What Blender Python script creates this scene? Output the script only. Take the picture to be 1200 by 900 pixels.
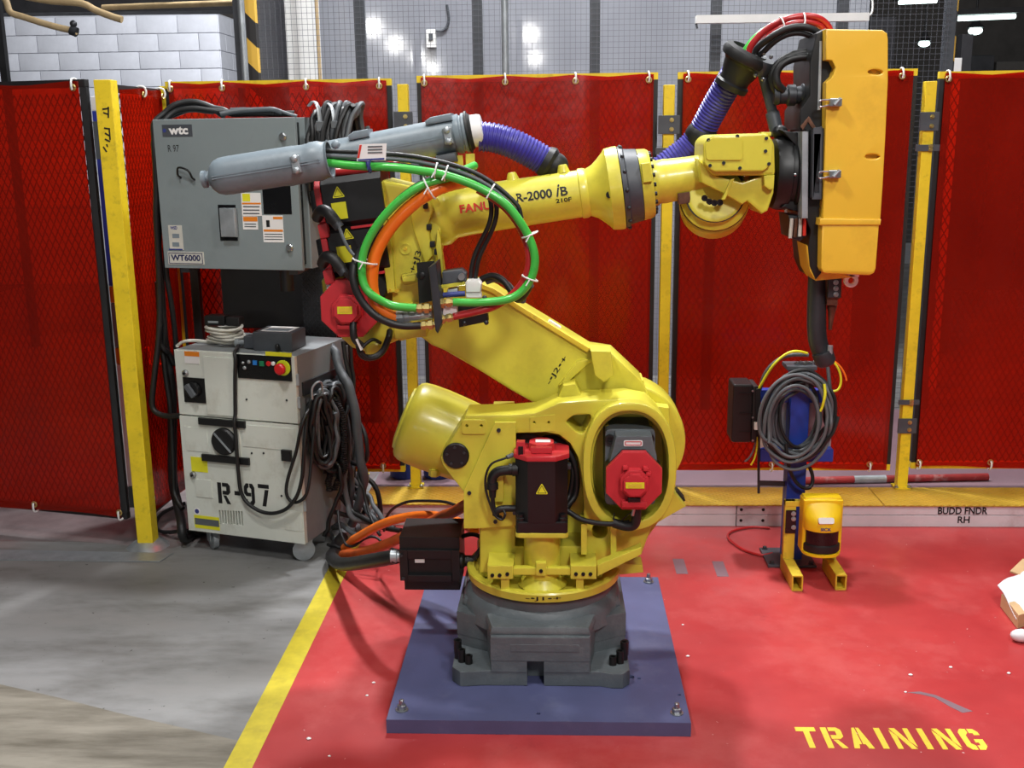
import bpy, bmesh, math, random
from mathutils import Vector, Matrix
from mathutils.geometry import tessellate_polygon
random.seed(7)
scene = bpy.context.scene
col = scene.collection
for o in list(bpy.data.objects): bpy.data.objects.remove(o)

# ------------------------------------------------------------------ camera
FPX = 1262.0
RC = Matrix(((0.99909265, 0.00242709, 0.0425203), (0.04088166, 0.22523483, -0.97344643), (-0.01193969, 0.97430148, 0.22493124)))
CP = Vector((0.0608, -3.6352, 1.86))
cam_data = bpy.data.cameras.new('camera')
cam_data.sensor_width = 36.0; cam_data.lens = 36.0 * FPX / 1200.0
cam_data.clip_end = 100
cam = bpy.data.objects.new('camera', cam_data); col.objects.link(cam)
cam.matrix_world = Matrix.Translation(CP) @ RC.to_4x4()
scene.camera = cam
# ------------------------------------------------------------------ light
vs = scene.view_settings
vs.view_transform = 'Standard'; vs.look = 'None'; vs.gamma = 1.0; vs.exposure = -0.85
vs.use_curve_mapping = False
world = bpy.data.worlds.new('hall_light'); scene.world = world; world.use_nodes = True
wb = world.node_tree.nodes['Background']
wb.inputs[0].default_value = (0.93, 0.96, 1.0, 1); wb.inputs[1].default_value = 0.12

def area(name, loc, target, size, power, colr=(1, .985, .96)):
    d = bpy.data.lights.new(name, 'AREA'); d.shape = 'DISK'; d.size = size; d.energy = power; d.color = colr
    o = bpy.data.objects.new(name, d); col.objects.link(o); o.location = loc
    o.rotation_euler = (Vector(target) - Vector(loc)).to_track_quat('-Z', 'Y').to_euler()
    return o
area('high_bay_lamp_offscreen', (2.2, -1.8, 5.4), (0.8, 0, 0.4), 0.6, 150)
area('high_bay_lamp_offscreen', (-1.5, -1.5, 5.2), (0.7, 0.2, 0.4), 0.4, 165)
area('high_bay_lamp_offscreen', (0.5, 1.9, 6.8), (0.4, 0.0, 0.0), 0.4, 520, (.97, .98, 1))
area('high_bay_lamp_offscreen', (-0.5, 3.0, 5.6), (-0.3, 0.0, 0.0), 0.4, 470, (.97, .98, 1))
area('high_bay_lamp_offscreen', (1.4, -5.2, 5.2), (0.8, 0, 0.7), 1.0, 330)
area('high_bay_lamp_offscreen', (2.6, 4.2, 4.6), (0.5, 4.6, 1.5), 1.0, 90, (.95, .97, 1))
area('high_bay_lamp_offscreen', (-2.2, 6.4, 4.6), (-3.6, 10.4, 3.0), 1.0, 620, (.95, .97, 1))

# ------------------------------------------------------------------ pixel -> place helpers (1200 x 900 frame)
def ray(px, py):
    return RC @ Vector((px - 600.0, -(py - 450.0), -FPX))
def at(px, py, Y):
    d = ray(px, py); return CP + d * ((Y - CP.y) / d.y)
def gr(px, py, z=0.0):
    d = ray(px, py); return CP + d * ((z - CP.z) / d.z)
def ats(lst):
    return [at(*p) for p in lst]
def xz(lst, Y):
    r = []
    for p in lst:
        v = at(p[0], p[1], Y); r.append((v.x, v.z))
    return r

class Frame:
    """an upright box frame: O bottom front left corner, u along the front, n into the box"""
    def __init__(s, O, yaw):
        s.O = Vector(O); s.u = Vector((math.cos(yaw), math.sin(yaw), 0)); s.n = Vector((-math.sin(yaw), math.cos(yaw), 0)); s.v = Vector((0, 0, 1))
    def px(s, px, py, d=0.0):
        r = ray(px, py); P = s.O + s.n * d
        t = (P - CP).dot(s.n) / r.dot(s.n); q = CP + r * t - s.O
        return (q.dot(s.u), q.z)
    def pt(s, a, z, d=0.0):
        return s.O + s.u * a + s.v * z + s.n * d
    def fr(s):
        return (s.O, s.u, s.v, s.n)
WORLD_FRONT = (Vector((0, 0, 0)), Vector((1, 0, 0)), Vector((0, 0, 1)), Vector((0, 1, 0)))
WORLD_TOP = (Vector((0, 0, 0)), Vector((1, 0, 0)), Vector((0, 1, 0)), Vector((0, 0, 1)))

# ------------------------------------------------------------------ materials
def lin(h):
    if isinstance(h, str):
        h = h.lstrip('#'); c = [int(h[i:i + 2], 16) / 255 for i in (0, 2, 4)]
    else: c = [x / 255 for x in h]
    return tuple(x / 12.92 if x <= 0.04045 else ((x + 0.055) / 1.055) ** 2.4 for x in c) + (1.0,)
MATS = {}
def M(name, h, rough=.5, metal=0.0, var=.10, scale=9.0, bump=0.0, bscale=60.0, coat=0.0, dirt=None, dirt_amt=.0, dscale=5.0, emit=0.0):
    m = bpy.data.materials.new(name); m.use_nodes = True
    nt = m.node_tree; N = nt.nodes; L = nt.links; b = N['Principled BSDF']
    c = lin(h)
    tc = N.new('ShaderNodeTexCoord')
    no = N.new('ShaderNodeTexNoise'); no.inputs['Scale'].default_value = scale; no.inputs['Detail'].default_value = 5; no.inputs['Roughness'].default_value = .62
    L.new(tc.outputs['Object'], no.inputs['Vector'])
    ramp = N.new('ShaderNodeValToRGB'); ramp.color_ramp.elements[0].position = .3; ramp.color_ramp.elements[1].position = .7
    ramp.color_ramp.elements[0].color = tuple(x * (1 - var * 1.6) for x in c[:3]) + (1,)
    ramp.color_ramp.elements[1].color = tuple(min(1, x * (1 + var)) for x in c[:3]) + (1,)
    L.new(no.outputs['Fac'], ramp.inputs['Fac'])
    outc = ramp.outputs['Color']
    if dirt:
        n2 = N.new('ShaderNodeTexNoise'); n2.inputs['Scale'].default_value = dscale; n2.inputs['Detail'].default_value = 8; n2.inputs['Roughness'].default_value = .7
        L.new(tc.outputs['Object'], n2.inputs['Vector'])
        r2 = N.new('ShaderNodeValToRGB'); r2.color_ramp.elements[0].position = .53; r2.color_ramp.elements[1].position = .72
        r2.color_ramp.elements[0].color = (0, 0, 0, 1); r2.color_ramp.elements[1].color = (dirt_amt,) * 3 + (1,)
        L.new(n2.outputs['Fac'], r2.inputs['Fac'])
        mx = N.new('ShaderNodeMixRGB'); L.new(r2.outputs['Color'], mx.inputs['Fac']); L.new(outc, mx.inputs['Color1']); mx.inputs['Color2'].default_value = lin(dirt)
        outc = mx.outputs['Color']
    L.new(outc, b.inputs['Base Color'])
    mr = N.new('ShaderNodeMapRange'); mr.inputs['To Min'].default_value = max(.03, rough - .1); mr.inputs['To Max'].default_value = min(1, rough + .1)
    L.new(no.outputs['Fac'], mr.inputs['Value']); L.new(mr.outputs['Result'], b.inputs['Roughness'])
    b.inputs['Metallic'].default_value = metal
    if coat: b.inputs['Coat Weight'].default_value = coat; b.inputs['Coat Roughness'].default_value = .15
    if bump:
        n3 = N.new('ShaderNodeTexNoise'); n3.inputs['Scale'].default_value = bscale; n3.inputs['Detail'].default_value = 4
        L.new(tc.outputs['Object'], n3.inputs['Vector'])
        bp = N.new('ShaderNodeBump'); bp.inputs['Strength'].default_value = bump; bp.inputs['Distance'].default_value = .01
        L.new(n3.outputs['Fac'], bp.inputs['Height']); L.new(bp.outputs['Normal'], b.inputs['Normal'])
    if emit:
        b.inputs['Emission Color'].default_value = c; b.inputs['Emission Strength'].default_value = emit
    MATS[name] = m
    return m

M('robot_yellow', (214, 204, 66), .38, var=.05, scale=5, bump=.05, bscale=30, coat=.25, dirt=(120, 104, 40), dirt_amt=.28, dscale=3.5)
M('cover_yellow', (234, 186, 52), .4, var=.04, scale=3, coat=.2, dirt=(150, 100, 20), dirt_amt=.25, dscale=4)
M('post_yellow', (235, 205, 35), .5, var=.07, dirt=(84, 72, 26), dirt_amt=.38, dscale=22)
M('scanner_yellow', (246, 206, 20), .4, var=.03)
M('stand_yellow', (225, 195, 55), .5, var=.08, dirt=(90, 75, 40), dirt_amt=.6, dscale=14)
M('cast_grey', (92, 99, 103), .5, var=.12, bump=.15, bscale=80, dirt=(120, 125, 125), dirt_amt=.3, dscale=9)
M('motor_black', (20, 20, 22), .38, var=.2)
M('plastic_black', (17, 17, 18), .45, var=.2)
M('rubber_black', (24, 24, 25), .5, var=.2)
M('rubber_grey', (74, 78, 82), .5, var=.12)
M('cable_grey', (92, 96, 100), .5, var=.12)
M('motor_red', (196, 46, 54), .42, var=.06)
M('wtc_grey', (128, 138, 140), .45, var=.05, scale=2.5, dirt=(100, 108, 108), dirt_amt=.4, dscale=2.5)
M('sleeve_grey', (122, 134, 142), .42, var=.10, scale=6, dirt=(84, 90, 94), dirt_amt=.5, dscale=5)
M('controller_white', (212, 216, 206), .45, var=.03, scale=3, dirt=(150, 142, 122), dirt_amt=.4, dscale=6)
M('controller_grey', (128, 132, 134), .5, var=.06, dirt=(90, 92, 94), dirt_amt=.4)
M('steel', (175, 178, 180), .3, metal=.9, var=.12)
M('galv', (170, 176, 180), .4, metal=.55, var=.14, scale=14)
M('dark_steel', (62, 64, 68), .45, metal=.5, var=.15)
M('frame_black', (30, 30, 32), .5, var=.2)
M('frame_grey', (70, 74, 80), .5, var=.15)
M('brass', (196, 176, 112), .32, metal=.85, var=.15)
M('plate_blue', (82, 86, 124), .5, var=.10, scale=5, dirt=(120, 124, 150), dirt_amt=.35, dscale=4)
M('plate_blue_edge', (44, 38, 84), .55, var=.12)
M('stand_blue', (28, 58, 150), .45, var=.10)
M('hose_green', (70, 186, 72), .3, var=.06, coat=.3)
M('hose_orange', (245, 120, 28), .35, var=.05, coat=.3)
M('hose_orange_dirty', (178, 78, 28), .5, var=.2, scale=14)
M('hose_red', (172, 34, 36), .35, var=.08, coat=.3)
M('conduit_purple', (62, 56, 150), .38, var=.08)
M('cable_white', (196, 194, 184), .5, var=.1)
M('white', (232, 232, 230), .5, var=.04)
M('white_paint', (206, 206, 212), .55, var=.05, dirt=(170, 170, 176), dirt_amt=.3, dscale=3)
M('ring_white', (240, 240, 238), .35, var=.03)
M('label_yellow', (225, 220, 40), .5, var=.05)
M('label_white', (230, 228, 226), .5, var=.03)
M('label_orange', (222, 128, 30), .5, var=.03)
M('label_blue', (52, 62, 130), .5, var=.03)
M('ink_black', (16, 16, 18), .6, var=.1)
M('ink_red', (205, 45, 30), .5, var=.05)
M('ink_blue', (36, 42, 84), .5, var=.05)
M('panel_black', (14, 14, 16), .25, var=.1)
M('button_blue', (40, 120, 200), .4, var=.02)
M('button_green', (30, 120, 80), .4, var=.02)
M('button_red', (205, 30, 34), .35, var=.02)
M('estop_yellow', (205, 220, 40), .4, var=.02)
M('copper_dark', (112, 78, 62), .45, metal=.6, var=.25, scale=30)
M('curb_white', (216, 210, 214), .5, var=.06, scale=4, dirt=(150, 120, 120), dirt_amt=.5, dscale=3)
M('deck_purple', (126, 100, 108), .5, var=.10, scale=4, dirt=(110, 90, 96), dirt_amt=.6, dscale=4)
M('pipe_red', (150, 40, 40), .5, var=.2, dirt=(190, 180, 176), dirt_amt=.7, dscale=7)
M('pipe_beige', (196, 170, 128), .55, var=.12, dirt=(120, 96, 66), dirt_amt=.5)
M('block_white', (206, 208, 216), .7, var=.04, bump=.2, bscale=40)
M('mortar', (186, 188, 195), .8, var=.05)
M('partition_grey', (160, 163, 170), .13, var=.03, scale=1.2)
M('beam_dark', (52, 52, 56), .6, var=.2)
M('hall_dark', (84, 80, 77), .8, var=.2, scale=2.2)
M('lamp_white', (225, 250, 245), .4, var=0, emit=7.0)
M('cardboard', (205, 170, 125), .7, var=.08)
M('paper', (222, 220, 222), .6, var=.06, scale=12)
M('perforated', (44, 44, 47), .5, metal=.3, var=.2)
M('yellow_paint', (198, 180, 44), .5, var=.10, scale=16, dirt=(150, 130, 50), dirt_amt=.5, dscale=9)
M('stencil_yellow', (240, 212, 66), .55, var=.06, scale=30, dirt=(200, 120, 60), dirt_amt=.45, dscale=26)
M('bluebehind', (40, 56, 150), .5, var=.05)
M('wire_grey', (78, 80, 88), .5, metal=.3, var=.1)
M('wire_pale', (98, 100, 108), .5, metal=.2, var=.05)

def nodes_of(name):
    m = bpy.data.materials.new(name); m.use_nodes = True; MATS[name] = m
    return m, m.node_tree.nodes, m.node_tree.links, m.node_tree.nodes['Principled BSDF']
def noise(N, L, vec, scale, detail=6, rough=.6):
    n = N.new('ShaderNodeTexNoise'); n.inputs['Scale'].default_value = scale; n.inputs['Detail'].default_value = detail; n.inputs['Roughness'].default_value = rough
    L.new(vec, n.inputs['Vector']); return n.outputs['Fac']
def ramp(N, L, fac, stops):
    r = N.new('ShaderNodeValToRGB'); e = r.color_ramp.elements
    while len(e) < len(stops): e.new(.5)
    for k, (p, c) in enumerate(stops): e[k].position = p; e[k].color = c
    L.new(fac, r.inputs['Fac']); return r.outputs['Color']
def mix(N, L, fac, a, b):
    m = N.new('ShaderNodeMixRGB')
    for s, v in ((m.inputs['Fac'], fac), (m.inputs['Color1'], a), (m.inputs['Color2'], b)):
        if hasattr(v, 'is_output'): L.new(v, s)
        else: s.default_value = v
    return m.outputs['Color']
BW = lambda a, b: [(a, (0, 0, 0, 1)), (b, (1, 1, 1, 1))]

def floor_materials():
    # red floor paint: scuffed, chalky worn patches, pin-point chips
    m, N, L, b = nodes_of('floor_red')
    tc = N.new('ShaderNodeTexCoord').outputs['Object']
    base = ramp(N, L, noise(N, L, tc, 1.6, 7), [(.3, lin((160, 46, 48))), (.7, lin((188, 64, 64)))])
    chalk = ramp(N, L, noise(N, L, tc, 1.7, 10, .72), BW(.5, .78))
    c1 = mix(N, L, chalk, base, lin((194, 92, 90)))
    chips = ramp(N, L, noise(N, L, tc, 55, 3, .5), BW(.735, .76))
    c2 = mix(N, L, chips, c1, lin((214, 176, 172)))
    dark = ramp(N, L, noise(N, L, tc, 4.5, 8, .75), BW(.62, .8))
    md = N.new('ShaderNodeMath'); md.operation = 'MULTIPLY'; L.new(dark, md.inputs[0]); md.inputs[1].default_value = .5
    c3 = mix(N, L, md.outputs[0], c2, lin((120, 40, 44)))
    # paint worn away in an irregular patch between the robot and the curb
    dv = N.new('ShaderNodeVectorMath'); dv.operation = 'DISTANCE'; L.new(tc, dv.inputs[0]); dv.inputs[1].default_value = (-1.02, 2.62, 0)
    e1 = N.new('ShaderNodeMapRange'); e1.inputs['From Min'].default_value = .75; e1.inputs['From Max'].default_value = .15; L.new(dv.outputs['Value'], e1.inputs['Value'])
    e2 = N.new('ShaderNodeMath'); e2.operation = 'MULTIPLY_ADD'; L.new(noise(N, L, tc, 2.0, 8, .7), e2.inputs[0]); e2.inputs[1].default_value = 1.5; e2.inputs[2].default_value = -1.02
    e3 = N.new('ShaderNodeMath'); e3.operation = 'ADD'; e3.use_clamp = True; L.new(e2.outputs[0], e3.inputs[0])
    e4 = N.new('ShaderNodeMath'); e4.operation = 'MULTIPLY'; L.new(e1.outputs['Result'], e4.inputs[0]); e4.inputs[1].default_value = .62; L.new(e4.outputs[0], e3.inputs[1])
    e5 = N.new('ShaderNodeMath'); e5.operation = 'MULTIPLY'; L.new(e3.outputs[0], e5.inputs[0]); e5.inputs[1].default_value = .85
    c3 = mix(N, L, e5.outputs[0], c3, lin((148, 104, 106)))
    L.new(c3, b.inputs['Base Color'])
    r = N.new('ShaderNodeMapRange'); r.inputs['To Min'].default_value = .24; r.inputs['To Max'].default_value = .5
    L.new(noise(N, L, tc, 6), r.inputs['Value']); L.new(r.outputs['Result'], b.inputs['Roughness'])
    # bare concrete with stains and rusty patches
    m, N, L, b = nodes_of('floor_concrete')
    tc = N.new('ShaderNodeTexCoord').outputs['Object']
    mp = N.new('ShaderNodeMapping'); L.new(tc, mp.inputs['Vector']); mp.inputs['Rotation'].default_value = (0, 0, .25); mp.inputs['Scale'].default_value = (1, 2.6, 1)
    base = ramp(N, L, noise(N, L, mp.outputs[0], 2.2, 9, .65), [(.3, lin((100, 99, 96))), (.7, lin((146, 146, 146)))])
    st = ramp(N, L, noise(N, L, mp.outputs[0], 1.1, 6, .6), BW(.52, .75))
    ms = N.new('ShaderNodeMath'); ms.operation = 'MULTIPLY'; L.new(st, ms.inputs[0]); ms.inputs[1].default_value = .6
    c1 = mix(N, L, ms.outputs[0], base, lin((92, 84, 76)))
    sp = ramp(N, L, noise(N, L, tc, 42, 3, .5), BW(.72, .75))
    c2 = mix(N, L, sp, c1, lin((70, 68, 66)))
    L.new(c2, b.inputs['Base Color']); b.inputs['Roughness'].default_value = .55
    bp = N.new('ShaderNodeBump'); bp.inputs['Strength'].default_value = .12; L.new(noise(N, L, tc, 90, 4), bp.inputs['Height']); L.new(bp.outputs['Normal'], b.inputs['Normal'])
    # grimy outer slab with long brown streaks
    m, N, L, b = nodes_of('floor_grimy')
    tc = N.new('ShaderNodeTexCoord').outputs['Object']
    mp = N.new('ShaderNodeMapping'); L.new(tc, mp.inputs['Vector']); mp.inputs['Rotation'].default_value = (0, 0, .32); mp.inputs['Scale'].default_value = (1, 6, 1)
    base = ramp(N, L, noise(N, L, mp.outputs[0], 1.5, 9, .68), [(.32, lin((84, 78, 66))), (.62, lin((138, 132, 120)))])
    L.new(base, b.inputs['Base Color']); b.inputs['Roughness'].default_value = .6
    # brown stained floor beside the post, its tone partly painted-in shade
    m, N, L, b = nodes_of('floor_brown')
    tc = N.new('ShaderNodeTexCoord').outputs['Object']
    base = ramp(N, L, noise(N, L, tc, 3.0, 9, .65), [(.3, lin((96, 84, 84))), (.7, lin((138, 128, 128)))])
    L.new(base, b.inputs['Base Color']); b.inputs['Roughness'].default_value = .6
    # yellow tread plate
    m, N, L, b = nodes_of('tread_yellow')
    tc = N.new('ShaderNodeTexCoord').outputs['Object']
    base = ramp(N, L, noise(N, L, tc, 5, 7), [(.3, lin((172, 138, 40))), (.7, lin((208, 172, 60)))])
    dk = ramp(N, L, noise(N, L, tc, 3.3, 8), BW(.6, .78))
    md = N.new('ShaderNodeMath'); md.operation = 'MULTIPLY'; L.new(dk, md.inputs[0]); md.inputs[1].default_value = .5
    L.new(mix(N, L, md.outputs[0], base, lin((130, 96, 40))), b.inputs['Base Color']); b.inputs['Roughness'].default_value = .45
    w1 = N.new('ShaderNodeTexWave'); w1.bands_direction = 'DIAGONAL'; w1.inputs['Scale'].default_value = 18
    L.new(tc, w1.inputs['Vector'])
    mp = N.new('ShaderNodeMapping'); mp.inputs['Scale'].default_value = (-1, 1, 1); L.new(tc, mp.inputs['Vector'])
    w2 = N.new('ShaderNodeTexWave'); w2.bands_direction = 'DIAGONAL'; w2.inputs['Scale'].default_value = 18
    L.new(mp.outputs[0], w2.inputs['Vector'])
    mu = N.new('ShaderNodeMath'); mu.operation = 'MULTIPLY'; L.new(w1.outputs['Fac'], mu.inputs[0]); L.new(w2.outputs['Fac'], mu.inputs[1])
    bp = N.new('ShaderNodeBump'); bp.inputs['Strength'].default_value = .8; bp.inputs['Distance'].default_value = .004
    L.new(mu.outputs[0], bp.inputs['Height']); L.new(bp.outputs['Normal'], b.inputs['Normal'])
    # translucent red welding curtain vinyl
    m, N, L, b = nodes_of('curtain_red')
    tc = N.new('ShaderNodeTexCoord').outputs['Object']
    c = ramp(N, L, noise(N, L, tc, 1.5, 5), [(.3, lin((146, 27, 9))), (.7, lin((172, 36, 12)))])
    L.new(c, b.inputs['Base Color']); b.inputs['Roughness'].default_value = .22
    b.inputs['Coat Weight'].default_value = .4; b.inputs['Coat Roughness'].default_value = .12
    bp = N.new('ShaderNodeBump'); bp.inputs['Strength'].default_value = .25; bp.inputs['Distance'].default_value = .03
    L.new(noise(N, L, tc, 3.2, 3), bp.inputs['Height']); L.new(bp.outputs['Normal'], b.inputs['Normal'])
    tr = N.new('ShaderNodeBsdfTransparent'); tr.inputs['Color'].default_value = (.95, .11, .015, 1)
    ms = N.new('ShaderNodeMixShader'); ms.inputs['Fac'].default_value = .40
    L.new(tr.outputs[0], ms.inputs[1]); L.new(b.outputs[0], ms.inputs[2])
    L.new(ms.outputs[0], N['Material Output'].inputs['Surface'])
    # semi-gloss painted wall
    m, N, L, b = nodes_of('wall_gloss')
    tc = N.new('ShaderNodeTexCoord').outputs['Object']
    L.new(ramp(N, L, noise(N, L, tc, .8, 4), [(.3, lin((136, 138, 146))), (.7, lin((156, 159, 166)))]), b.inputs['Base Color'])
    b.inputs['Roughness'].default_value = .06
    # hazard stripes
    m, N, L, b = nodes_of('hazard')
    tc = N.new('ShaderNodeTexCoord').outputs['Object']
    sx = N.new('ShaderNodeSeparateXYZ'); L.new(tc, sx.inputs[0])
    a = N.new('ShaderNodeMath'); a.operation = 'MULTIPLY_ADD'; L.new(sx.outputs['Z'], a.inputs[0]); a.inputs[1].default_value = 3.4; 
    a2 = N.new('ShaderNodeMath'); a2.operation = 'MULTIPLY'; L.new(sx.outputs['X'], a2.inputs[0]); a2.inputs[1].default_value = 3.4
    L.new(a2.outputs[0], a.inputs[2])
    f = N.new('ShaderNodeMath'); f.operation = 'FRACT'; L.new(a.outputs[0], f.inputs[0])
    L.new(ramp(N, L, f.outputs[0], [(.49, lin((225, 180, 70))), (.51, lin((40, 38, 38)))]), b.inputs['Base Color']); b.inputs['Roughness'].default_value = .6
floor_materials()
# ------------------------------------------------------------------ mesh helpers
def rot2(p, a):
    c, s = math.cos(a), math.sin(a); return (p[0] * c - p[1] * s, p[0] * s + p[1] * c)
def parea(p):
    return sum(p[i][0] * p[(i + 1) % len(p)][1] - p[(i + 1) % len(p)][0] * p[i][1] for i in range(len(p))) / 2
def offset(pts, d):
    """inset a CCW polygon by d (mitred)"""
    n = len(pts); out = []
    for i in range(n):
        a, b, c = Vector(pts[i - 1]), Vector(pts[i]), Vector(pts[(i + 1) % n])
        e1 = (b - a); e2 = (c - b)
        if e1.length < 1e-9 or e2.length < 1e-9: out.append(tuple(b)); continue
        e1.normalize(); e2.normalize()
        n1 = Vector((-e1.y, e1.x)); n2 = Vector((-e2.y, e2.x))
        m = n1 + n2
        if m.length < 1e-6: m = n1.copy()
        m.normalize(); k = max(.35, m.dot(n1))
        q = b + m * (d / k); out.append((q.x, q.y))
    return out
def roundpoly(pts, r, seg=4):
    """round the corners of a polygon"""
    n = len(pts); out = []
    for i in range(n):
        a, b, c = Vector(pts[i - 1]), Vector(pts[i]), Vector(pts[(i + 1) % n])
        d1 = (a - b); d2 = (c - b); rr = min(r, d1.length * .48, d2.length * .48)
        p1 = b + d1.normalized() * rr; p2 = b + d2.normalized() * rr
        for k in range(seg + 1):
            t = k / seg; q = p1 * (1 - t) ** 2 + b * 2 * t * (1 - t) + p2 * t * t; out.append((q.x, q.y))
    return out
def ellipse(cx, cy, rx, ry, n=32, a0=0):
    return [(cx + rx * math.cos(a0 + 2 * math.pi * k / n), cy + ry * math.sin(a0 + 2 * math.pi * k / n)) for k in range(n)]
def rect(x0, y0, x1, y1):
    return [(x0, y0), (x1, y0), (x1, y1), (x0, y1)]
def catmull(pts, sub=8, closed=False):
    P = [Vector(p) for p in pts]; n = len(P); out = []
    rng = n if closed else n - 1
    for i in range(rng):
        if closed: p0, p1, p2, p3 = P[i - 1], P[i], P[(i + 1) % n], P[(i + 2) % n]
        else:
            p1, p2 = P[i], P[i + 1]; p0 = P[i - 1] if i else p1 * 2 - p2; p3 = P[i + 2] if i + 2 < n else p2 * 2 - p1
        for k in range(sub):
            t = k / sub; t2, t3 = t * t, t * t * t
            out.append((p1 * 2 + (p2 - p0) * t + (p0 * 2 - p1 * 5 + p2 * 4 - p3) * t2 + (p1 * 3 - p0 - p2 * 3 + p3) * t3) * .5)
    if not closed: out.append(P[-1])
    return out

class MB:
    def __init__(s): s.v = []; s.f = []
    def add(s, vs, fs):
        k = len(s.v); s.v += [Vector(v) for v in vs]; s.f += [tuple(i + k for i in f) for f in fs]; return s
    def prism(s, fr, pts, d0, d1, b=0.0, holes=(), both=True, steps=2):
        O, u, v, n = fr
        P = lambda p, d: O + u * p[0] + v * p[1] + n * d
        if parea(pts) < 0: pts = pts[::-1]
        hs = [(h if parea(h) < 0 else h[::-1]) for h in holes]      # holes CW: inset grows the hole
        loops = [list(pts)] + [list(h) for h in hs]
        sg = 1 if d1 > d0 else -1
        prof = []
        if b:
            for k in range(steps + 1):
                a = math.pi / 2 * k / steps; prof.append((b * (1 - math.sin(a)), d0 + sg * b * (1 - math.cos(a))))
        else: prof.append((0, d0))
        if b and both:
            for k in range(steps + 1):
                a = math.pi / 2 * k / steps; prof.append((b * (1 - math.cos(a)), d1 - sg * b * (1 - math.sin(a))))
        else: prof.append((0, d1))
        first = []; last = []
        for lp in loops:
            n_ = len(lp); rows = []
            for (ins, d) in prof:
                q = offset(lp, ins) if ins > 1e-7 else lp
                k0 = len(s.v); s.v += [P(p, d) for p in q]; rows.append((k0, q))
            for r in range(len(rows) - 1):
                a0, b0 = rows[r][0], rows[r + 1][0]
                for i in range(n_):
                    j = (i + 1) % n_; s.f.append((a0 + i, a0 + j, b0 + j, b0 + i))
            first.append(rows[0]); last.append(rows[-1])
        for cap in (first, last):
            idx = [c[0] + i for c in cap for i in range(len(c[1]))]
            if len(cap) == 1 and len(cap[0][1]) <= 4: s.f.append(tuple(idx))
            else:
                tri = tessellate_polygon([[Vector((p[0], p[1], 0)) for p in c[1]] for c in cap])
                s.f += [tuple(idx[i] for i in t) for t in tri]
        return s
    def prism_px(s, pts, Y0, Y1, b=0.0, holes=(), rnd=0.0, seg=4):
        q = xz(pts, Y0)
        if rnd: q = roundpoly(q, rnd, seg)
        return s.prism(WORLD_FRONT, q, Y0, Y1, b, [xz(h, Y0) for h in holes])
    def box(s, c, sz, b=0.0, yaw=0.0):
        x, y, z = sz
        u = Vector((math.cos(yaw), math.sin(yaw), 0)); n = Vector((-math.sin(yaw), math.cos(yaw), 0))
        return s.prism((Vector(c), u, n, Vector((0, 0, 1))), rect(-x / 2, -y / 2, x / 2, y / 2), -z / 2, z / 2, b)
    def bar(s, p0, p1, w, h, b=0.0, up=(0, 0, 1)):
        p0, p1 = Vector(p0), Vector(p1); n = (p1 - p0); l = n.length; n.normalize(); u = n.cross(Vector(up))
        if u.length < 1e-5: u = n.cross(Vector((0, 1, 0)))
        u.normalize(); v = u.cross(n)
        return s.prism((p0, u, v, n), rect(-w / 2, -h / 2, w / 2, h / 2), 0, l, b)
    def lathe(s, p0, axis, prof, n=32, ang0=0.0):
        p0 = Vector(p0); ax = Vector(axis).normalized()
        u = ax.cross(Vector((0, 0, 1)))
        if u.length < 1e-3: u = Vector((1, 0, 0))
        u.normalize(); v = ax.cross(u)
        k0 = len(s.v); rows = []
        for (t, r) in prof:
            rows.append(len(s.v))
            for k in range(n):
                a = ang0 + 2 * math.pi * k / n; s.v.append(p0 + ax * t + u * (r * math.cos(a)) + v * (r * math.sin(a)))
        for r in range(len(rows) - 1):
            for k in range(n):
                j = (k + 1) % n; s.f.append((rows[r] + k, rows[r] + j, rows[r + 1] + j, rows[r + 1] + k))
        s.f.append(tuple(rows[0] + k for k in range(n))[::-1]); s.f.append(tuple(rows[-1] + k for k in range(n)))
        return s
    def cyl(s, p0, p1, r, n=20, r1=None, b=0.0):
        p0, p1 = Vector(p0), Vector(p1); l = (p1 - p0).length; r1 = r if r1 is None else r1
        pr = [(0, r - b), (b, r), (l - b, r1), (l, r1 - b)] if b else [(0, r), (l, r1)]
        return s.lathe(p0, p1 - p0, pr, n)
    def tube(s, pts, r, n=10, closed=False, flat=1.0):
        P = [Vector(p) for p in pts]; m = len(P); rows = []
        R = r if callable(r) else (lambda i: r)
        T = []
        for i in range(m):
            a = P[i - 1] if (i or closed) else P[i]; b = P[(i + 1) % m] if (i < m - 1 or closed) else P[i]
            t = b - a; T.append(t.normalized() if t.length > 1e-9 else Vector((0, 0, 1)))
        nv = T[0].cross(Vector((0, 0, 1)))
        if nv.length < 1e-3: nv = T[0].cross(Vector((0, 1, 0)))
        nv.normalize()
        for i in range(m):
            nv = nv - T[i] * nv.dot(T[i])
            if nv.length < 1e-6: nv = T[i].orthogonal()
            nv.normalize(); bv = T[i].cross(nv); rr = R(i); rows.append(len(s.v))
            for k in range(n):
                a = 2 * math.pi * k / n; s.v.append(P[i] + nv * (rr * math.cos(a)) + bv * (rr * flat * math.sin(a)))
        for i in range(m if closed else m - 1):
            a0, b0 = rows[i], rows[(i + 1) % m]
            for k in range(n):
                j = (k + 1) % n; s.f.append((a0 + k, a0 + j, b0 + j, b0 + k))
        if not closed:
            s.f.append(tuple(rows[0] + k for k in range(n))[::-1]); s.f.append(tuple(rows[-1] + k for k in range(n)))
        return s
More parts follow.
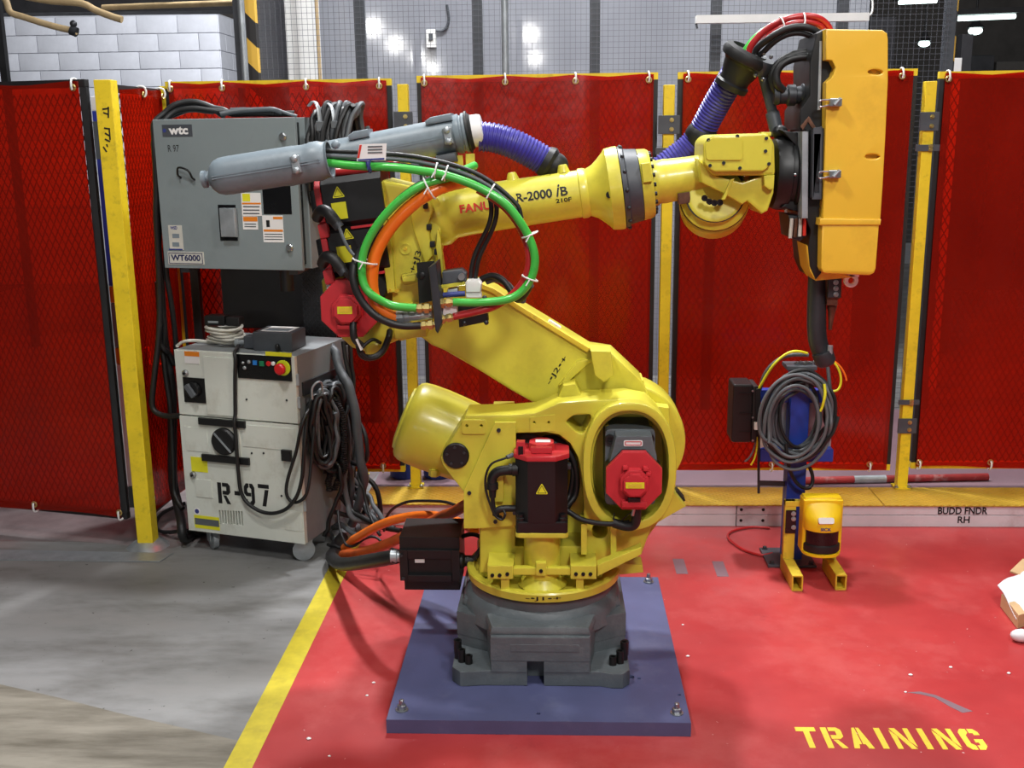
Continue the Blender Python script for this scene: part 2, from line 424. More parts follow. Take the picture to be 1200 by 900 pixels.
    def ball(s, c, r, n=16, m=10, sc=(1, 1, 1)):
        c = Vector(c); k0 = len(s.v)
        s.v.append(c + Vector((0, 0, r * sc[2])))
        for i in range(1, m):
            th = math.pi * i / m
            for k in range(n):
                a = 2 * math.pi * k / n
                s.v.append(c + Vector((r * sc[0] * math.sin(th) * math.cos(a), r * sc[1] * math.sin(th) * math.sin(a), r * sc[2] * math.cos(th))))
        s.v.append(c - Vector((0, 0, r * sc[2]))); e = len(s.v) - 1
        for k in range(n):
            j = (k + 1) % n; s.f.append((k0, k0 + 1 + k, k0 + 1 + j)); q = k0 + 1 + (m - 2) * n; s.f.append((e, q + j, q + k))
            for i in range(m - 2):
                a = k0 + 1 + i * n; s.f.append((a + k, a + n + k, a + n + j, a + j))
        return s
    def mesh(s, name, origin):
        me = bpy.data.meshes.new(name); me.from_pydata([v - origin for v in s.v], [], s.f)
        bm = bmesh.new(); bm.from_mesh(me); bmesh.ops.recalc_face_normals(bm, faces=bm.faces); bm.to_mesh(me); bm.free()
        me.shade_smooth(); me.set_sharp_from_angle(angle=math.radians(38))
        return me

WLOC = {}
def link(o, parent, loc):
    col.objects.link(o); loc = Vector(loc)
    if parent is not None:
        o.parent = parent; o.location = loc - WLOC[parent.name]
    else: o.location = loc
    WLOC[o.name] = loc
    return o
def thing(name, label, cat, loc, group=None, kind=None):
    o = bpy.data.objects.new(name, None); o.empty_display_size = .1
    link(o, None, loc); o['label'] = label
    if cat: o['category'] = cat
    if group: o['group'] = group
    if kind: o['kind'] = kind
    return o
def wnormal(o):
    w = o.modifiers.new('weighted_normal', 'WEIGHTED_NORMAL'); w.keep_sharp = True; w.weight = 60
    return o
def part(mb, name, mat, parent, label=None, kind=None):
    lo = Vector([min(v[i] for v in mb.v) for i in range(3)]); hi = Vector([max(v[i] for v in mb.v) for i in range(3)])
    c = (lo + hi) / 2
    me = mb.mesh(name, c); me.materials.append(MATS[mat])
    o = bpy.data.objects.new(name, me); link(o, parent, c)
    if kind != 'stuff' and len(me.polygons) < 4000: wnormal(o)
    if label: o['label'] = label
    if kind: o['kind'] = kind
    return o
def single(mb, name, mat, label, cat, group=None, kind=None):
    o = part(mb, name, mat, None); o['label'] = label
    if cat: o['category'] = cat
    if group: o['group'] = group
    if kind: o['kind'] = kind
    return o
def structure(mb, name, mat, label=None):
    o = part(mb, name, mat, None); o['kind'] = 'structure'
    if label: o['label'] = label
    return o
def copy_at(src, loc, parent, mat4=None):
    o = src.copy(); link(o, parent, loc); return o
SHARED = {}
def piece(key, maker, name, mat, parent, loc, frame=None):
    """a small repeated piece that shares its mesh: maker() builds it at the origin"""
    if key not in SHARED:
        me = maker().mesh(name, Vector((0, 0, 0))); me.materials.append(MATS[mat]); SHARED[key] = me
    o = bpy.data.objects.new(name, SHARED[key]); link(o, parent, loc)
    if frame: o.rotation_euler = frame
    return o
def text_mb(s, fr, x0, y0, w, h, d=0.0, thick=.0006, bold=0.0, cyl=None, shear=0.0):
    """lettering as real flat geometry: fills the rectangle x0..x0+w, y0..y0+h of the frame"""
    cu = bpy.data.curves.new('lettering', 'FONT'); cu.body = s; cu.offset = bold; cu.resolution_u = 3; cu.shear = shear
    ob = bpy.data.objects.new('lettering', cu); col.objects.link(ob); bpy.context.view_layer.update()
    me = bpy.data.meshes.new_from_object(ob.evaluated_get(bpy.context.evaluated_depsgraph_get()))
    V = [v.co.copy() for v in me.vertices]; F = [tuple(p.vertices) for p in me.polygons]
    bpy.data.objects.remove(ob); bpy.data.curves.remove(cu); bpy.data.meshes.remove(me)
    ax0, ax1 = min(v.x for v in V), max(v.x for v in V); ay0, ay1 = min(v.y for v in V), max(v.y for v in V)
    O, u, v_, n = fr or WORLD_FRONT; mb = MB(); out = []
    for v in V:
        a = x0 + (v.x - ax0) / (ax1 - ax0) * w; b = y0 + (v.y - ay0) / (ay1 - ay0) * h
        out.append(cyl(a, b) if cyl else O + u * a + v_ * b + n * d)
    mb.add(out, F)
    return mb
def poly_mb(fr, polys, d0, d1):
    mb = MB()
    for p in polys: mb.prism(fr, p, d0, d1)
    return mb
def hexbolt(r=.012, h=.01, washer=True, axis=(0, 0, 1), allen=False):
    ax = Vector(axis); mb = MB()
    if washer: mb.lathe((0, 0, 0), ax, [(0, r * 1.5), (h * .3, r * 1.5)], 14)
    if allen: mb.lathe((0, 0, 0), ax, [(0, r), (h, r), (h, r * .6), (h * .5, r * .55)], 14)
    else: mb.lathe(ax * (h * .2), ax, [(0, r), (h, r * 1.0), (h * 1.1, r * .9)], 6)
    return mb
STEN = {
 'T': [[(0, .8), (1, .8), (1, 1), (0, 1)], [(.36, 0), (.66, 0), (.66, .8), (.36, .8)]],
 'R': [[(0, 0), (.3, 0), (.3, 1), (0, 1)], [(.38, .82), (.7, .82), (.7, .62), (.38, .62), (.38, .44), (.82, .44), (1, .56), (1, .88), (.82, 1), (.38, 1)], [(.42, .40), (.66, .40), (1, 0), (.7, 0)]],
 'A': [[(0, 0), (.28, 0), (.34, .2), (.47, .2), (.47, 1), (.32, 1)], [(.53, .2), (.66, .2), (.72, 0), (1, 0), (.68, 1), (.53, 1)]],
 'I': [[(.25, 0), (.75, 0), (.75, 1), (.25, 1)]],
 'N': [[(0, 0), (.26, 0), (.26, .62), (0, .92)], [(.05, 1), (.34, 1), (.95, 0), (.66, 0)], [(.74, .38), (1, .08), (1, 1), (.74, 1)]],
 'G': [[(.46, 1), (.46, .8), (.3, .7), (.3, .3), (.46, .2), (.46, 0), (.18, 0), (0, .16), (0, .84), (.18, 1)], [(.54, 1), (.54, .8), (.72, .8), (.72, .7), (1, .7), (1, .84), (.82, 1)], [(.54, 0), (.54, .2), (.7, .2), (.7, .34), (.56, .34), (.56, .5), (1, .5), (1, .16), (.82, 0)]],
 '-': [[(.05, .42), (.95, .42), (.95, .58), (.05, .58)]],
 '9': [[(.46, 1), (.46, .84), (.3, .76), (.3, .64), (.36, .58), (.66, .58), (.66, .42), (.2, .42), (0, .54), (0, .84), (.2, 1)], [(.54, 1), (.54, .84), (.7, .76), (.7, .24), (.54, .16), (.54, 0), (.8, 0), (1, .16), (1, .84), (.8, 1)], [(.46, 0), (.46, .16), (.3, .2), (.3, .28), (0, .28), (0, .16), (.2, 0)]],
 '7': [[(0, .82), (1, .82), (1, 1), (0, 1)], [(.62, .76), (.96, .76), (.66, 0), (.32, 0)]],
}
# ------------------------------------------------------------------ floor
DOWN = Vector((0, 0, -1))
floor = structure(MB().prism(WORLD_TOP, rect(-7, -7, 7, 12), -.2, 0), 'floor', 'floor_concrete', 'bare grey stained concrete floor')
part(MB().prism(WORLD_TOP, rect(-.868, -4.5, 4.5, 1.34), 0, .0015), 'red_paint', 'floor_red', floor, 'scuffed red painted floor of the training cell')
part(MB().prism(WORLD_TOP, rect(-.955, -4.5, -.868, 1.34), 0, .0017), 'yellow_line', 'yellow_paint', floor, 'yellow painted floor line')
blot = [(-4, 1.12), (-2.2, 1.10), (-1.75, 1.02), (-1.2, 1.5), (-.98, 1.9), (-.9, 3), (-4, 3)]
part(MB().prism(WORLD_TOP, blot, 0, .001), 'brown_paint_shade', 'floor_brown', floor, 'worn brown floor paint beneath the fence, partly painted-in shade')
gs = [gr(*q) for q in ((-200, 755), (0, 802), (70, 818), (140, 836), (210, 852), (278, 868))]
part(MB().prism(WORLD_TOP, [(p.x, p.y) for p in gs] + [(-.955, gs[-1].y), (-.955, -4.5), (-6, -4.5), (-6, gs[0].y)], 0, .0008), 'outer_slab', 'floor_grimy', floor, 'grimy brown-streaked concrete slab')
# worn steel edge strip set in the floor by the fence post
p, q = gr(0, 655), gr(187, 659)
part(MB().prism(WORLD_TOP, [(p.x - .5, p.y - .01), (q.x, q.y), (q.x + .03, q.y + .10), (p.x - .5, p.y + .12)], 0, .006, .002), 'edge_strip', 'galv', floor, 'worn grey metal strip in the floor')
for (px, py) in ((797, 664), (844, 667)):
    q = gr(px, py); part(MB().box((q.x, q.y, .0018), (.05, .17, .001)), 'worn_patch', 'deck_purple', floor)
# stencilled TRAINING
TX0, TX1, TY0, TY1 = .815, 1.385, -.606, -.487
wd = {'I': .6}; word = 'TRAINING'; tot = sum(wd.get(c, 1) for c in word) + .28 * 7; x = 0
for c in word:
    w = wd.get(c, 1)
    sc = lambda p: (TX0 + (x + p[0] * w) * (TX1 - TX0) / tot, TY0 + p[1] * (TY1 - TY0))
    part(poly_mb(WORLD_TOP, [[sc(p) for p in P] for P in STEN[c]], .0012, .0024), 'stencil_letter', 'stencil_yellow', floor, 'yellow stencilled letter %s on the red floor' % c)
    x += w + .28
# a smear and crumbs of white debris on the red floor
sm = [gr(*q) for q in [(1062, 812), (1078, 814), (1095, 818), (1112, 828), (1128, 836), (1140, 834), (1130, 830), (1112, 822), (1096, 815), (1078, 811)]]
part(MB().prism(WORLD_TOP, [(q.x, q.y) for q in sm], .0012, .0022), 'plaster_smear', 'deck_purple', floor, 'pale dried smear on the red floor')
for k, (px, py) in enumerate([(438, 801), (430, 816), (362, 867), (1061, 812), (1067, 792), (1114, 783), (800, 733), (806, 770), (386, 887), (1182, 790)]):
    q = gr(px, py); r = random.uniform(.004, .008)
    single(MB().ball((q.x, q.y, r * .5 + .0012), r, 6, 5, (1.3, .9, .6)), 'debris_crumb', 'white', 'tiny pale crumb of debris lying on the red floor', 'debris', 'crumbs on the red floor')

# ------------------------------------------------------------------ raised deck behind the cell
DX0 = gr(424, 592, .11).x
deck = structure(MB().prism(WORLD_TOP, rect(DX0, 1.36, 4.5, 3.2), .0, .105), 'floor_deck', 'deck_purple', 'low raised platform floor behind the robot')
for k, (a, b_) in enumerate(((DX0, .92), (.925, 2.6), (2.605, 4.5))):
    part(MB().prism(WORLD_TOP, rect(a, 1.338, b_, 1.362), .0, .058, .002), 'curb_board', 'curb_white', deck, 'white painted curb board')
    part(MB().prism(WORLD_TOP, rect(a, 1.340, b_, 1.362), .06, .105, .002), 'curb_board', 'curb_white', deck)
for k, (a, b_) in enumerate(((DX0, .30), (.304, 1.62), (1.624, 3.0), (3.004, 4.5))):
    part(MB().prism(WORLD_TOP, rect(a, 1.330, b_, 1.598), .105, .113, .002), 'tread_plate', 'tread_yellow', deck, 'yellow tread plate edging the platform')
for X in (.945, 1.05):
    for z in (.03, .085):
        piece('curb_screw', lambda: hexbolt(.005, .004, axis=(0, -1, 0)), 'screw', 'plastic_black', deck, (X, 1.338, z))
cf = (Vector((0, 1.3365, 0)), Vector((1, 0, 0)), Vector((0, 0, 1)), Vector((0, 1, 0)))
a = at(1099, 602, 1.3365); b_ = at(1158, 592, 1.3365)
part(text_mb('BUDD FNDR', cf, a.x, a.z - .003, b_.x - a.x, .036, bold=.02), 'stencil_lettering', 'ink_black', deck, 'black stencilled lettering on the white curb')
a = at(1122, 613, 1.3365); b_ = at(1137, 603, 1.3365)
part(text_mb('RH', cf, a.x, a.z, b_.x - a.x, .034, bold=.02), 'stencil_lettering', 'ink_black', deck)

# ------------------------------------------------------------------ fence of welding curtains
def curtain_mb(P0, P1, z0, z1, nrm, seed, hooks, amp=.006):
    rr = random.Random(seed); mb = MB(); d = P1 - P0; L = d.length; u = d.normalized()
    nx, nz = max(8, int(L / .03)), 30
    ph = [rr.uniform(0, 6.28) for _ in range(6)]
    vs = []
    for side in (0, 1):
        for j in range(nz + 1):
            t = j / nz
            for i in range(nx + 1):
                s = i / nx * L
                off = amp * (math.sin(s * 9 + ph[0] + t) + .6 * math.sin(s * 21 + ph[1] - 2 * t) + .7 * math.sin(t * 5 + s * 3 + ph[2])) * (.4 + .8 * (1 - abs(2 * t - 1)))
                z = z0 + (z1 - z0) * t
                if t > .9:
                    dd = min(abs(s - h * L) for h in hooks); z -= .014 * min(1, dd / .2) * (t - .9) / .1
                if t < .05: z += .008 * math.sin(s * 7 + ph[3])
                q = P0 + u * s - nrm * (off - .0012 * side); vs.append(Vector((q.x, q.y, z)))
    W = nx + 1; H = nz + 1; fs = []
    for side in (0, 1):
        o = side * W * H
        for j in range(nz):
            for i in range(nx): fs.append((o + j * W + i, o + j * W + i + 1, o + (j + 1) * W + i + 1, o + (j + 1) * W + i))
    o = W * H
    for i in range(nx):
        fs.append((i, i + 1, o + i + 1, o + i)); k = nz * W; fs.append((k + i, k + i + 1, o + k + i + 1, o + k + i))
    for j in range(nz):
        fs.append((j * W, (j + 1) * W, o + (j + 1) * W, o + j * W)); k = W - 1; fs.append((j * W + k, (j + 1) * W + k, o + (j + 1) * W + k, o + j * W + k))
    return mb.add(vs, fs)
def diamond_mb(P0, P1, z0, z1, nrm, cw=.034, ch=.062, wd=.0062, th=.002):
    mb = MB(); d = P1 - P0; L = d.length; u = d.normalized()
    nc = int(L / (cw / 2)); nr = int((z1 - z0) / (ch / 2))
    vs = mb.v; fs = mb.f
    for c in range(nc):
        for r in range(nr):
            up = (c + r) % 2 == 0
            a = P0 + u * (c * cw / 2); b = P0 + u * ((c + 1) * cw / 2)
            za, zb = (z0 + r * ch / 2, z0 + (r + 1) * ch / 2) if up else (z0 + (r + 1) * ch / 2, z0 + r * ch / 2)
            k = len(vs)
            for q in (Vector((0, 0, 0)), nrm * th):
                for (p, z) in ((a, za), (b, zb)):
                    for s_ in (-wd / 2, wd / 2): vs.append(Vector((p.x, p.y, z + s_ * 1.6)) + q)
            fs += [(k, k + 2, k + 3, k + 1), (k + 4, k + 5, k + 7, k + 6), (k, k + 4, k + 6, k + 2), (k + 1, k + 3, k + 7, k + 5)]
    return mb
def fence_panel(label, A, B, z0, z1, seed, top='post_yellow', side='frame_black', bottom='post_yellow', hooks=(.06, .35, .65, .94), bhooks=(.08, .92), group=None):
    A, B = Vector((A[0], A[1], 0)), Vector((B[0], B[1], 0)); u = (B - A).normalized(); L = (B - A).length
    nrm = Vector((-u.y, u.x, 0))                 # away from the camera
    if nrm.y < -.2 or (abs(nrm.y) < .3 and nrm.x > 0): nrm = -nrm
    t = thing('curtain_panel', label, 'fence panel', ((A + B) / 2 + Vector((0, 0, z0))), group)
    Z = Vector((0, 0, 1)); e = .016
    part(MB().bar(A + Z * (z1 - e), B + Z * (z1 - e), .03, .032, .003), 'frame_rail', top, t)
    part(MB().bar(A + Z * (z0 + e), B + Z * (z0 + e), .03, .032, .003), 'frame_rail', bottom, t)
    for q in (A + u * e, B - u * e):
        part(MB().bar(q + Z * (z0 + .032), q + Z * (z1 - .032), .03, .03, .003), 'frame_stile', side, t)
    c = part(curtain_mb(A + u * .022 - nrm * .028, B - u * .022 - nrm * .028, z0 + .012, z1 - .006, nrm, seed, hooks), 'curtain', 'curtain_red', t, 'translucent red vinyl welding curtain')
    part(diamond_mb(A + u * .03, B - u * .03, z0 + .03, z1 - .03, nrm), 'expanded_mesh', 'wire_grey', t, 'diamond mesh infill behind the curtain', kind='stuff')
    yaw = math.atan2(u.y, u.x)
    for hs, z, s_ in ((hooks, z1 - .035, 1), (bhooks, z0 + .04, -1)):
        for h in hs:
            q = A + u * (h * L) - nrm * .038 + Z * z
            piece('grommet', lambda: MB().tube([(.012 * math.cos(k * .5236), 0, .012 * math.sin(k * .5236)) for k in range(12)], .004, 6, True), 'grommet', 'brass', c, q, (0, 0, yaw))
            piece('tie%d' % s_, lambda: MB().tube(catmull([(0, -.006, -.008 * s_), (.002, -.012, .01 * s_), (0, -.004, .034 * s_), (-.002, .025, .036 * s_), (0, .045, .012 * s_)], 4), .0046, 6), 'cable_tie', 'white', t, q, (0, 0, yaw))
    return t
FY = 1.65
fence_panel('red curtain panel with yellow rail behind the grey wall cabinet', (-1.815, FY), (-.725, FY), .18, 2.13, 1, hooks=(.03, .26, .63, .95), bhooks=(.9,))
fence_panel('red curtain panel behind the robot arm and its green hose loop', (-.605, FY), (.535, FY), .188, 2.14, 2, hooks=(.035, .37, .66, .96), bhooks=(.1, .9))
fence_panel('red curtain panel behind the yellow welding gun and blue stand', (.628, FY), (1.735, FY), .19, 2.14, 3, hooks=(.04, .4, .93), bhooks=(.46, .9))
fence_panel('red curtain panel beside the white curb lettering, above the red pipe end', (1.835, FY), (3.0, FY), .20, 2.125, 4, hooks=(.03, .34, .66, .97), bhooks=(.03, .33, .66))
fence_panel('dark red curtain panel with black frame beside the scuffed yellow post', (-3.35, 1.40), (-1.945, 1.055), .135, 2.115, 5, top='frame_black', bottom='frame_black', hooks=(.3, .62, .97), bhooks=(.66, .985))
fence_panel('narrow dark red return panel between two yellow posts', (-1.868, 1.115), (-1.845, 1.615), .13, 2.095, 6, top='frame_black', bottom='frame_black', hooks=(.5, .93), bhooks=())

def post(label, x, y, zb, zt, w, brackets=(), base=True, hazards=()):
    t = thing('fence_post', label, 'post', (x, y, zb))
    s = w / 2
    part(MB().prism(WORLD_TOP, roundpoly(rect(x - s, y - s, x + s, y + s), .006, 2), zb, zt, .003), 'tube', 'post_yellow', t)
    if base:
        bp = part(MB().prism(WORLD_TOP, rect(x - s * 1.5, y - s * 1.5, x + s * 1.5, y + s * 1.5), zb, zb + .01, .002), 'base_plate', 'post_yellow', t)
        for sx in (-1, 1): piece('post_bolt', lambda: hexbolt(.008, .008), 'bolt', 'steel', bp, (x + sx * s * 1.25, y - s * 1.25, zb + .01))
    for (z, h, bw) in brackets:
        b = part(MB().box((x, y - s - .004, z), (bw, .008, h), .002), 'bracket', 'frame_grey', t, 'dark grey clamp bracket')
        for q in (-.25, .25): piece('brk_bolt', lambda: hexbolt(.007, .008, axis=(0, -1, 0)), 'bolt', 'brass', b, (x + bw * .12, y - s - .008, z + q * h))
    return t
post('yellow fence post between the grey cabinet panel and the hose loop panel', -.665, 1.60, .113, 2.10, .050, ((1.93, .09, .09),))
post('yellow fence post behind the forearm with grey bracket at its head', .583, 1.60, .113, 2.08, .052, ((1.90, .085, .10), (1.78, .03, .12), (.52, .03, .1)))
post('yellow fence post by the welding gun with brackets near its foot', 1.782, 1.60, .113, 2.08, .052, ((1.90, .085, .085), (1.78, .03, .11), (.44, .075, .09), (.56, .025, .1)))
lp = post('scuffed yellow corner post standing in a concrete patch', -1.862, 1.05, 0, 2.11, .075, (), base=False)
part(MB().lathe((-1.862, 1.05, 0), (0, 0, 1), [(0, .10), (.012, .085), (.03, .055), (.03, .02)], 11), 'concrete_collar', 'galv', lp, 'rough grey concrete collar')
part(MB().box((-1.915, 1.05, 1.86), (.03, .02, .16), .002), 'hinge', 'frame_grey', lp)
part(MB().box((-1.915, 1.06, .24), (.04, .02, .10), .002), 'hinge', 'frame_black', lp)
for k, (px, py, qx, qy) in enumerate(((120, 128, 127, 127), (121, 132, 127, 134), (127, 125, 127, 138), (122, 150, 128, 151), (128, 150, 129, 164), (123, 156, 128, 159), (123, 163, 129, 166), (121, 172, 125, 178), (125, 169, 126, 172))):
    part(MB().bar(at(px, py, 1.0115), at(qx, qy, 1.0115), .002, .0062), 'marker_stroke', 'ink_black', lp, 'black marker scribble' if k == 0 else None)
post('thin yellow post at the inner corner of the return panel', -1.835, 1.665, 0, 2.11, .03, (), base=True)

# ------------------------------------------------------------------ hall behind the fence
WY = 4.7
bw0 = structure(MB().prism(WORLD_FRONT, rect(at(279, 60, WY).x, 0, at(1016, 60, WY).x, 4.6), WY, WY + .1), 'wall_back', 'wall_gloss', 'glossy pale grey wall behind the wire partition')
t = thing('wire_partition', 'square wire mesh partition with dark grey posts above the red curtains', 'partition', (.4, 3.3, 0))
PY_ = 3.3
for px in (283, 423, 560, 697, 838, 985, 1110):
    X = at(px, 60, PY_).x
    part(MB().box((X, PY_, 1.7), (.062, .05, 3.4), .004), 'partition_post', 'frame_grey', t)
mb = MB(); xa, xb = at(283, 60, PY_).x, at(1110, 60, PY_).x; k = xa
while k < xb: mb.box((k, PY_ - .026, 1.75), (.0019, .0019, 3.3)); k += .033
z = .1
while z < 3.4: mb.box(((xa + xb) / 2, PY_ - .0295, z), (xb - xa, .0019, .0019)); z += .033
part(mb, 'wire_mesh', 'wire_pale', t, 'fine square wire mesh', kind='stuff')
# white lit column, conduits, hazard board, small boxes on the wall
X = at(356, 50, 4.3).x
single(MB().box((X, 4.3, 2.0), (.20, .2, 4.0), .01), 'white_column', 'white', 'white square column behind the wire partition', 'column')
q = at(373, 50, 4.0)
single(MB().cyl((q.x, 4.0, 0), (q.x, 4.0, 3.6), .012), 'conduit', 'pipe_beige', 'thin yellowish conduit beside the white column', 'pipe')
q = at(592, 50, 3.2)
single(MB().cyl((q.x, 3.2, 0), (q.x, 3.2, 3.4), .022), 'conduit', 'galv', 'galvanised vertical pipe above the hose loop panel', 'pipe')
q = at(285, 50, 3.1)
single(MB().cyl((q.x, 3.1, 0), (q.x, 3.1, 3.4), .02), 'conduit', 'galv', 'galvanised vertical pipe beside the hazard striped board', 'pipe')
q = at(294, 50, 3.2)
single(MB().box((q.x, 3.25, 1.7), (.06, .06, 3.4), .004), 'hazard_post', 'hazard', 'post with black and yellow hazard stripes by the block wall', 'post')
q = at(1115, 40, 3.4)
single(MB().box((q.x, 3.4, 1.7), (.04, .06, 3.4), .004), 'hazard_post', 'hazard', 'narrow striped post beside the dark hall', 'post')
q = at(505, 45, WY - .06)
t = thing('wall_switch', 'small white switch box on the grey wall behind the mesh', 'switch box', (q.x, WY, q.z - .08))
part(MB().box((q.x, WY - .03, q.z), (.07, .06, .13), .006), 'housing', 'white', t); part(MB().box((q.x, WY - .063, q.z + .01), (.03, .01, .05), .002), 'rocker', 'frame_grey', t)
part(MB().tube(catmull([(q.x, WY - .02, q.z + .06), (q.x + .09, WY - .015, q.z + .06), (q.x + .13, WY - .015, q.z + .13), (q.x + .12, WY - .015, q.z + .24)], 6), .009, 8), 'lead', 'frame_grey', t)
# the row of far high-bay lamps mirrored in the glossy wall
for (px, py) in ((437, 32), (463, 52), (490, 67), (507, 79), (621, 40), (627, 68)):
    d = ray(px, py); d = d / d.y; s = (5.6 - CP.z) / d.z
    L = Vector((CP.x + d.x * s, WY - (s - (WY - CP.y)), 5.6))
    area('far_high_bay_lamp_offscreen', L, (L.x * .2, WY, 2.6), .42, 150)
# switched off batten light hanging before the mesh
a = at(815, 23, 3.0); b_ = at(1018, 20, 3.0)
t = thing('batten_light', 'long white batten lamp hung level behind the welding gun', 'lamp', (a.x, 3.0, a.z))
part(MB().bar(a, b_, .05, .045, .006), 'housing', 'white', t)
part(MB().bar(a + Vector((.005, 0, -.022)), a + Vector((.012, 0, -.05)), .02, .01), 'end_clip', 'frame_grey', t)
part(MB().tube(catmull([b_ + Vector((-.01, 0, 0)), b_ + Vector((.02, 0, .05)), b_ + Vector((-.01, 0, .3)), b_ + Vector((-.01, 0, .8))], 6), .006, 6), 'hanger', 'white', t)
# block wall on the left, laid block by block
BY = 10.4
def bx(px, py): return at(px, py, BY)
x0, x1 = bx(-40, 60).x, bx(258, 60).x; zt = bx(150, 19).z
bw = structure(MB().prism(WORLD_FRONT, rect(x0 - 1.5, 0, x1 - .02, zt + .02), BY + .01, BY + .25), 'wall_left', 'mortar', 'white painted concrete block wall')
hb = .215; lb = .52; row = 0; z = zt - hb
def blk(w): return lambda: MB().prism((Vector((0, 0, 0)), Vector((1, 0, 0)), Vector((0, 0, 1)), Vector((0, 1, 0))), rect(-w / 2, -hb / 2 + .004, w / 2, hb / 2 - .004), 0, .03, .004)
while z > .9:
    xr = x1; first = True
    while xr > x0:
        w = lb - .008 if not (first and row % 2) else lb / 2 - .008
        piece('blk%.3f' % w, blk(w), 'block', 'block_white', bw, (xr - w / 2 - .004, BY - .012, z + hb / 2)); xr -= w + .008; first = False
    z -= hb; row += 1
# the side face of that block wall, running back from its corner
z = zt - hb; row = 0
bs = structure(MB().prism(WORLD_TOP, rect(x1 - .25, BY + .02, x1 - .012, BY + 2.6), 0, zt + .02), 'wall_side', 'mortar', 'return face of the white block wall')
while z > .9:
    y = BY; first = True
    while y < BY + 2.4:
        w = lb - .008 if not (first and row % 2) else lb / 2 - .008
        part(MB().box((x1 - .004, y + w / 2 + .004, z + hb / 2), (.02, w, hb - .008), .003), 'block', 'block_white', bs); y += w + .008; first = False
    z -= hb; row += 1
structure(MB().prism(WORLD_FRONT, rect(-12, 0, 12, 9), 15.0, 15.2), 'wall_far', 'hall_dark', 'dark far end of the factory hall')
# overhead steel beam, pipes at the upper left
a = at(-60, 14, 6.6); b_ = at(282, 10, 6.6)
single(MB().bar(a + Vector((0, 0, .04)), b_ + Vector((0, 0, .04)), .3, .14, .006).bar(a + Vector((0, 0, .2)), b_ + Vector((0, 0, .2)), .02, .3), 'roof_beam', 'beam_dark', 'dark steel roof beam over the block wall', 'beam')
single(MB().box((at(2, 50, 6.0).x, 6.0, 2.2), (.06, .06, 4.4), .004), 'dark_upright', 'frame_black', 'black upright beside the block wall above the dark red panel', 'post')
pp = [(-20, -25, 5.6), (5, -2, 5.6), (12, 14, 5.6), (28, 20, 5.6), (60, 30, 5.6), (90, 37, 5.6)]
t = thing('pipe_run', 'beige pipe with elbow and end valve below the roof beam', 'pipe', at(20, 15, 5.6))
part(MB().tube(catmull(ats(pp), 8), .027, 12), 'pipe', 'pipe_beige', t)
part(MB().cyl(at(83, 35, 5.6), at(90, 38, 5.6), .04, 14), 'valve', 'dark_steel', t); part(MB().ball(at(86, 28, 5.6), .03, 10, 8), 'valve_handle', 'dark_steel', t)
pp = [(30, -4, 5.9), (60, 1, 5.9), (95, 4, 5.9), (112, 12, 5.9), (130, 19, 5.9), (143, 23, 5.9)]
t = thing('pipe_run', 'beige pipe bending down over the middle of the block wall', 'pipe', at(95, 4, 5.9))
part(MB().tube(catmull(ats(pp), 8), .03, 12), 'pipe', 'pipe_beige', t); part(MB().cyl(at(70, 1, 5.9), at(70, 1, 5.9) + Vector((0, 0, 1.6)), .008, 8), 'hanger_rod', 'dark_steel', t)
t = thing('pipe_run', 'straight beige pipe running towards the hazard striped post', 'pipe', at(200, 6, 6.2))
part(MB().tube(catmull(ats([(120, 9, 6.2), (200, 6, 6.2), (284, 3, 6.2)]), 4), .026, 12), 'pipe', 'pipe_beige', t); part(MB().cyl(at(203, 6, 6.2), at(203, 6, 6.2) + Vector((0, 0, 1.6)), .008, 8), 'hanger_rod', 'dark_steel', t)
# fluorescent fixtures and lamps in the dark hall on the right
for lab, (pa, pb), Y, r in (('lit fluorescent tube with black reflector above the last curtain panel', ((1119, 22), (1190, 19)), 7.0, .022),
                            ('lit fluorescent tube at the top edge over the welding gun panel', ((1053, 3), (1098, 1)), 8.0, .02)):
    a, b_ = at(*pa, Y), at(*pb, Y)
    t = thing('fluorescent_lamp', lab, 'lamp', a)
    part(MB().cyl(a, b_, r, 12, b=.004), 'tube', 'lamp_white', t)
    part(MB().bar(a + Vector((-.03, 0, .05)), b_ + Vector((.03, 0, .05)), .2, .05, .005), 'reflector', 'frame_black', t)
for lab, px, py, Y, r in (('round lit lamp in the dark hall beneath the fluorescent tube', 1143, 36, 9.0, .06), ('round lit lamp in the dark hall left of the striped post', 1083, 51, 9.0, .05)):
    a = at(px, py, Y); t = thing('hall_lamp', lab, 'lamp', a)
    part(MB().ball(a, r, 14, 10, (1.3, 1, .75)), 'bulb', 'lamp_white', t); part(MB().lathe(a + Vector((0, 0, r * .5)), (0, 0, 1), [(0, r * 1.6), (.05, r * .8), (.12, r * .3), (.13, .012), (4, .012)], 14), 'shade', 'frame_black', t)
for k, (x0p, y0p, x1p, y1p, Y, mt) in enumerate([(1020, 20, 1046, 95, 5.6, 'beam_dark'), (1116, 68, 1126, 92, 4.2, 'white'), (1128, 40, 1137, 92, 5.5, 'beam_dark')]):
    a, b_ = at(x0p, y0p, Y), at(x1p, y1p, Y)
    single(MB().prism(WORLD_FRONT, rect(a.x, 0, b_.x, a.z), Y, Y + .1, .005), 'hall_upright', mt, ['dark steel upright behind the mesh by the welding gun', 'short pale upright beside the narrow striped post', 'tall dark upright in the dark hall beside the lit lamp'][k], 'post')
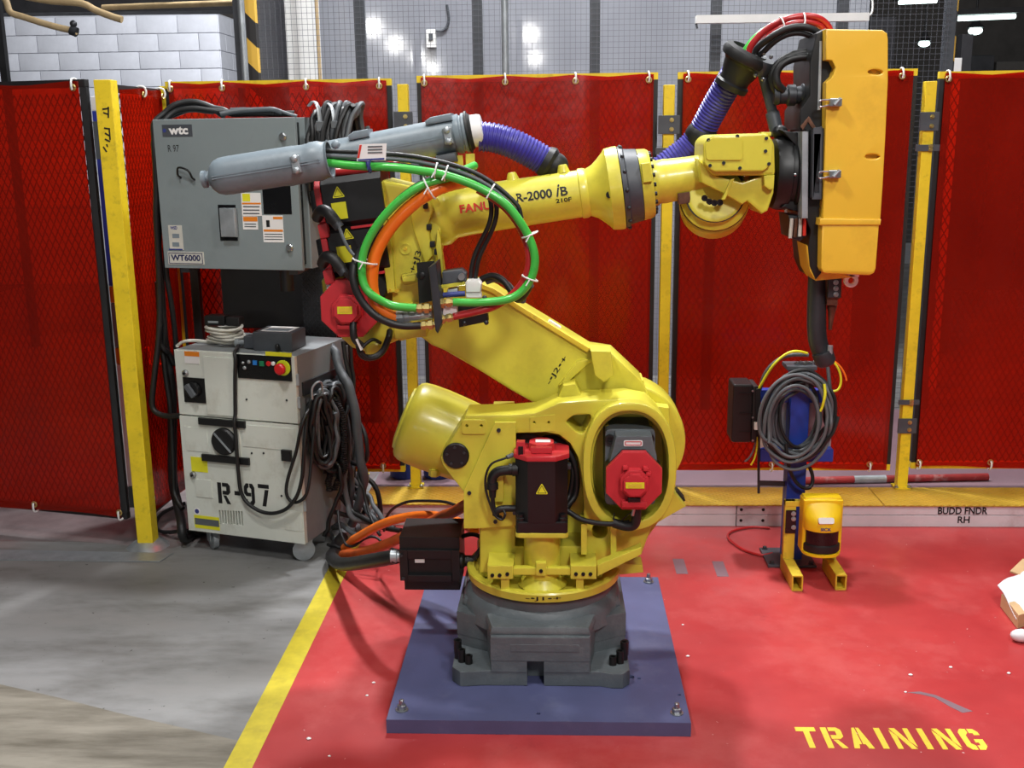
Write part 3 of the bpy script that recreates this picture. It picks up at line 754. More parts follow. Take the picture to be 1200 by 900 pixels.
for k in range(3):
    a = at(1140 + k * 40, 66 + (k % 3) * 7, 9.5)
    single(MB().box((a.x, 9.6, a.z / 2), (.34 + .04 * (k % 2), .6, a.z), .02), 'stacked_crate', 'hall_dark' if k % 2 else 'beam_dark', ('dark crate stack in the gloom beside the tall dark upright', 'dark middle crate stack in the gloom behind the last curtain panel', 'dark crate stack in the gloom furthest from the striped post')[k], 'crate')
# noticeboard glimpsed in the gap beside the corner post
a, b_ = at(112, 130, 1.9), at(140, 335, 1.9)
t = thing('notice_board', 'blue notice board glimpsed between the corner post and dark panel', 'board', (a.x, 1.9, .3))
part(MB().prism(WORLD_FRONT, rect(a.x - .02, b_.z, b_.x + .02, a.z), 1.9, 1.94, .004), 'board', 'bluebehind', t)
part(MB().prism(WORLD_FRONT, rect(a.x - .02, a.z + .003, b_.x, a.z + .07), 1.9, 1.94, .004), 'header', 'label_white', t)
part(MB().prism(WORLD_FRONT, rect(a.x - .02, b_.z - .09, b_.x + .06, b_.z - .003), 1.9, 1.94, .004), 'rail', 'label_orange', t)
part(MB().prism(WORLD_FRONT, rect(a.x - .02, b_.z - .33, b_.x + .10, b_.z - .093), 1.9, 1.94, .004), 'picture', 'wtc_grey', t)
part(MB().prism(WORLD_FRONT, rect(a.x - .02, b_.z - .42, b_.x + .12, b_.z - .333), 1.9, 1.94, .004), 'rail', 'label_orange', t)
part(MB().prism(WORLD_FRONT, rect(a.x - .02, 0, b_.x + .2, b_.z - .423), 1.9, 1.94, .004), 'lower_panel', 'label_white', t)
# ------------------------------------------------------------------ blue mounting plate
pt = thing('mounting_plate', 'thick blue steel plate bolted to the red floor under the robot', 'plate', (0, 0, 0))
PZ = .05
HOLES = [(gr(px, py, PZ), r) for (px, py, r) in ((631, 836, .007), (739, 793, .012), (749, 795, .006), (796, 814, .005))]
part(MB().prism(WORLD_TOP, rect(-.489, -.55, .478, .60), .001, PZ, .0015, holes=[ellipse(q.x, q.y, r, r, 14) for q, r in HOLES]), 'slab', 'plate_blue', pt)
for (px, py) in ((471, 832), (793, 836), (760, 682)):
    q = gr(px, py, PZ)
    n = piece('anchor_nut', lambda: MB().lathe((0, 0, 0), (0, 0, 1), [(0, .021), (.004, .021)], 18).lathe((0, 0, .004), (0, 0, 1), [(0, .015), (.014, .015), (.015, .013)], 6), 'anchor_nut', 'steel', pt, (q.x, q.y, PZ))
    piece('anchor_stud', lambda: MB().lathe((0, 0, 0), (0, 0, 1), [(0, .008), (.018, .008), (.02, .006)], 12), 'anchor_stud', 'steel', n, (q.x, q.y, PZ + .017))

# ------------------------------------------------------------------ the robot
robot = thing('industrial_robot', 'large yellow six-axis robot arm with grey base and red motors', 'robot', (0, 0, PZ))
YEL = 'robot_yellow'
# base casting
ft = .105
foot = [(-.30, -.30), (-.27, -.335), (-.245, -.335), (-.2, -.327), (-.045, -.327), (-.045, -.26), (.012, -.26), (.012, -.327), (.2, -.327), (.24, -.34), (.275, -.34), (.30, -.31), (.30, .30), (.27, .33), (-.27, .33), (-.30, .30)]
base = part(MB().prism(WORLD_TOP, foot, PZ, ft, .004)
     .prism(WORLD_TOP, [(-.165, -.33), (-.045, -.33), (-.045, -.20), (.012, -.20), (.012, -.33), (.165, -.33), (.185, -.19), (.295, -.13), (.295, .30), (-.295, .30), (-.295, -.13), (-.185, -.19)], ft - .004, .150, .003)
     .prism(WORLD_TOP, [(-.166, -.3315), (.166, -.3315), (.187, -.191), (.297, -.131), (.292, .29), (-.292, .29), (-.297, -.131), (-.187, -.191)], .140, .232, .006)
     .prism(WORLD_TOP, [(-.165, -.318), (.165, -.318), (.20, -.16), (.28, -.08), (.28, .28), (-.28, .28), (-.28, -.08), (-.20, -.16)], .215, .262, .018), 'base', 'cast_grey', robot, 'dark grey cast iron base')
part(MB().lathe((0, 0, .2), (0, 0, 1), [(0, .285), (.05, .28), (.075, .268), (.085, .255), (.115, .255), (.12, .25), (.145, .245)], 56), 'base_neck', 'cast_grey', robot)
for sx in (-1, 1):
    for (x, y, h) in ((.285, -.235, .065), (.245, -.275, .03), (.27, -.262, .045), (.29, -.20, .05)):
        piece('base_bolt%.3f' % h, lambda: MB().lathe((0, 0, 0), (0, 0, 1), [(0, .013), (h, .013), (h, .008), (h - .012, .0075)], 14), 'base_bolt', 'plastic_black', robot, (sx * x, y, ft))
part(MB().prism(WORLD_FRONT, rect(-.10, .178, .13, .205), -.333, -.325, .002), 'nameplate', 'cast_grey', robot)
# slewing table
table = part(MB().lathe((0.008, 0, .325), (0, 0, 1), [(0, .262), (.003, .272), (.030, .276), (.036, .272), (.036, .25), (.026, .245), (.026, .05)], 64), 'turntable', YEL, robot)
part(MB().prism_px([(722, 660), (753, 662), (754, 671), (722, 674)], -.05, .03, .003), 'stop_lug', YEL, table)
def wrapz(r, z0):
    return lambda a, b: Vector((.008 + r * math.sin(a / r), -r * math.cos(a / r), z0 + b))
part(text_mb('-\u2022J1\u2022+', None, -.058, 0, .12, .016, bold=.01, cyl=wrapz(.2765, .3345)), 'axis_mark', 'ink_black', table)
# front bridge over the table
br = part(MB().prism_px([(598, 666), (672, 666), (672, 674), (598, 674)], -.235, -.205, .003), 'bridge', YEL, robot)
part(MB().prism_px([(571, 663), (601.5, 663), (601.5, 679), (571, 679)], -.245, -.08, .004), 'bridge_block', YEL, robot)
part(MB().prism_px([(668.5, 663), (699, 663), (699, 679), (668.5, 679)], -.245, -.08, .004), 'bridge_block', YEL, robot)
for (x0, x1) in ((587, 597), (675, 684)): part(MB().prism_px([(x0, 678), (x1, 678), (x1, 699), (x0, 699)], -.235, -.21, .002), 'bridge_foot', YEL, robot)
part(MB().prism_px([(628, 660), (640, 660), (640, 675), (628, 675)], -.245, -.22, .003), 'bridge_tab', YEL, robot)
for (px, py) in ((634, 669), (577, 674), (585.5, 674), (594.5, 672.5), (675, 672.5), (683.5, 672.5), (692, 672.5)):
    piece('brbolt', lambda: hexbolt(.0065, .004, False, (0, -1, 0), True), 'bolt', 'ink_black', br, at(px, py, -.2465))
# ramps and web behind the bridge
part(MB().prism(WORLD_TOP, [(-.215, -.12), (.215, -.12), (.24, .12), (-.24, .12)], .35, .405, .01), 'table_boss', YEL, robot)
part(MB().prism_px([(571, 663), (562, 652), (562, 640), (600, 640), (600, 662)], -.12, .1, .004), 'table_web', YEL, robot)
part(MB().prism_px([(699, 668), (752, 645), (752, 638), (668, 640), (668, 664)], -.12, .1, .005), 'table_web', YEL, robot)
part(MB().prism_px([(700, 676), (752, 650), (752, 641), (700, 662)], -.235, -.19, .004), 'table_rib', YEL, robot)
for x in (684.5, 719): part(MB().prism_px([(x - 3.5, 614), (x + 3.5, 614), (x + 3.5, 650), (x - 3.5, 650)], -.19, -.08, .002), 'table_rib', YEL, robot)
# turret side casting with ring opening and motor recess
YF = -.13
def oval(cx, cy, rx, ry, n=44, p=2.35):
    r = []
    for k in range(n):
        a = 2 * math.pi * k / n; c, s = math.cos(a), math.sin(a)
        r.append((cx + rx * abs(c) ** (2 / p) * (1 if c >= 0 else -1), cy + ry * abs(s) ** (2 / p) * (1 if s >= 0 else -1)))
    return r
outl = [(546, 487), (600, 486), (627, 484), (640, 478.5), (655, 472), (676, 470), (735, 467), (760, 472), (778, 490), (789, 515), (792, 545), (786, 572), (804, 594), (764, 617), (752, 650), (700, 672), (562, 672), (562, 619), (544, 619), (544, 578), (519, 546), (516, 536)]
recess = [(604, 508), (640, 507), (655, 510), (668, 520), (677, 536), (682, 560), (684, 596), (684, 640), (604, 640)]
pocket = roundpoly([(663, 494), (672, 487), (692, 486), (693, 491), (683, 508), (677, 507)], 3, 3)
PADH = ((547, 499), (564, 499), (626, 495), (643, 495))
turret = part(MB().prism_px(outl, YF, .03, .007, holes=[recess, oval(738, 549, 43, 63), pocket, ellipse(703, 622, 9, 9, 20)] + [ellipse(px, py, .8, .8, 10) for px, py in PADH]), 'turret_casting', YEL, robot)
part(MB().prism_px([(560, 490), (628, 488), (655, 476), (735, 471), (784, 478), (788, 560), (780, 600), (752, 640), (562, 640)], .0, .06, .004, holes=[ellipse(702, 618, 10, 10, 20)]), 'turret_back', YEL, robot)
q = at(703, 622, YF); part(MB().prism(WORLD_FRONT, ellipse(q.x, q.z, .038, .038, 24), YF + .008, .24, 0, holes=[ellipse(q.x, q.z, .032, .032, 24)]).prism(WORLD_FRONT, ellipse(q.x, q.z, .037, .037, 24), .225, .24), 'cable_port', YEL, robot, 'deep round port through the casting')
part(MB().prism(WORLD_FRONT, xz(oval(738, 547, 55, 75), -.185), -.185, YF + .005, .006, holes=[xz(oval(738, 547, 45.5, 65), -.185)]), 'ring_rim', YEL, robot)
part(MB().prism_px(roundpoly([(541, 492), (570, 492), (570, 509), (541, 509)], 4, 3), YF - .006, YF + .004, .0015, holes=[ellipse(px, py, 1.7, 1.7, 12) for px, py in PADH[:2]]), 'pad', YEL, turret)
part(MB().prism_px([(621, 489), (650, 486), (650, 505), (621, 507)], YF - .003, YF + .004, .001, holes=[ellipse(px, py, 1.5, 1.5, 12) for px, py in PADH[2:]]), 'pad', YEL, turret)
cap = part(MB().lathe(at(534.5, 533.5, YF), (0, -1, 0), [(0, .045), (.008, .045), (.012, .041)], 32), 'pivot_cap', 'plastic_black', robot, 'black round pivot cap')
c0 = at(534.5, 533.5, YF)
for k in range(5):
    a = k * 1.2566 + .4; piece('capbolt', lambda: hexbolt(.005, .004, False, (0, -1, 0)), 'bolt', 'dark_steel', cap, c0 + Vector((.031 * math.cos(a), -.012, .031 * math.sin(a))))
# sheet cover beside the vertical motor
cov = part(MB().prism_px([(580, 495), (604.5, 495), (604.5, 616), (561, 619.5), (543.5, 619.5), (543.5, 575)], -.152, -.138, .002), 'sheet_cover', YEL, robot)
for (px, py) in ((584.5, 504), (550, 577.5), (580.5, 611)): piece('covbolt', lambda: hexbolt(.007, .005, False, (0, -1, 0), True), 'bolt', 'dark_steel', cov, at(px, py, -.152))
part(MB().prism_px([(582, 553), (590, 553), (590, 588), (580, 588)], -.175, -.15, .002), 'cover_tab', YEL, cov)
part(MB().prism_px([(592, 553), (606, 553), (606, 585), (592, 585)], -.14, -.10, .002), 'bracket', YEL, robot)
for py in (560, 576): piece('brk2', lambda: hexbolt(.007, .004, False, (0, -1, 0), True), 'bolt', 'ink_black', robot, at(599, py, -.14))

def octagon(r, rot=math.pi / 8, sx=1, sy=1):
    return [(sx * r * math.cos(rot + k * math.pi / 4), sy * r * math.sin(rot + k * math.pi / 4)) for k in range(8)]
def tri_sign(fr, s, d, parent):
    t = part(MB().prism(fr, roundpoly([(-s, -s * .85), (s, -s * .85), (0, s * .95)], s * .25, 3), d, d - .0012), 'warning_sign', 'label_yellow', parent, 'yellow triangular warning sign')
    O, u, v, n = fr
    part(MB().prism((O - n * 0.0, u, v, n), roundpoly([(-s * .75, -s * .7), (s * .75, -s * .7), (0, s * .65)], s * .15, 2), d - .0011, d - .0017, holes=[[(-s * .62, -s * .62), (s * .62, -s * .62), (0, s * .5)]]), 'sign_border', 'ink_black', t)
# vertical first-axis motor
MX, MY = at(635, 580, -.17).x, -.165
zb = at(635, 627, -.25).z; zt_ = at(635, 541, -.25).z
fz = (Vector((MX, MY, 0)), Vector((1, 0, 0)), Vector((0, 1, 0)), Vector((0, 0, 1)))
part(MB().cyl((MX, MY, .36), (MX, MY, zb), .062, 28).lathe((MX, MY, .355), (0, 0, 1), [(0, .085), (.03, .063)], 28), 'motor_pillar', YEL, robot)
part(MB().prism(fz, roundpoly(rect(-.089, -.085, .089, .085), .02, 4), zb - .012, zb + .006, .003), 'motor_flange', YEL, robot)
bodyp = [(-.087, -.045), (-.045, -.085), (.045, -.085), (.087, -.045), (.087, .045), (.045, .085), (-.045, .085), (-.087, .045)]
m1 = part(MB().prism(fz, roundpoly(rect(-.087, -.084, .087, .084), .012, 3), zb + .004, zb + .045, .004).prism(fz, bodyp, zb + .04, zt_, .003), 'vertical_motor', 'motor_black', robot, 'black octagonal motor standing upright')
part(MB().prism(fz, [(x * 1.06, y * 1.06) for x, y in bodyp], zt_, zt_ + .018, .004), 'motor_cap', 'motor_red', m1, 'red octagonal motor cap')
part(MB().prism(fz, [(x * .45 - .0, y * .5 + .005) for x, y in octagon(.1)], zt_ + .016, zt_ + .045, .004), 'encoder_cap', 'motor_red', m1)
part(MB().box((MX, MY - .05, zt_ + .03), (.07, .02, .022), .003), 'encoder_clip', 'motor_red', m1)
part(MB().box((MX + .005, MY - .0, zt_ + .0465), (.05, .03, .002)), 'sticker', 'label_white', m1)
part(MB().box((MX - .068, MY - .045, zt_ + .035), (.028, .03, .05), .003), 'connector_block', 'motor_red', m1)
part(MB().box((MX - .068, MY - .062, zt_ + .03), (.016, .006, .03), .001), 'connector_face', 'panel_black', m1)
sf = (Vector((MX, MY - .085, (zb + zt_) / 2 + .0)), Vector((1, 0, 0)), Vector((0, 0, 1)), Vector((0, 1, 0)))
q = at(635, 573, MY - .085)
tri_sign((Vector((q.x, MY - .085, q.z)), sf[1], sf[2], sf[3]), .021, 0, m1)
for sx in (-1, 1):
    piece('m1b', lambda: MB().lathe((0, 0, 0), (0, 0, 1), [(0, .015), (.012, .015), (.014, .011), (.024, .011), (.024, .006)], 14), 'mount_bolt', 'plastic_black', m1, (MX + sx * .07, MY - .065, zb + .043))
    part(MB().box((MX + sx * .088, MY - .02, zt_ - .035 if sx > 0 else zb + .06), (.02, .03, .02), .005), 'lug', 'dark_steel', m1)
# side connectors of that motor
e = part(MB().tube(catmull(ats([(607, 550, -.2), (594, 551, -.2), (583, 553, -.2), (577, 560, -.2), (577, 570, -.2)]), 6), .017, 14), 'elbow_connector', 'rubber_black', robot, 'black elbow cable connector')
part(MB().lathe(at(577, 566, -.2), (0, 0, -1), [(0, .02), (.02, .02), (.022, .013), (.05, .011)], 16), 'connector_nut', 'rubber_black', e)
part(MB().lathe(at(607, 550, -.2), (-1, 0, 0), [(0, .023), (.018, .023), (.02, .02), (.03, .02)], 16), 'connector_nut', 'plastic_black', e)
part(MB().tube(catmull(ats([(577, 578, -.2), (578, 592, -.2), (581, 603, -.2), (587, 607, -.19)]), 6), .0075, 10), 'motor_lead', 'rubber_black', e)
e = part(MB().tube(catmull(ats([(606, 596, -.19), (590, 596, -.2), (582, 599, -.2), (581, 604, -.2)]), 6), .012, 12), 'elbow_connector', 'rubber_black', robot)
part(MB().tube(catmull(ats([(604, 532, -.2), (592, 537, -.22), (577, 543, -.22), (570, 555, -.22), (569, 572, -.22), (574, 590, -.22), (580, 604, -.22), (588, 609, -.22), (592, 603, -.22), (590, 598, -.21)]), 6), .004, 8), 'sensor_lead', 'rubber_black', e)
part(MB().cyl(at(601, 533, -.205), at(594, 536, -.218), .0075, 10), 'lead_sleeve', 'cable_grey', e)
# cables looping over the top of the recess behind the motor
for k, pp in enumerate(([(602, 512, -.05), (622, 511, -.07), (640, 517, -.08), (658, 525, -.1), (664, 540, -.12)],
                        [(602, 516, -.05), (620, 515, -.07), (636, 520, -.09), (650, 528, -.1)],
                        [(602, 522, -.05), (616, 520, -.08), (628, 524, -.1), (636, 530, -.1)],
                        [(630, 516, -.05), (648, 513, -.06), (662, 522, -.09), (672, 540, -.1), (676, 560, -.1), (674, 580, -.1), (666, 592, -.12), (662, 602, -.15)],
                        [(640, 514, -.05), (656, 518, -.08), (668, 534, -.09), (671, 556, -.1), (668, 578, -.1), (663, 590, -.12)],
                        [(664, 598, -.17), (680, 608, -.19), (700, 613, -.2), (722, 614, -.21), (738, 612, -.22)])):
    part(MB().tube(catmull(ats(pp), 7), (.009, .008, .008, .011, .008, .009)[k], 10), 'turret_cable', 'rubber_black' if k > 2 else 'rubber_grey', robot, 'black cable looped inside the turret' if k == 3 else None)
# second-axis motor inside the ring
c = at(741, 548, -.2)
m2 = part(MB().prism_px(roundpoly([(709, 503), (768, 503), (768, 592), (709, 592)], 6, 3), -.165, .0, .004), 'shoulder_motor', 'cast_grey', robot, 'grey motor housing in the oval ring')
part(MB().prism_px(roundpoly([(709, 499), (767, 499), (767, 508), (709, 508)], 4, 3), -.12, .0, .003), 'motor_flange', YEL, m2)
part(MB().prism_px([(722, 511), (764, 511), (770, 535), (770, 580), (716, 580), (713, 545)], -.23, -.1, .006), 'motor_body', 'cast_grey', m2)
rc = at(743, 564, -.27)
fr2 = (rc, Vector((1, 0, 0)), Vector((0, 0, 1)), Vector((0, 1, 0)))
part(MB().prism(fr2, octagon(.098, sy=1.08), .03, .09, .004), 'motor_body', 'motor_black', m2)
part(MB().prism(fr2, octagon(.099, sy=1.08), 0, .028, .004), 'motor_cap', 'motor_red', m2, 'red octagonal motor cap')
part(MB().prism(fr2, [(x, y + .0) for x, y in octagon(.050)], -.03, .003, .004), 'encoder_cap', 'motor_red', m2)
part(MB().prism(fr2, octagon(.040), -.045, -.028, .003), 'encoder_lid', 'motor_red', m2)
part(MB().prism(fr2, rect(-.03, -.009, .03, .011), -.0465, -.0445), 'sticker', 'label_yellow', m2)
part(MB().prism(fr2, rect(-.022, -.005, .022, .006), -.0472, -.0464), 'sticker_text', 'stand_yellow', m2)
part(MB().prism(fr2, rect(-.04, -.082, .04, -.062), -.025, .003, .003), 'encoder_clip', 'motor_red', m2)
part(MB().prism(fr2, rect(-.02, -.062, .02, -.048), -.03, .003, .002), 'encoder_gap', 'panel_black', m2)
for (x, y) in ((-.03, .05), (.036, .046), (.045, .03)): part(MB().prism(fr2, rect(x - .008, y - .006, x + .008, y + .006), -.02, .002, .002), 'clip', 'motor_red', m2)
for (px, py) in ((714.5, 514), (761, 513)): piece('m2bolt', lambda: MB().lathe((0, 0, 0), (0, -1, 0), [(0, .016), (.015, .016), (.015, .009), (.008, .008)], 16), 'mount_bolt', 'plastic_black', m2, at(px, py, -.165))
q = at(742, 519.5, -.231); ff = (q, Vector((1, 0, 0)), Vector((0, 0, 1)), Vector((0, 1, 0)))
part(MB().prism(ff, roundpoly(rect(-.031, -.010, .031, .010), .005, 3), -.001, .002), 'sticker', 'label_white', m2)
part(MB().prism(ff, roundpoly(rect(-.027, -.007, .027, .007), .003, 3), -.0016, -.0008, holes=[rect(-.024, -.0045, .024, .0045)]), 'sticker_border', 'motor_red', m2)
e = part(MB().tube(catmull(ats([(719, 613, -.22), (735, 617, -.235), (744, 614, -.24), (746, 600, -.245), (745, 588, -.245)]), 6), .016, 12), 'elbow_connector', 'rubber_black', robot)
part(MB().cyl(at(741, 604, -.262), at(743, 596, -.262), .006, 10), 'connector_pin', 'steel', e)
part(MB().tube(catmull(ats([(720, 601, -.2), (719, 609, -.21), (724, 613, -.22), (733, 606, -.24), (742, 598, -.26)]), 6), .0022, 6), 'sensor_lead', 'ink_black', e)
# shoulder drum behind the casting
dc = at(733, 519, .06)
rr = (at(804, 519, .06) - dc).x
part(MB().lathe(dc, (0, 1, 0), [(0, rr - .012), (.006, rr - .003), (.02, rr), (.17, rr), (.185, rr - .01)], 64), 'shoulder_drum', YEL, robot)
q = at(744, 447, .1); part(MB().box((q.x, .14, q.z - .005), (.06, .12, .03), .004), 'drum_pad', YEL, robot)
q = at(794, 581, -.06); part(MB().bar(at(789, 575, -.06), at(799, 587, -.06), .05, .03, .005), 'rubber_stop', 'rubber_black', robot, 'black rubber end stop')
# balancer cylinder
b0, b1 = at(474, 490, .16), at(662, 562, .16)
ax = (b1 - b0)
part(MB().lathe(b0, ax, [(-.012, .03), (-.010, .085), (-.004, .115), (.003, .118), (.005, .128), (.014, .142), (.03, .150), (.06, .154), (.12, .155), (.20, .151), (.30, .144), (.42, .13), (.6, .118)], 48), 'balancer', YEL, robot, 'rounded yellow balancer cylinder')
for (px, py) in ((509, 554),):
    q = at(px, py, .06); part(MB().lathe(q + Vector((0, 0, .04)), (0, 0, -1), [(0, .013), (.025, .013), (.027, .021), (.05, .021), (.054, .015)], 6), 'drain_plug', YEL, robot)
part(MB().prism_px([(466, 509), (470, 510), (476, 507), (476, 511), (470, 515), (466, 513)], .01, .02), 'scuff', 'ink_black', robot) if False else None
q = at(590, 478, .12); part(MB().box((q.x, .14, q.z + .004), (.075, .08, .012), .002), 'balancer_plate', YEL, robot)

# upper arm: hollow-sided lever from shoulder to elbow
YA0, YA1 = .045, .215
armo = [(489, 393), (470, 372), (486, 340), (560, 331), (580, 340), (610, 360), (650, 384), (692, 410), (718, 414), (752, 446), (770, 480), (700, 520), (672, 482), (658, 478), (636, 479), (600, 459), (560, 434), (520, 411), (505, 405)]
arm = part(MB().prism_px(armo, YA0, YA1, .016), 'upper_arm', YEL, robot)
part(MB().prism_px([(692, 411), (716, 412), (719, 440), (708, 448), (697, 440)], -.05, .06, .004), 'arm_pad', YEL, robot)
part(MB().prism_px([(660, 452), (674, 450), (685, 470), (683, 474), (650, 475)], -.05, .06, .004), 'arm_pad', YEL, robot)
part(MB().prism_px([(560, 331), (580, 339), (610, 359), (692, 409), (688, 413), (606, 363), (576, 343), (558, 336)], YA0 - .012, YA0 + .02, .002), 'arm_flange', 'stand_yellow', robot)
for (px, py) in ((681, 430), (666, 442)):
    piece('armboss', lambda: MB().lathe((0, 0, 0), (0, -1, 0), [(0, .014), (.012, .014), (.012, .005), (.006, .004)], 16), 'arm_boss', YEL, arm, at(px, py, YA0))
part(MB().prism_px([(655, 452), (663, 450), (693, 424), (688, 421), (676, 424)], .02, YA0 + .01, .004), 'arm_rib', YEL, arm)
o = at(652, 436, YA0 - .002); w = at(662, 424, YA0 - .002) - at(646, 448, YA0 - .002); w.normalize()
part(text_mb('-\u2022J2\u2022+', (at(645.5, 452, YA0 - .0015), w, Vector((-w.z, 0, w.x)), Vector((0, 1, 0))), 0, 0, .115, .022, bold=.01), 'axis_mark', 'ink_black', arm)
q = at(649, 383, .06); part(MB().bar(at(642, 377, .08), at(656, 386, .08), .03, .02, .002), 'arm_tag', 'label_white', robot)
# elbow housing
YE = -.10
elb = part(MB().prism_px([(376, 330), (384, 318), (470, 300), (490, 330), (492, 385), (470, 398), (455, 404), (440, 416), (412, 408), (392, 390), (380, 365)], -.05, .10, .012), 'elbow_casting', YEL, robot)
part(MB().prism_px([(442, 214), (450, 211), (506, 224), (516, 238), (518, 262), (512, 300), (516, 330), (508, 372), (500, 392), (470, 400), (458, 396), (459, 345), (451, 330), (445, 250)], YE, .10, .008), 'elbow_body', YEL, robot)
# step plates and flange on the elbow body
part(MB().prism_px([(441, 214), (449, 213), (452, 250), (460, 300), (463, 342), (454, 344), (448, 300)], YE - .02, YE + .02, .003), 'elbow_flange', YEL, robot)
part(MB().prism_px([(460, 360), (496, 352), (500, 352), (500, 395), (462, 398)], YE - .015, YE + .02, .004), 'elbow_plate', YEL, robot)
part(MB().prism_px([(470, 322), (488, 318), (498, 320), (500, 332), (472, 334)], YE - .02, YE + .02, .004), 'elbow_pad', YEL, robot)
part(MB().prism_px([(478, 236), (502, 230), (508, 246), (502, 262), (507, 300), (498, 310), (484, 270)], YE - .025, YE + .02, .008), 'elbow_hub', YEL, robot)
c = at(475, 291.5, YE)
bs = part(MB().lathe(c, (0, -1, 0), [(0, .019), (.005, .019), (.005, .015), (.003, .015)], 24), 'elbow_boss', YEL, robot); part(MB().lathe(c + Vector((0, -.003, 0)), (0, -1, 0), [(0, .007), (.004, .006)], 6), 'plug', 'stand_yellow', bs)
part(text_mb('+\u2022J3', (at(483, 312, YE - .026), Vector((.35, 0, .93)).normalized(), Vector((-.93, 0, .35)).normalized(), Vector((0, 1, 0))), -.02, -.02, .075, .025, bold=.01), 'axis_mark', 'ink_black', robot)
for (px, py) in ((444, 220), (455.5, 303), (474, 326), (464, 341), (457, 340), (466, 340)): piece('elbolt', lambda: hexbolt(.005, .004, False, (0, -1, 0), True), 'bolt', 'stand_yellow', robot, at(px, py, YE - .02))
for (px, py) in ((499, 241), (503, 266), (507, 286), (512, 295)): part(MB().box(at(px, py, YE - .02), (.016, .02, .02), .003), 'limit_block', 'plastic_black', robot)
part(MB().prism_px([(513, 268), (516, 280), (520, 320), (516, 322), (511, 290)], YE - .04, YE - .02, .001), 'elbow_strip', YEL, robot)
# third-axis motor: red, facing out from the elbow
rc = at(413, 361, -.16)
f3 = (rc, Vector((1, 0, 0)), Vector((0, 0, 1)), Vector((0, 1, 0)))
m3 = part(MB().prism(f3, octagon(.100), .02, .16, .006), 'elbow_motor', 'motor_black', robot, 'black motor behind the red elbow cap')
part(MB().prism(f3, [(x - .008, y) for x, y in octagon(.104)], -.01, .025, .006), 'motor_cap', 'motor_red', m3, 'red octagonal motor cap')
part(MB().prism(f3, [(x - .012, y) for x, y in octagon(.052)], -.045, -.008, .005), 'encoder_cap', 'motor_red', m3)
part(MB().prism(f3, [(x - .012, y) for x, y in octagon(.042)], -.058, -.043, .003), 'encoder_lid', 'motor_red', m3)
part(MB().prism(f3, rect(-.038, -.010, .010, .014), -.0595, -.0575), 'sticker', 'label_yellow', m3)
part(MB().prism(f3, rect(-.033, -.005, .005, .009), -.0602, -.0594), 'sticker_text', 'stand_yellow', m3)
part(MB().prism(f3, rect(-.045, -.064, .02, -.05), -.04, 0, .003), 'encoder_clip', 'motor_red', m3)
part(MB().tube(catmull(ats([(414, 378, -.2), (414, 388, -.21), (416, 398, -.21), (424, 405, -.2)]), 5), .012, 10), 'motor_plug', 'rubber_black', m3)
q = at(421, 404, -.222); part(MB().bar(at(418, 397, -.215), at(424, 410, -.215), .016, .006), 'plug_tag', 'label_white', m3)
for pp, r in (([(419, 400, -.19), (424, 416, -.18), (436, 419, -.17), (448, 412, -.16), (455, 397, -.15), (457, 388, -.12)], .011), ([(424, 408, -.17), (430, 402, -.16), (438, 398, -.14), (446, 402, -.12)], .006), ([(422, 412, -.2), (432, 420, -.19), (444, 417, -.17), (452, 404, -.15)], .007)):
    part(MB().tube(catmull(ats(pp), 6), r, 10), 'elbow_cable', 'rubber_black', robot)
part(MB().lathe(at(440, 407, -.06), (0, -1, 0), [(0, .028), (.05, .028), (.055, .022)], 20), 'elbow_port', YEL, robot)
part(MB().lathe(at(437, 335, -.08), (.25, -1, 0), [(0, .05), (.04, .05), (.05, .04)], 24), 'cable_gland', 'plastic_black', robot)
# wrist drive motors at the back of the forearm: two long black blocks with red rear caps
def wrist_motor(px0, py0, px1, py1, h, Y0, Y1, nm):
    a, b_ = at(px0, py0, Y0), at(px1, py1, Y0); ax = (b_ - a).normalized(); up = Vector((-ax.z, 0, ax.x))
    fr = (a, ax, up, Vector((0, 1, 0))); L = (b_ - a).length
    m = part(MB().prism((a, up, Vector((0, 1, 0)), ax), [(-h / 2, .02), (-h / 2 + .02, 0), (h / 2 - .02, 0), (h / 2, .02), (h / 2, Y1 - Y0), (-h / 2, Y1 - Y0)], .02, L, .004), nm, 'motor_black', robot, 'black wrist motor behind the forearm')
    part(MB().prism((a, up, Vector((0, 1, 0)), ax), [(-h / 2 - .006, .024), (-h / 2 + .028, -.006), (h / 2 - .028, -.006), (h / 2 + .006, .024), (h / 2 + .006, Y1 - Y0), (-h / 2 - .006, Y1 - Y0)], 0, .02, .003), 'motor_cap', 'motor_red', m)
    part(MB().prism((a, up, Vector((0, 1, 0)), ax), rect(-h / 2 + .04, .03, h / 2 - .035, .12), -.025, 0, .004), 'encoder_cap', 'panel_black', m)
    part(MB().prism(fr, rect(L - .12, -h / 2 - .006, L - .02, -h / 2 + .002), -.002, .03, .001), 'red_strip', 'motor_red', m)
    return fr, m, L
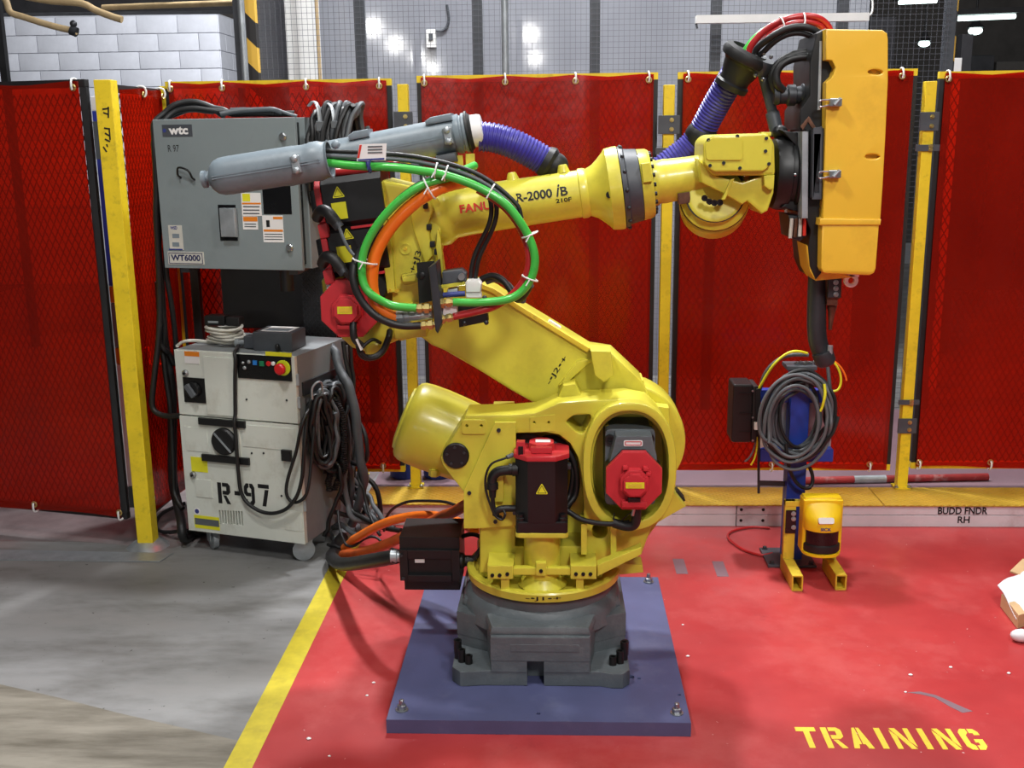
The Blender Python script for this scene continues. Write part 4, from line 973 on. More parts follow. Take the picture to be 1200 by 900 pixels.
for (x0, y0, x1, y1, tx, ty, yx, yy, cx, cy) in ((371, 241, 449, 231, 396, 231, 398, 245, 376, 249), (379, 298, 453, 288, 407, 280, 404, 296, 382, 303)):
    fr, m, L = wrist_motor(x0, y0, x1, y1, .165, -.13, .06, 'wrist_motor')
    O, u, v, n = fr
    q = at(tx, ty - 6, -.1305); tri_sign((q, u, v, n), .021, 0, m)
    w = at(yx, yy + 2, -.1305)
    part(MB().prism((w, u, v, n), rect(-.024, -.027, .024, .027), -.0012, .002), 'sticker', 'label_yellow', m, 'yellow rating sticker')
    e = part(MB().tube(catmull(ats([(cx - 4, cy + 6, -.13), (cx + 0, cy - 2, -.17), (cx + 8, cy, -.19), (cx + 18, cy + 12, -.19)]), 6), .019, 12), 'elbow_connector', 'rubber_black', m)
    a, b_ = at(cx + 14, cy + 8, -.19), at(cx + 22, cy + 18, -.19)
    part(MB().cyl(a, b_, .017, 14), 'connector_nut', 'dark_steel', m)
    part(MB().bar(at(cx + 4, cy + 22, -.12), at(cx + 7, cy + 36, -.12), .012, .03, .003), 'cable_clip', 'label_white', m)
    part(MB().bar(at(cx + 2, cy + 12, -.13), at(cx + 6, cy + 30, -.13), .03, .03, .008), 'rear_plug', 'motor_red', m)
part(MB().tube(catmull(ats([(396, 263, -.2), (404, 283, -.21), (412, 296, -.21), (424, 307, -.24)]), 6), .0055, 8), 'wrist_lead', 'cable_grey', robot)
part(MB().tube(catmull(ats([(404, 318, -.2), (414, 328, -.19), (422, 330, -.17), (432, 326, -.14)]), 6), .012, 10), 'wrist_lead', 'rubber_black', robot)
# forearm tube
A, B = at(512, 252, 0), at(818, 206.5, 0)
ax = (B - A).normalized(); S = (at(682, 226, 0) - at(577, 242, 0)).length / math.hypot(105, 16)   # metres per pixel
def sx(px): return ((at(px, 252 - (px - 512) * .1487, 0)) - A).dot(ax)
PRO = [(490, 33), (503, 34), (517, 37), (524, 36), (528, 33), (533, 30), (545, 29), (577, 28.4), (640, 27.6), (679, 27.3), (680, 29), (686, 29), (689, 27.5), (697, 31), (704, 37), (710, 43), (713, 47), (722, 48), (727, 48)]
fore = part(MB().lathe(A, ax, [(sx(p), r * S) for p, r in PRO], 56), 'forearm', YEL, robot)
part(MB().lathe(A, ax, [(sx(p), r * S) for p, r in [(727, 44), (728, 47), (733, 47), (734.5, 43.5), (749, 41.5), (750, 40)]], 48), 'forearm_seal', 'frame_grey', robot, 'dark grey band around the forearm')
part(MB().lathe(A, ax, [(sx(p), r * S) for p, r in [(749, 38), (750, 41), (760, 40), (763, 38), (763, 30)]], 48), 'forearm_ring', YEL, robot)
up = Vector((-ax.z, 0, ax.x))
for k in range(20):
    a = k * 2 * math.pi / 20; rdir = up * math.cos(a) + Vector((0, 1, 0)) * math.sin(a)
    piece('ringbolt', lambda: MB().lathe((-.006, 0, 0), (1, 0, 0), [(0, .007), (.012, .007)], 8), 'ring_bolt', 'ink_black', robot, A + ax * sx(764) + rdir * (34 * S), (0, -math.atan2(ax.z, ax.x), 0))
for k in range(14):
    a = k * 2 * math.pi / 14 + .2; rdir = up * math.cos(a) + Vector((0, 1, 0)) * math.sin(a)
    piece('sealbolt', lambda: MB().ball((0, 0, 0), .007, 8, 6), 'seal_bolt', 'dark_steel', robot, A + ax * sx(732) + rdir * (47 * S))
for (px, dx) in ((605, 0), (664, 0)):
    q = A + ax * sx(px) + up * (27 * S); part(MB().lathe(q, up, [(0, .022), (.012, .018), (.022, .015), (.026, .012)], 16), 'lifting_boss', YEL, fore)
def wrapf(px, r):
    s0 = sx(px)
    def fn(a, b):
        th = b / (r * S); return A + ax * (s0 + a) + (up * math.sin(th) - Vector((0, 1, 0)) * math.cos(th)) * (r * S + .0008)
    return fn
part(text_mb('FANUC', None, 0, -.002, .135, .028, bold=.025, cyl=wrapf(542, 30.3)), 'maker_lettering', 'ink_red', fore, 'red FANUC lettering')
part(text_mb('R-2000', None, 0, .006, .118, .030, bold=.022, cyl=wrapf(607, 28.0)), 'model_lettering', 'ink_black', fore, 'black R-2000iB lettering')
part(text_mb('i', None, 0, .006, .014, .040, bold=.022, shear=.3, cyl=wrapf(652.5, 27.8)), 'model_lettering', 'ink_black', fore)
part(text_mb('B', None, 0, .006, .024, .030, bold=.022, cyl=wrapf(657.5, 27.6)), 'model_lettering', 'ink_black', fore)
part(text_mb('210F', None, 0, -.015, .052, .014, bold=.02, cyl=wrapf(651, 27.8)), 'model_lettering', 'ink_black', fore, 'black 210F lettering')
q = A + ax * sx(712) + Vector((0, -1, 0)) * (44 * S) - up * .01; part(MB().lathe(q + Vector((0, .004, 0)), (-.45, -1, 0), [(0, .012), (.006, .011)], 10), 'plug', 'ink_black', fore)
part(MB().prism((A, ax, up, Vector((0, 1, 0))), rect(sx(751), .012, sx(761), .072), -41 * S - .012, -.06, .003), 'ring_plate', YEL, robot)
# wrist
wb_ = part(MB().lathe(A, ax, [(sx(p), r * S) for p, r in [(763, 27.5), (767, 27.5), (771, 25), (779, 25.5), (783, 25), (806, 24), (818, 24), (834, 22), (848, 14)]], 40), 'wrist_barrel', YEL, robot)
part(MB().prism((A, ax, up, Vector((0, 1, 0))), rect(sx(790), -.078, sx(804), -.042), -.062, -.03, .002), 'nameplate', 'copper_dark', wb_, 'small dark nameplate')
part(MB().lathe(at(837, 234, .02), (at(839, 223, -.11) - at(837, 234, .02)), [(-.10, 36 * S), (-.095, 40 * S), (.0, 41 * S), (.012, 41 * S), (.016, 37 * S), (.03, 37 * S), (.034, 39.5 * S), (.05, 39.5 * S), (.06, 34 * S), (.066, 31.5 * S), (.068, 31 * S), (.07, 33 * S), (.085, 32 * S), (.09, 28 * S)], 48), 'wrist_drum', YEL, robot)
part(MB().lathe(at(838, 226, -.052), (at(839, 223, -.11) - at(837, 234, .02)), [(0, 34.6 * S), (.006, 34.6 * S)], 48), 'drum_seal', 'ink_black', robot)
part(MB().lathe(at(837.3, 231, -.012), (at(839, 223, -.11) - at(837, 234, .02)), [(0, 40.3 * S), (.004, 40.3 * S)], 48), 'drum_seal', 'ink_black', robot)
for (px, py) in ((825.5, 232), (831, 236), (837, 237.5), (843.5, 237)): part(MB().lathe(at(px, py, -.108), (0, -1, -.1), [(0, .010), (.008, .010), (.008, .006), (.004, .005)], 14), 'drum_bolt', 'plastic_black', robot)
yoke = part(MB().prism_px([(818, 186), (840, 206), (870, 214), (893, 206), (908, 205), (907, 226), (900, 247), (893, 251), (884, 243), (876, 236), (870, 240), (846, 226), (822, 214)], -.125, .09, .008), 'wrist_yoke', YEL, robot)
part(MB().prism_px([(895, 206), (908, 205), (907, 221), (902, 223), (896, 218)], -.15, -.11, .004), 'yoke_lug', YEL, robot)
part(MB().prism_px([(856, 210), (861, 209), (850, 234), (846, 234)], -.135, -.11, .002), 'yoke_rib', YEL, robot)
box = part(MB().prism_px(roundpoly([(825, 166), (834, 158), (900, 156), (908, 168), (909, 206), (835, 206), (824, 193)], 5, 3), -.145, .10, .01), 'wrist_gearbox', YEL, robot)
lid = part(MB().prism_px(roundpoly([(824, 168), (833, 158.5), (896, 156.5), (906, 166), (905, 192), (895, 201), (836, 201.5), (825, 192)], 5, 3), -.162, -.14, .005), 'gearbox_lid', YEL, robot)
part(MB().prism_px(roundpoly([(826, 169), (834, 161), (870, 160), (870, 188), (828, 188)], 4, 3), -.166, -.155, .002), 'raised_pad', YEL, lid)
for (px, py) in ((830, 164), (864, 159.5), (898, 162), (897, 177), (901, 192), (867, 197), (832, 194), (848, 191)): piece('lidbolt', lambda: hexbolt(.0055, .004, False, (0, -1, 0), True), 'bolt', 'dark_steel', lid, at(px, py, -.162))
part(MB().box(at(896, 157, -.1), (.03, .06, .012), .002), 'lid_lug', YEL, robot)
# wrist flange
fa = at(905, 203, -.02); fd = Vector((1, 0, -.02)).normalized()
part(MB().lathe(fa, fd, [(-.01, .085), (.0, .112), (.02, .118), (.045, .118), (.048, .112), (.06, .112), (.064, .12), (.085, .12), (.09, .10)], 48), 'wrist_flange', 'plastic_black', robot, 'black wrist flange')
for k in range(6):
    a = k * math.pi / 3; piece('flb', lambda: MB().ball((0, 0, 0), .006, 8, 6), 'flange_bolt', 'steel', robot, fa + fd * .05 + Vector((0, math.cos(a), math.sin(a))) * .113)

# junction box at the rear of the base
jx0, jx1 = at(467, 640, -.02).x, at(538, 640, -.02).x
zj0, zj1 = at(500, 697, -.02).z, at(500, 632, -.02).z
jb = part(MB().prism(WORLD_FRONT, rect(jx0, zj0 + .05, jx1, zj1), .0, .20, .004).prism(WORLD_FRONT, rect(jx0 + .01, zj0, jx1 - .005, zj0 + .06), .02, .20, .004), 'connector_box', 'plastic_black', robot, 'black connector box behind the base')
lid_h = zj1 - .045
part(MB().prism(WORLD_FRONT, rect(jx0, zj0 + .05, jx0 + .03, lid_h), -.012, .004, .002), 'face_frame', 'plastic_black', jb)
part(MB().prism(WORLD_FRONT, rect(jx1 - .03, zj0 + .05, jx1, lid_h), -.012, .004, .002), 'face_frame', 'plastic_black', jb)
part(MB().prism(WORLD_FRONT, rect(jx0 + .03, zj0 + .135, jx1 - .03, lid_h), -.012, .004, .002), 'face_plate', 'motor_black', jb)
part(MB().prism((Vector((0, 0, 0)), Vector((1, 0, 0)), Vector((0, -.5, -.86)), Vector((0, -.86, .5))), rect(jx0 + .03, -zj0 - .14, jx1 - .03, -zj0 - .05), .05, .055, 0) if False else MB().prism(WORLD_FRONT, rect(jx0 + .03, zj0 + .05, jx1 - .03, zj0 + .075), -.02, .004, .002), 'face_lip', 'motor_black', jb)
part(MB().prism(WORLD_FRONT, rect(jx0 + .055, zj0 + .118, jx0 + .09, zj0 + .132), -.006, .003), 'rating_label', 'label_white', jb)
for (x, z) in ((jx0 + .008, lid_h - .02), (jx0 + .012, zj0 + .06)): piece('jbolt', lambda: hexbolt(.006, .005, False, (0, -1, 0)), 'bolt', 'dark_steel', jb, (x, -.012, z))
q = at(462, 652, .03); part(MB().lathe(q, (1, 0, 0), [(-.012, .024), (.01, .024), (.012, .02), (.03, .02)], 18), 'cable_gland', 'galv', jb, 'grey cable gland')
part(MB().lathe(at(536, 657, .02), (1, 0, 0), [(-.01, .03), (.02, .03), (.03, .02), (.06, .02)], 18), 'cable_gland', 'plastic_black', jb)
part(MB().tube(catmull(ats([(556, 655, -.06), (566, 641, -.08), (573, 646, -.1), (582, 650, -.12)]), 5), .01, 8), 'table_cable', 'rubber_black', robot)
part(MB().tube(catmull(ats([(668, 652, -.1), (674, 648, -.1), (680, 649, -.1)]), 5), .01, 8), 'table_cable', 'rubber_black', robot)
# ------------------------------------------------------------------ welding gun on the flange
gun = thing('welding_gun', 'spot welding gun under a tall orange-yellow cover on the robot wrist', 'welding gun', at(960, 330, -.02))
G0, G1 = -.17, .14
DIMP = [ellipse(1026, 84.5, 8.5, 3, 20), ellipse(1022.5, 183.5, 8.5, 3, 20)]
cv = part(MB().prism_px([(968, 34), (1034, 35), (1040, 39), (1041, 46), (1041, 95), (1038, 160), (1035, 215), (1032, 259), (964, 258), (967, 160), (968, 97), (976, 89), (979, 79), (975, 71), (968, 70)], G0, G1, .005, holes=DIMP), 'gun_cover', 'cover_yellow', gun, 'orange-yellow moulded cover')
part(MB().prism_px([(961, 256), (1033, 257), (1032, 264), (960, 264)], G0 - .008, G1, .004), 'cover_lip', 'cover_yellow', cv)
part(MB().prism_px([(963, 263), (1031, 263), (1027, 315), (1025, 320), (1020, 323), (968, 321), (964, 319), (962, 314)], G0 - .004, G1, .009), 'lower_cover', 'cover_yellow', gun)
for pts in ([(1010, 90), (1010, 78), (1037, 77), (1037, 92)], [(1008, 191), (1008, 175), (1034, 174), (1033, 191)]):
    part(MB().prism_px(pts, G0 + .022, G0 + .03, .001), 'cover_dimple', 'cover_yellow', cv)
for (px, py) in ((979, 120), (978, 204)):
    q = at(px, py, G0 - .012)
    l = part(MB().box(q, (.036, .016, .026), .004), 'latch', 'steel', gun, 'small steel toggle latch')
    part(MB().tube(catmull([q + Vector((-.018, 0, .008)), q + Vector((-.045, .004, .006)), q + Vector((-.045, .004, -.012)), q + Vector((-.018, 0, -.008))], 4), .003, 6), 'latch_loop', 'steel', l)
    part(MB().cyl(q + Vector((-.005, -.012, -.008)), q + Vector((.012, -.012, .012)), .005, 8), 'latch_lever', 'galv', l)
part(MB().prism_px([(957, 39), (968, 33), (971, 60), (979, 78), (971, 96), (969, 140), (964, 250), (961, 263), (963, 320), (956, 328), (949, 312), (947, 290), (950, 270), (944, 255), (944, 152), (937, 152), (938, 128), (949, 112), (949, 73)], -.125, .12, .005), 'gun_frame', 'plastic_black', gun, 'black gun frame plate')
part(MB().prism_px([(960.5, 48), (963.5, 48), (961.5, 129), (958, 129)], -.128, -.12, .001), 'frame_strip', 'galv', gun)
part(MB().prism_px([(940, 154), (947.5, 154), (947, 256), (939.5, 256)], -.15, .12, .003), 'tool_plate', 'galv', gun, 'light grey tool changer plate')
tc = part(MB().prism_px([(951, 152), (967, 150), (965, 232), (950, 232)], -.155, .10, .006), 'tool_changer', 'dark_steel', gun)
part(MB().prism_px([(953, 150), (964, 148), (963, 234), (952, 234)], -.162, -.15, .003, holes=[[(955, 158), (961, 158), (960, 226), (954, 226)]]), 'changer_frame', 'frame_grey', tc)
part(MB().prism_px([(915, 152), (940, 156), (940, 250), (915, 243), (930, 230), (932, 170)], -.09, .08, .006), 'adapter', 'plastic_black', gun)
rc_ = part(MB().prism_px([(924, 252), (944, 254), (946, 276), (938, 283), (927, 279)], -.10, .06, .004), 'terminal_block', 'dark_steel', gun)
for k in range(4):
    part(MB().cyl(at(928 + k * 5, 256, -.11), at(926 + k * 5.5, 279 - k, -.11), .006, 8), 'terminal_wire', ('cable_white', 'copper_dark', 'cable_white', 'ink_red')[k], rc_)
part(MB().prism_px([(938, 148), (948, 136), (958, 152), (954, 154), (947, 143), (941, 153)], -.13, -.1, .002), 'spring_clip', 'copper_dark', gun)
# connector with looping leads on the gun's back
cn = part(MB().lathe(at(949, 111, -.03), (-1, 0, -.02), [(0, .036), (.025, .036), (.03, .028), (.045, .028), (.048, .034), (.07, .034), (.075, .026), (.095, .026), (.10, .03), (.115, .026)], 22), 'power_connector', 'dark_steel', gun, 'dark steel round power connector')
for pp in ([(916, 111, -.03), (908, 104, -.03), (905, 90, -.03), (912, 75, -.03), (928, 65, -.03), (952, 60, -.03)], [(918, 106, -.05), (911, 98, -.06), (910, 86, -.06), (918, 74, -.06), (934, 68, -.05), (953, 66, -.05)]):
    part(MB().tube(catmull(ats(pp), 7), .0125, 12), 'power_lead', 'rubber_black', gun)
# electrode arm, electrode, lifting eye
part(MB().tube(catmull(ats([(959, 300, -.02), (958, 330, -.02), (957, 360, -.02), (957, 385, -.02), (959, 402, -.02), (965, 417, -.02), (968, 424, -.02)]), 7), lambda i: .0315, 20), 'electrode_arm', 'dark_steel', gun, 'dark bent steel electrode arm')
ea = part(MB().lathe(at(963, 412, -.03), at(969, 427, -.03) - at(963, 412, -.03), [(0, .034), (.01, .036), (.04, .034), (.05, .026)], 18), 'arm_clamp', 'dark_steel', gun)
part(MB().cyl(at(973, 405, -.05), at(972, 420, -.05), .009, 10), 'clamp_bolt', 'galv', ea)
el = part(MB().prism_px([(968, 322), (987, 322), (986, 349), (982, 351), (982, 358), (969, 358), (969, 350)], -.06, .02, .003), 'electrode_holder', 'copper_dark', gun, 'worn brown electrode holder')
part(MB().prism_px([(971, 326), (986, 326), (985, 349), (970, 349)], -.075, -.055, .003), 'holder_plate', 'dark_steel', el)
for py in (331, 338, 345): piece('elb', lambda: hexbolt(.006, .006, True, (0, -1, 0)), 'bolt', 'steel', el, at(979.5, py, -.075))
part(MB().lathe(at(975, 358, -.03), (-.02, 0, -1), [(0, .016), (.01, .016), (.02, .012), (.05, .0085), (.075, .006), (.082, .006)], 16), 'electrode_tip', 'copper_dark', el)
part(MB().prism_px([(945, 287), (948, 290), (951, 316), (990, 322), (1000, 325), (956, 329), (949, 317)], -.12, .02, .001), 'cover_skirt', 'cover_yellow', gun)
rg = at(998, 329, -.1)
part(MB().prism((rg, Vector((1, 0, 0)), Vector((0, 0, 1)), Vector((0, 1, 0))), ellipse(0, 0, .023, .023, 24), 0, .02, .004, holes=[ellipse(0, 0, .010, .010, 16)]).box(rg + Vector((.006, .01, .022)), (.034, .02, .022), .003), 'lifting_eye', 'ring_white', gun, 'white lifting eye')

# ------------------------------------------------------------------ dress pack
sl = thing('cable_sleeve', 'grey half-shell cable sleeve with bell mouth floating over the wall cabinet', 'cable sleeve', at(315, 225, -.22))
a, b_ = at(247, 209, -.22), at(387, 186.5, -.22); axs = (b_ - a).normalized(); Ls = (b_ - a).length; ups = Vector((-axs.z, 0, axs.x)); q_ = Ls / 142
part(MB().lathe(a, axs, [(t * q_, r * q_) for t, r in [(0, 9), (2, 14), (7, 19), (14, 21.5), (24, 22), (100, 21.8), (104, 21.3), (112, 21), (118, 21.4), (122, 22.5), (130, 22.5), (136, 20.5), (139, 20), (141, 21.5), (142, 22), (142, 19.5), (120, 18)]], 44), 'shell', 'sleeve_grey', sl)
for s_ in (-1, 1): part(MB().bar(a + axs * (8 * q_) - Vector((0, 20.8 * q_, 0)) + ups * (s_ * .0035), a + axs * (134 * q_) - Vector((0, 21.2 * q_, 0)) + ups * (s_ * .0035), .008, .004, .001), 'seam_flange', 'sleeve_grey', sl)
part(MB().lathe(a, -axs, [(-.01, 9 * q_), (.004, 9 * q_), (.006, 5 * q_), (.012, 5 * q_), (.014, 10 * q_), (.026, 10 * q_), (.028, 7 * q_)], 20), 'end_knob', 'sleeve_grey', sl)
def clampS(c, up, ax, s, parent):
    k = part(MB().prism((c, ax, up, Vector((0, 1, 0))), roundpoly([(-.5 * s, -.9 * s), (.5 * s, -.9 * s), (.42 * s, -.35 * s), (.42 * s, .35 * s), (.5 * s, .9 * s), (-.5 * s, .9 * s), (-.42 * s, .35 * s), (-.42 * s, -.35 * s)], .15 * s, 2), -.012, .03, .003), 'clamp', 'galv', parent, 'stamped steel clamp')
    for z in (-.6, .6): piece('clb%.3f' % s, lambda: MB().lathe((0, 0, 0), (0, -1, 0), [(0, .4 * s), (.006, .34 * s), (.009, .2 * s)], 14), 'clamp_button', 'galv', k, c + up * (z * s) - Vector((0, .012, 0)))
part(MB().bar(a + axs * (100 * q_) + Vector((0, .03, -.01)), at(372, 190, .0), .03, .03, .003), 'support_arm', 'frame_grey', sl)
clampS(a + axs * (107 * q_) - Vector((0, 21 * q_, 0)), ups, axs, .030, sl)

s2 = thing('cable_sleeve', 'long grey half-shell cable sleeve on the elbow ending in a white collar', 'cable sleeve', at(450, 200, .03))
a, b_ = at(330, 198, .03), at(548, 155, .03); ax2 = (b_ - a).normalized(); L2 = (b_ - a).length; up2 = Vector((-ax2.z, 0, ax2.x)); q_ = L2 / 222
part(MB().lathe(a, ax2, [(t * q_, r * q_) for t, r in [(-10, 14), (0, 20), (8, 21.5), (195, 20.5), (205, 20), (209, 20)]], 44), 'shell', 'sleeve_grey', s2)
part(MB().lathe(a, ax2, [(t * q_, r * q_) for t, r in [(207, 18), (208, 21.5), (211, 22.5), (214, 22.5), (215, 20.5), (217, 20.5), (218, 22.5), (221, 22.5), (222, 20)]], 40), 'end_ring', 'sleeve_grey', s2)
part(MB().lathe(a, ax2, [(t * q_, r * q_) for t, r in [(221, 20), (222, 24), (224, 24), (225, 21), (228, 19)]], 40), 'rubber_ring', 'rubber_black', s2)
part(MB().lathe(a, ax2, [(t * q_, r * q_) for t, r in [(224, 17), (225, 18.5), (235, 18), (239, 17), (240, 15)]], 40), 'collar', 'white', s2, 'white plastic collar')
for s_ in (-1, 1): part(MB().bar(a + ax2 * (60 * q_) - Vector((0, 20 * q_, 0)) + up2 * (s_ * .003), a + ax2 * (205 * q_) - Vector((0, 19.4 * q_, 0)) + up2 * (s_ * .003), .008, .004, .001), 'seam_flange', 'sleeve_grey', s2)
for (t0, t1, h) in ((88, 112, 25), (178, 209, 24)):
    part(MB().prism((a, ax2, up2, Vector((0, 1, 0))), [(t0 * q_, 16 * q_), (t1 * q_, 16 * q_), (t1 * q_, h * q_), ((t0 + 7) * q_, h * q_), (t0 * q_, (h - 3) * q_)], -.05, .05, .006), 'lug', 'sleeve_grey', s2)
part(MB().prism((a, ax2, up2, Vector((0, 1, 0))), rect(182 * q_, -30 * q_, 206 * q_, -19 * q_), -.07, .02, .01), 'foot_pad', 'rubber_grey', s2)
part(MB().ball(a + ax2 * (72 * q_) + up2 * (14 * q_) - Vector((0, 15 * q_, 0)), .016, 12, 8), 'stud', 'sleeve_grey', s2)
clampS(a + ax2 * (201 * q_) - Vector((0, 20.5 * q_, 0)), up2, ax2, .03, s2)
part(MB().bar(at(537, 184, -.02), at(539, 212, -.02), .004, .03).bar(at(551, 182, -.02), at(552, 216, -.02), .004, .03), 'bracket_rail', 'stand_yellow', s2) if False else None
for (x0, y0, x1, y1) in ((537, 182, 539, 214), (551, 180, 552, 216)): part(MB().bar(at(x0, y0, .0), at(x1, y1, .0), .008, .03, .001), 'bracket_strap', YEL, s2)

def ribbed(name, label, pts, r, pitch, mat='conduit_purple', cat='conduit', amp=.08):
    P = catmull(ats(pts), 40); out = [P[0]]; acc = 0.0; step = pitch / 4
    for i in range(1, len(P)):
        d = P[i] - P[i - 1]; l = d.length
        while acc + l >= step:
            f = (step - acc) / l; q = P[i - 1] + d * f; out.append(q); P[i - 1] = q; d = P[i] - q; l = d.length; acc = 0.0
        acc += l
    pr = (1.0, 1.0, 1 - amp, 1 - amp)
    return MB().tube(out, lambda i: r * pr[i % 4], 22)
c1 = thing('ribbed_conduit', 'purple ribbed conduit dipping from the white collar to the forearm', 'conduit', at(605, 185, .04))
part(ribbed('', '', [(563, 160, .04), (580, 162, .04), (602, 169, .04), (625, 181, .05), (648, 195, .06)], .050, .0125), 'conduit', 'conduit_purple', c1)
part(MB().ball(at(649, 194, .05), .045, 18, 12, (1.1, 1, 1)), 'end_socket', 'rubber_black', c1, 'black ball socket')
part(MB().lathe(at(643, 191, .05), (1, 0, -.6), [(-.02, .05), (.0, .056), (.012, .05)], 20), 'socket_ring', 'rubber_black', c1)
c2 = thing('ribbed_conduit', 'blue-purple ribbed conduit rising steeply behind the wrist', 'conduit', at(800, 190, .12))
part(ribbed('', '', [(772, 200, .21), (790, 186, .21), (806, 174, .205), (820, 158, .195), (834, 132, .16), (848, 107, .12), (862, 84, .085)], .0465, .0125), 'conduit', 'conduit_purple', c2)
part(MB().ball(at(821, 160, .195), .056, 20, 14), 'ball_clamp', 'rubber_black', c2, 'black glossy ball clamp')
d_ = (at(878, 62, .05) - at(858, 99, .08))
part(MB().lathe(at(855, 104, .08), d_, [(-.0, .036), (.002, .056), (.02, .058), (.026, .05), (.04, .05), (.06, .058), (.085, .064), (.095, .07), (.10, .082), (.115, .086), (.13, .08), (.138, .062), (.128, .055)], 36), 'funnel', 'rubber_black', c2, 'black rubber funnel end')
q = at(893, 78, .02); part(MB().lathe(q, Vector((.35, -.4, .85)), [(-.025, .03), (-.015, .034), (.015, .034), (.025, .03)], 18), 'swivel_clamp', 'dark_steel', c2)
for k in range(8):
    a_ = k * math.pi / 4; piece('swb', lambda: MB().ball((0, 0, 0), .007, 8, 6), 'clamp_bolt', 'steel', c2, q + Vector((.034 * math.cos(a_), -.02, .04 * math.sin(a_))))
rod = part(MB().cyl(at(894, 88, .03), at(907, 138, .02), .0165, 14).cyl(at(905, 132, .02), at(911, 158, .0), .022, 14), 'support_rod', 'frame_grey', c2, 'grey support rod')
part(MB().ball(at(914, 155, -.02), .026, 12, 8, (1, 1, .9)), 'rod_foot', 'plastic_black', rod)

# ------------------------------------------------------------------ hoses
REG = []
def reg(P, r, n, name, mat, label, cat, group=None, pin=True, helix=0.0):
    """note a cable's run; the runs are eased apart and built together at the end of the script"""
    REG.append(dict(P=[Vector(p) for p in P], r=r, n=n, name=name, mat=mat, label=label, cat=cat, group=group, pin=pin, helix=helix))
def cable(name, label, pts, r, mat, cat='cable', group=None, n=10, sub=8):
    reg(catmull(ats(pts), sub), r, n, name, mat, label, cat, group)
YH = -.27
cable('air_hose', 'bright green hose sweeping in a wide loop right of the elbow', [(384, 191, -.22), (420, 193, -.24), (470, 197, YH), (520, 205, YH), (560, 218, YH), (592, 238, YH), (613, 264, YH), (625, 290, YH), (627.5, 306, YH), (623, 327, YH), (607, 346, YH), (584, 354, YH), (560, 355, YH), (531, 354, YH)], .0132, 'hose_green', 'hose', n=14)
cable('air_hose', 'green hose running down the left of the elbow beside the orange hose', [(556, 194, -.12), (545, 199, -.18), (530, 206, -.24), (505, 214, -.26), (475, 233, YH), (446, 264, YH), (428, 297, YH), (425, 322, YH), (434, 345, YH), (456, 358, YH), (488, 361, YH)], .0132, 'hose_green', 'hose', n=14)
cable('water_hose', 'thick bright orange hose curving beside the green one on the elbow', [(548, 212, -.18), (526, 216, -.22), (500, 225, -.25), (474, 243, -.26), (450, 270, -.26), (434, 303, -.26), (432, 335, -.26), (440, 356, -.26), (452, 368, -.25), (464, 373, -.24)], .0205, 'hose_orange', 'hose', n=16)
cable('air_hose', 'red hose following the inside of the green loop to its lower fitting', [(560, 222, -.24), (590, 240, -.24), (610, 266, -.24), (620, 295, -.25), (618, 322, -.25), (600, 347, -.25), (572, 361, -.26), (550, 367, -.26), (531, 371, -.26)], .0125, 'hose_red', 'hose', n=12)
cable('air_hose', 'glossy black hose hanging outside the orange one at the red elbow motor', [(556, 198, -.10), (530, 203, -.18), (500, 213, -.235), (470, 232, -.24), (441, 265, -.245), (422, 300, -.26), (415.5, 325, -.28), (423, 352, -.28), (443, 372, -.28), (468, 382, -.27), (493, 381.5, -.26)], .0125, 'rubber_black', 'hose', n=12)
for k in range(2):
    cable('signal_cable', 'pair of black cables dropping from the green loop to the white connector', [(572 + k * 5.6, 226, -.21), (577 + k * 5.6, 245, -.21), (573 + k * 5.6, 265, -.21), (562 + k * 5.6, 287, -.2), (554 + k * 5.6, 306, -.2), (551 + k * 5.6, 332, -.19)], .0078, 'rubber_black', 'cable', 'twin black cables at the elbow')
for k, (dy, m_) in enumerate(((0, 'rubber_black'), (5, 'cable_grey'), (10, 'rubber_black'))):
    cable('signal_cable', ('black cable leaving the sleeve mouth above the green hose', 'pale grey cable leaving the sleeve mouth between black cables', 'lower black cable leaving the sleeve mouth beside the name tag')[k],
          [(372, 178 + dy, -.21), (400, 179 + dy, -.22), (440, 181 + dy * .8, -.24), (480, 184 + dy * .8, -.25), (520, 192 + dy * .8, -.25), (560, 207 + dy * .7, -.255), (590, 228 + dy * .6, -.255), (612, 256 + dy * .3, -.255)], .007, m_)
for k, pp in enumerate(([(563, 328, -.1), (578, 322, -.1), (592, 330, -.11), (601, 344, -.12), (604, 352, -.14), (612, 350, -.18), (622, 334, -.23)], [(570, 330, -.08), (584, 326, -.09), (598, 336, -.1), (606, 350, -.11), (614, 352, -.14)])):
    cable('signal_cable', ('black cable curling beneath the green loop onto the upper arm', 'grey cable curling over the upper arm flange')[k], pp, .011, ('rubber_black', 'cable_grey')[k])
cable('red_cable', 'red cable lying between the two black wrist motors and the sleeve', [(382, 202, -.08), (410, 200, -.08), (440, 196.5, -.08), (470, 192, -.08)], .016, 'hose_red', 'hose')
# zip ties
def ziptie(label, p, d, r):
    P = at(*p); d = Vector(d).normalized(); u = d.orthogonal().normalized(); v = d.cross(u)
    t = thing('zip_tie', label, 'zip tie', P)
    part(MB().tube([P + u * (r * math.cos(k * .5236)) + v * (r * math.sin(k * .5236)) for k in range(12)], .0028, 6, True), 'loop', 'white', t)
    part(MB().bar(P - Vector((0, r, 0)), P - Vector((0, r, 0)) + Vector((-.012, -.006, -.02)), .004, .003), 'tail', 'white', t)
ziptie('white zip tie binding the green and orange hoses at the elbow', (428, 306, -.265), (.25, 0, 1), .040)
ziptie('white zip tie at the top of the green loop nearest the sleeve', (511, 200, -.262), (1, 0, -.2), .024)
ziptie('white zip tie beside another at the top of the green loop', (523, 203, -.262), (1, 0, -.25), .024)
ziptie('white zip tie on the upper right shoulder of the green loop', (575, 224, -.262), (1, 0, -.6), .024)
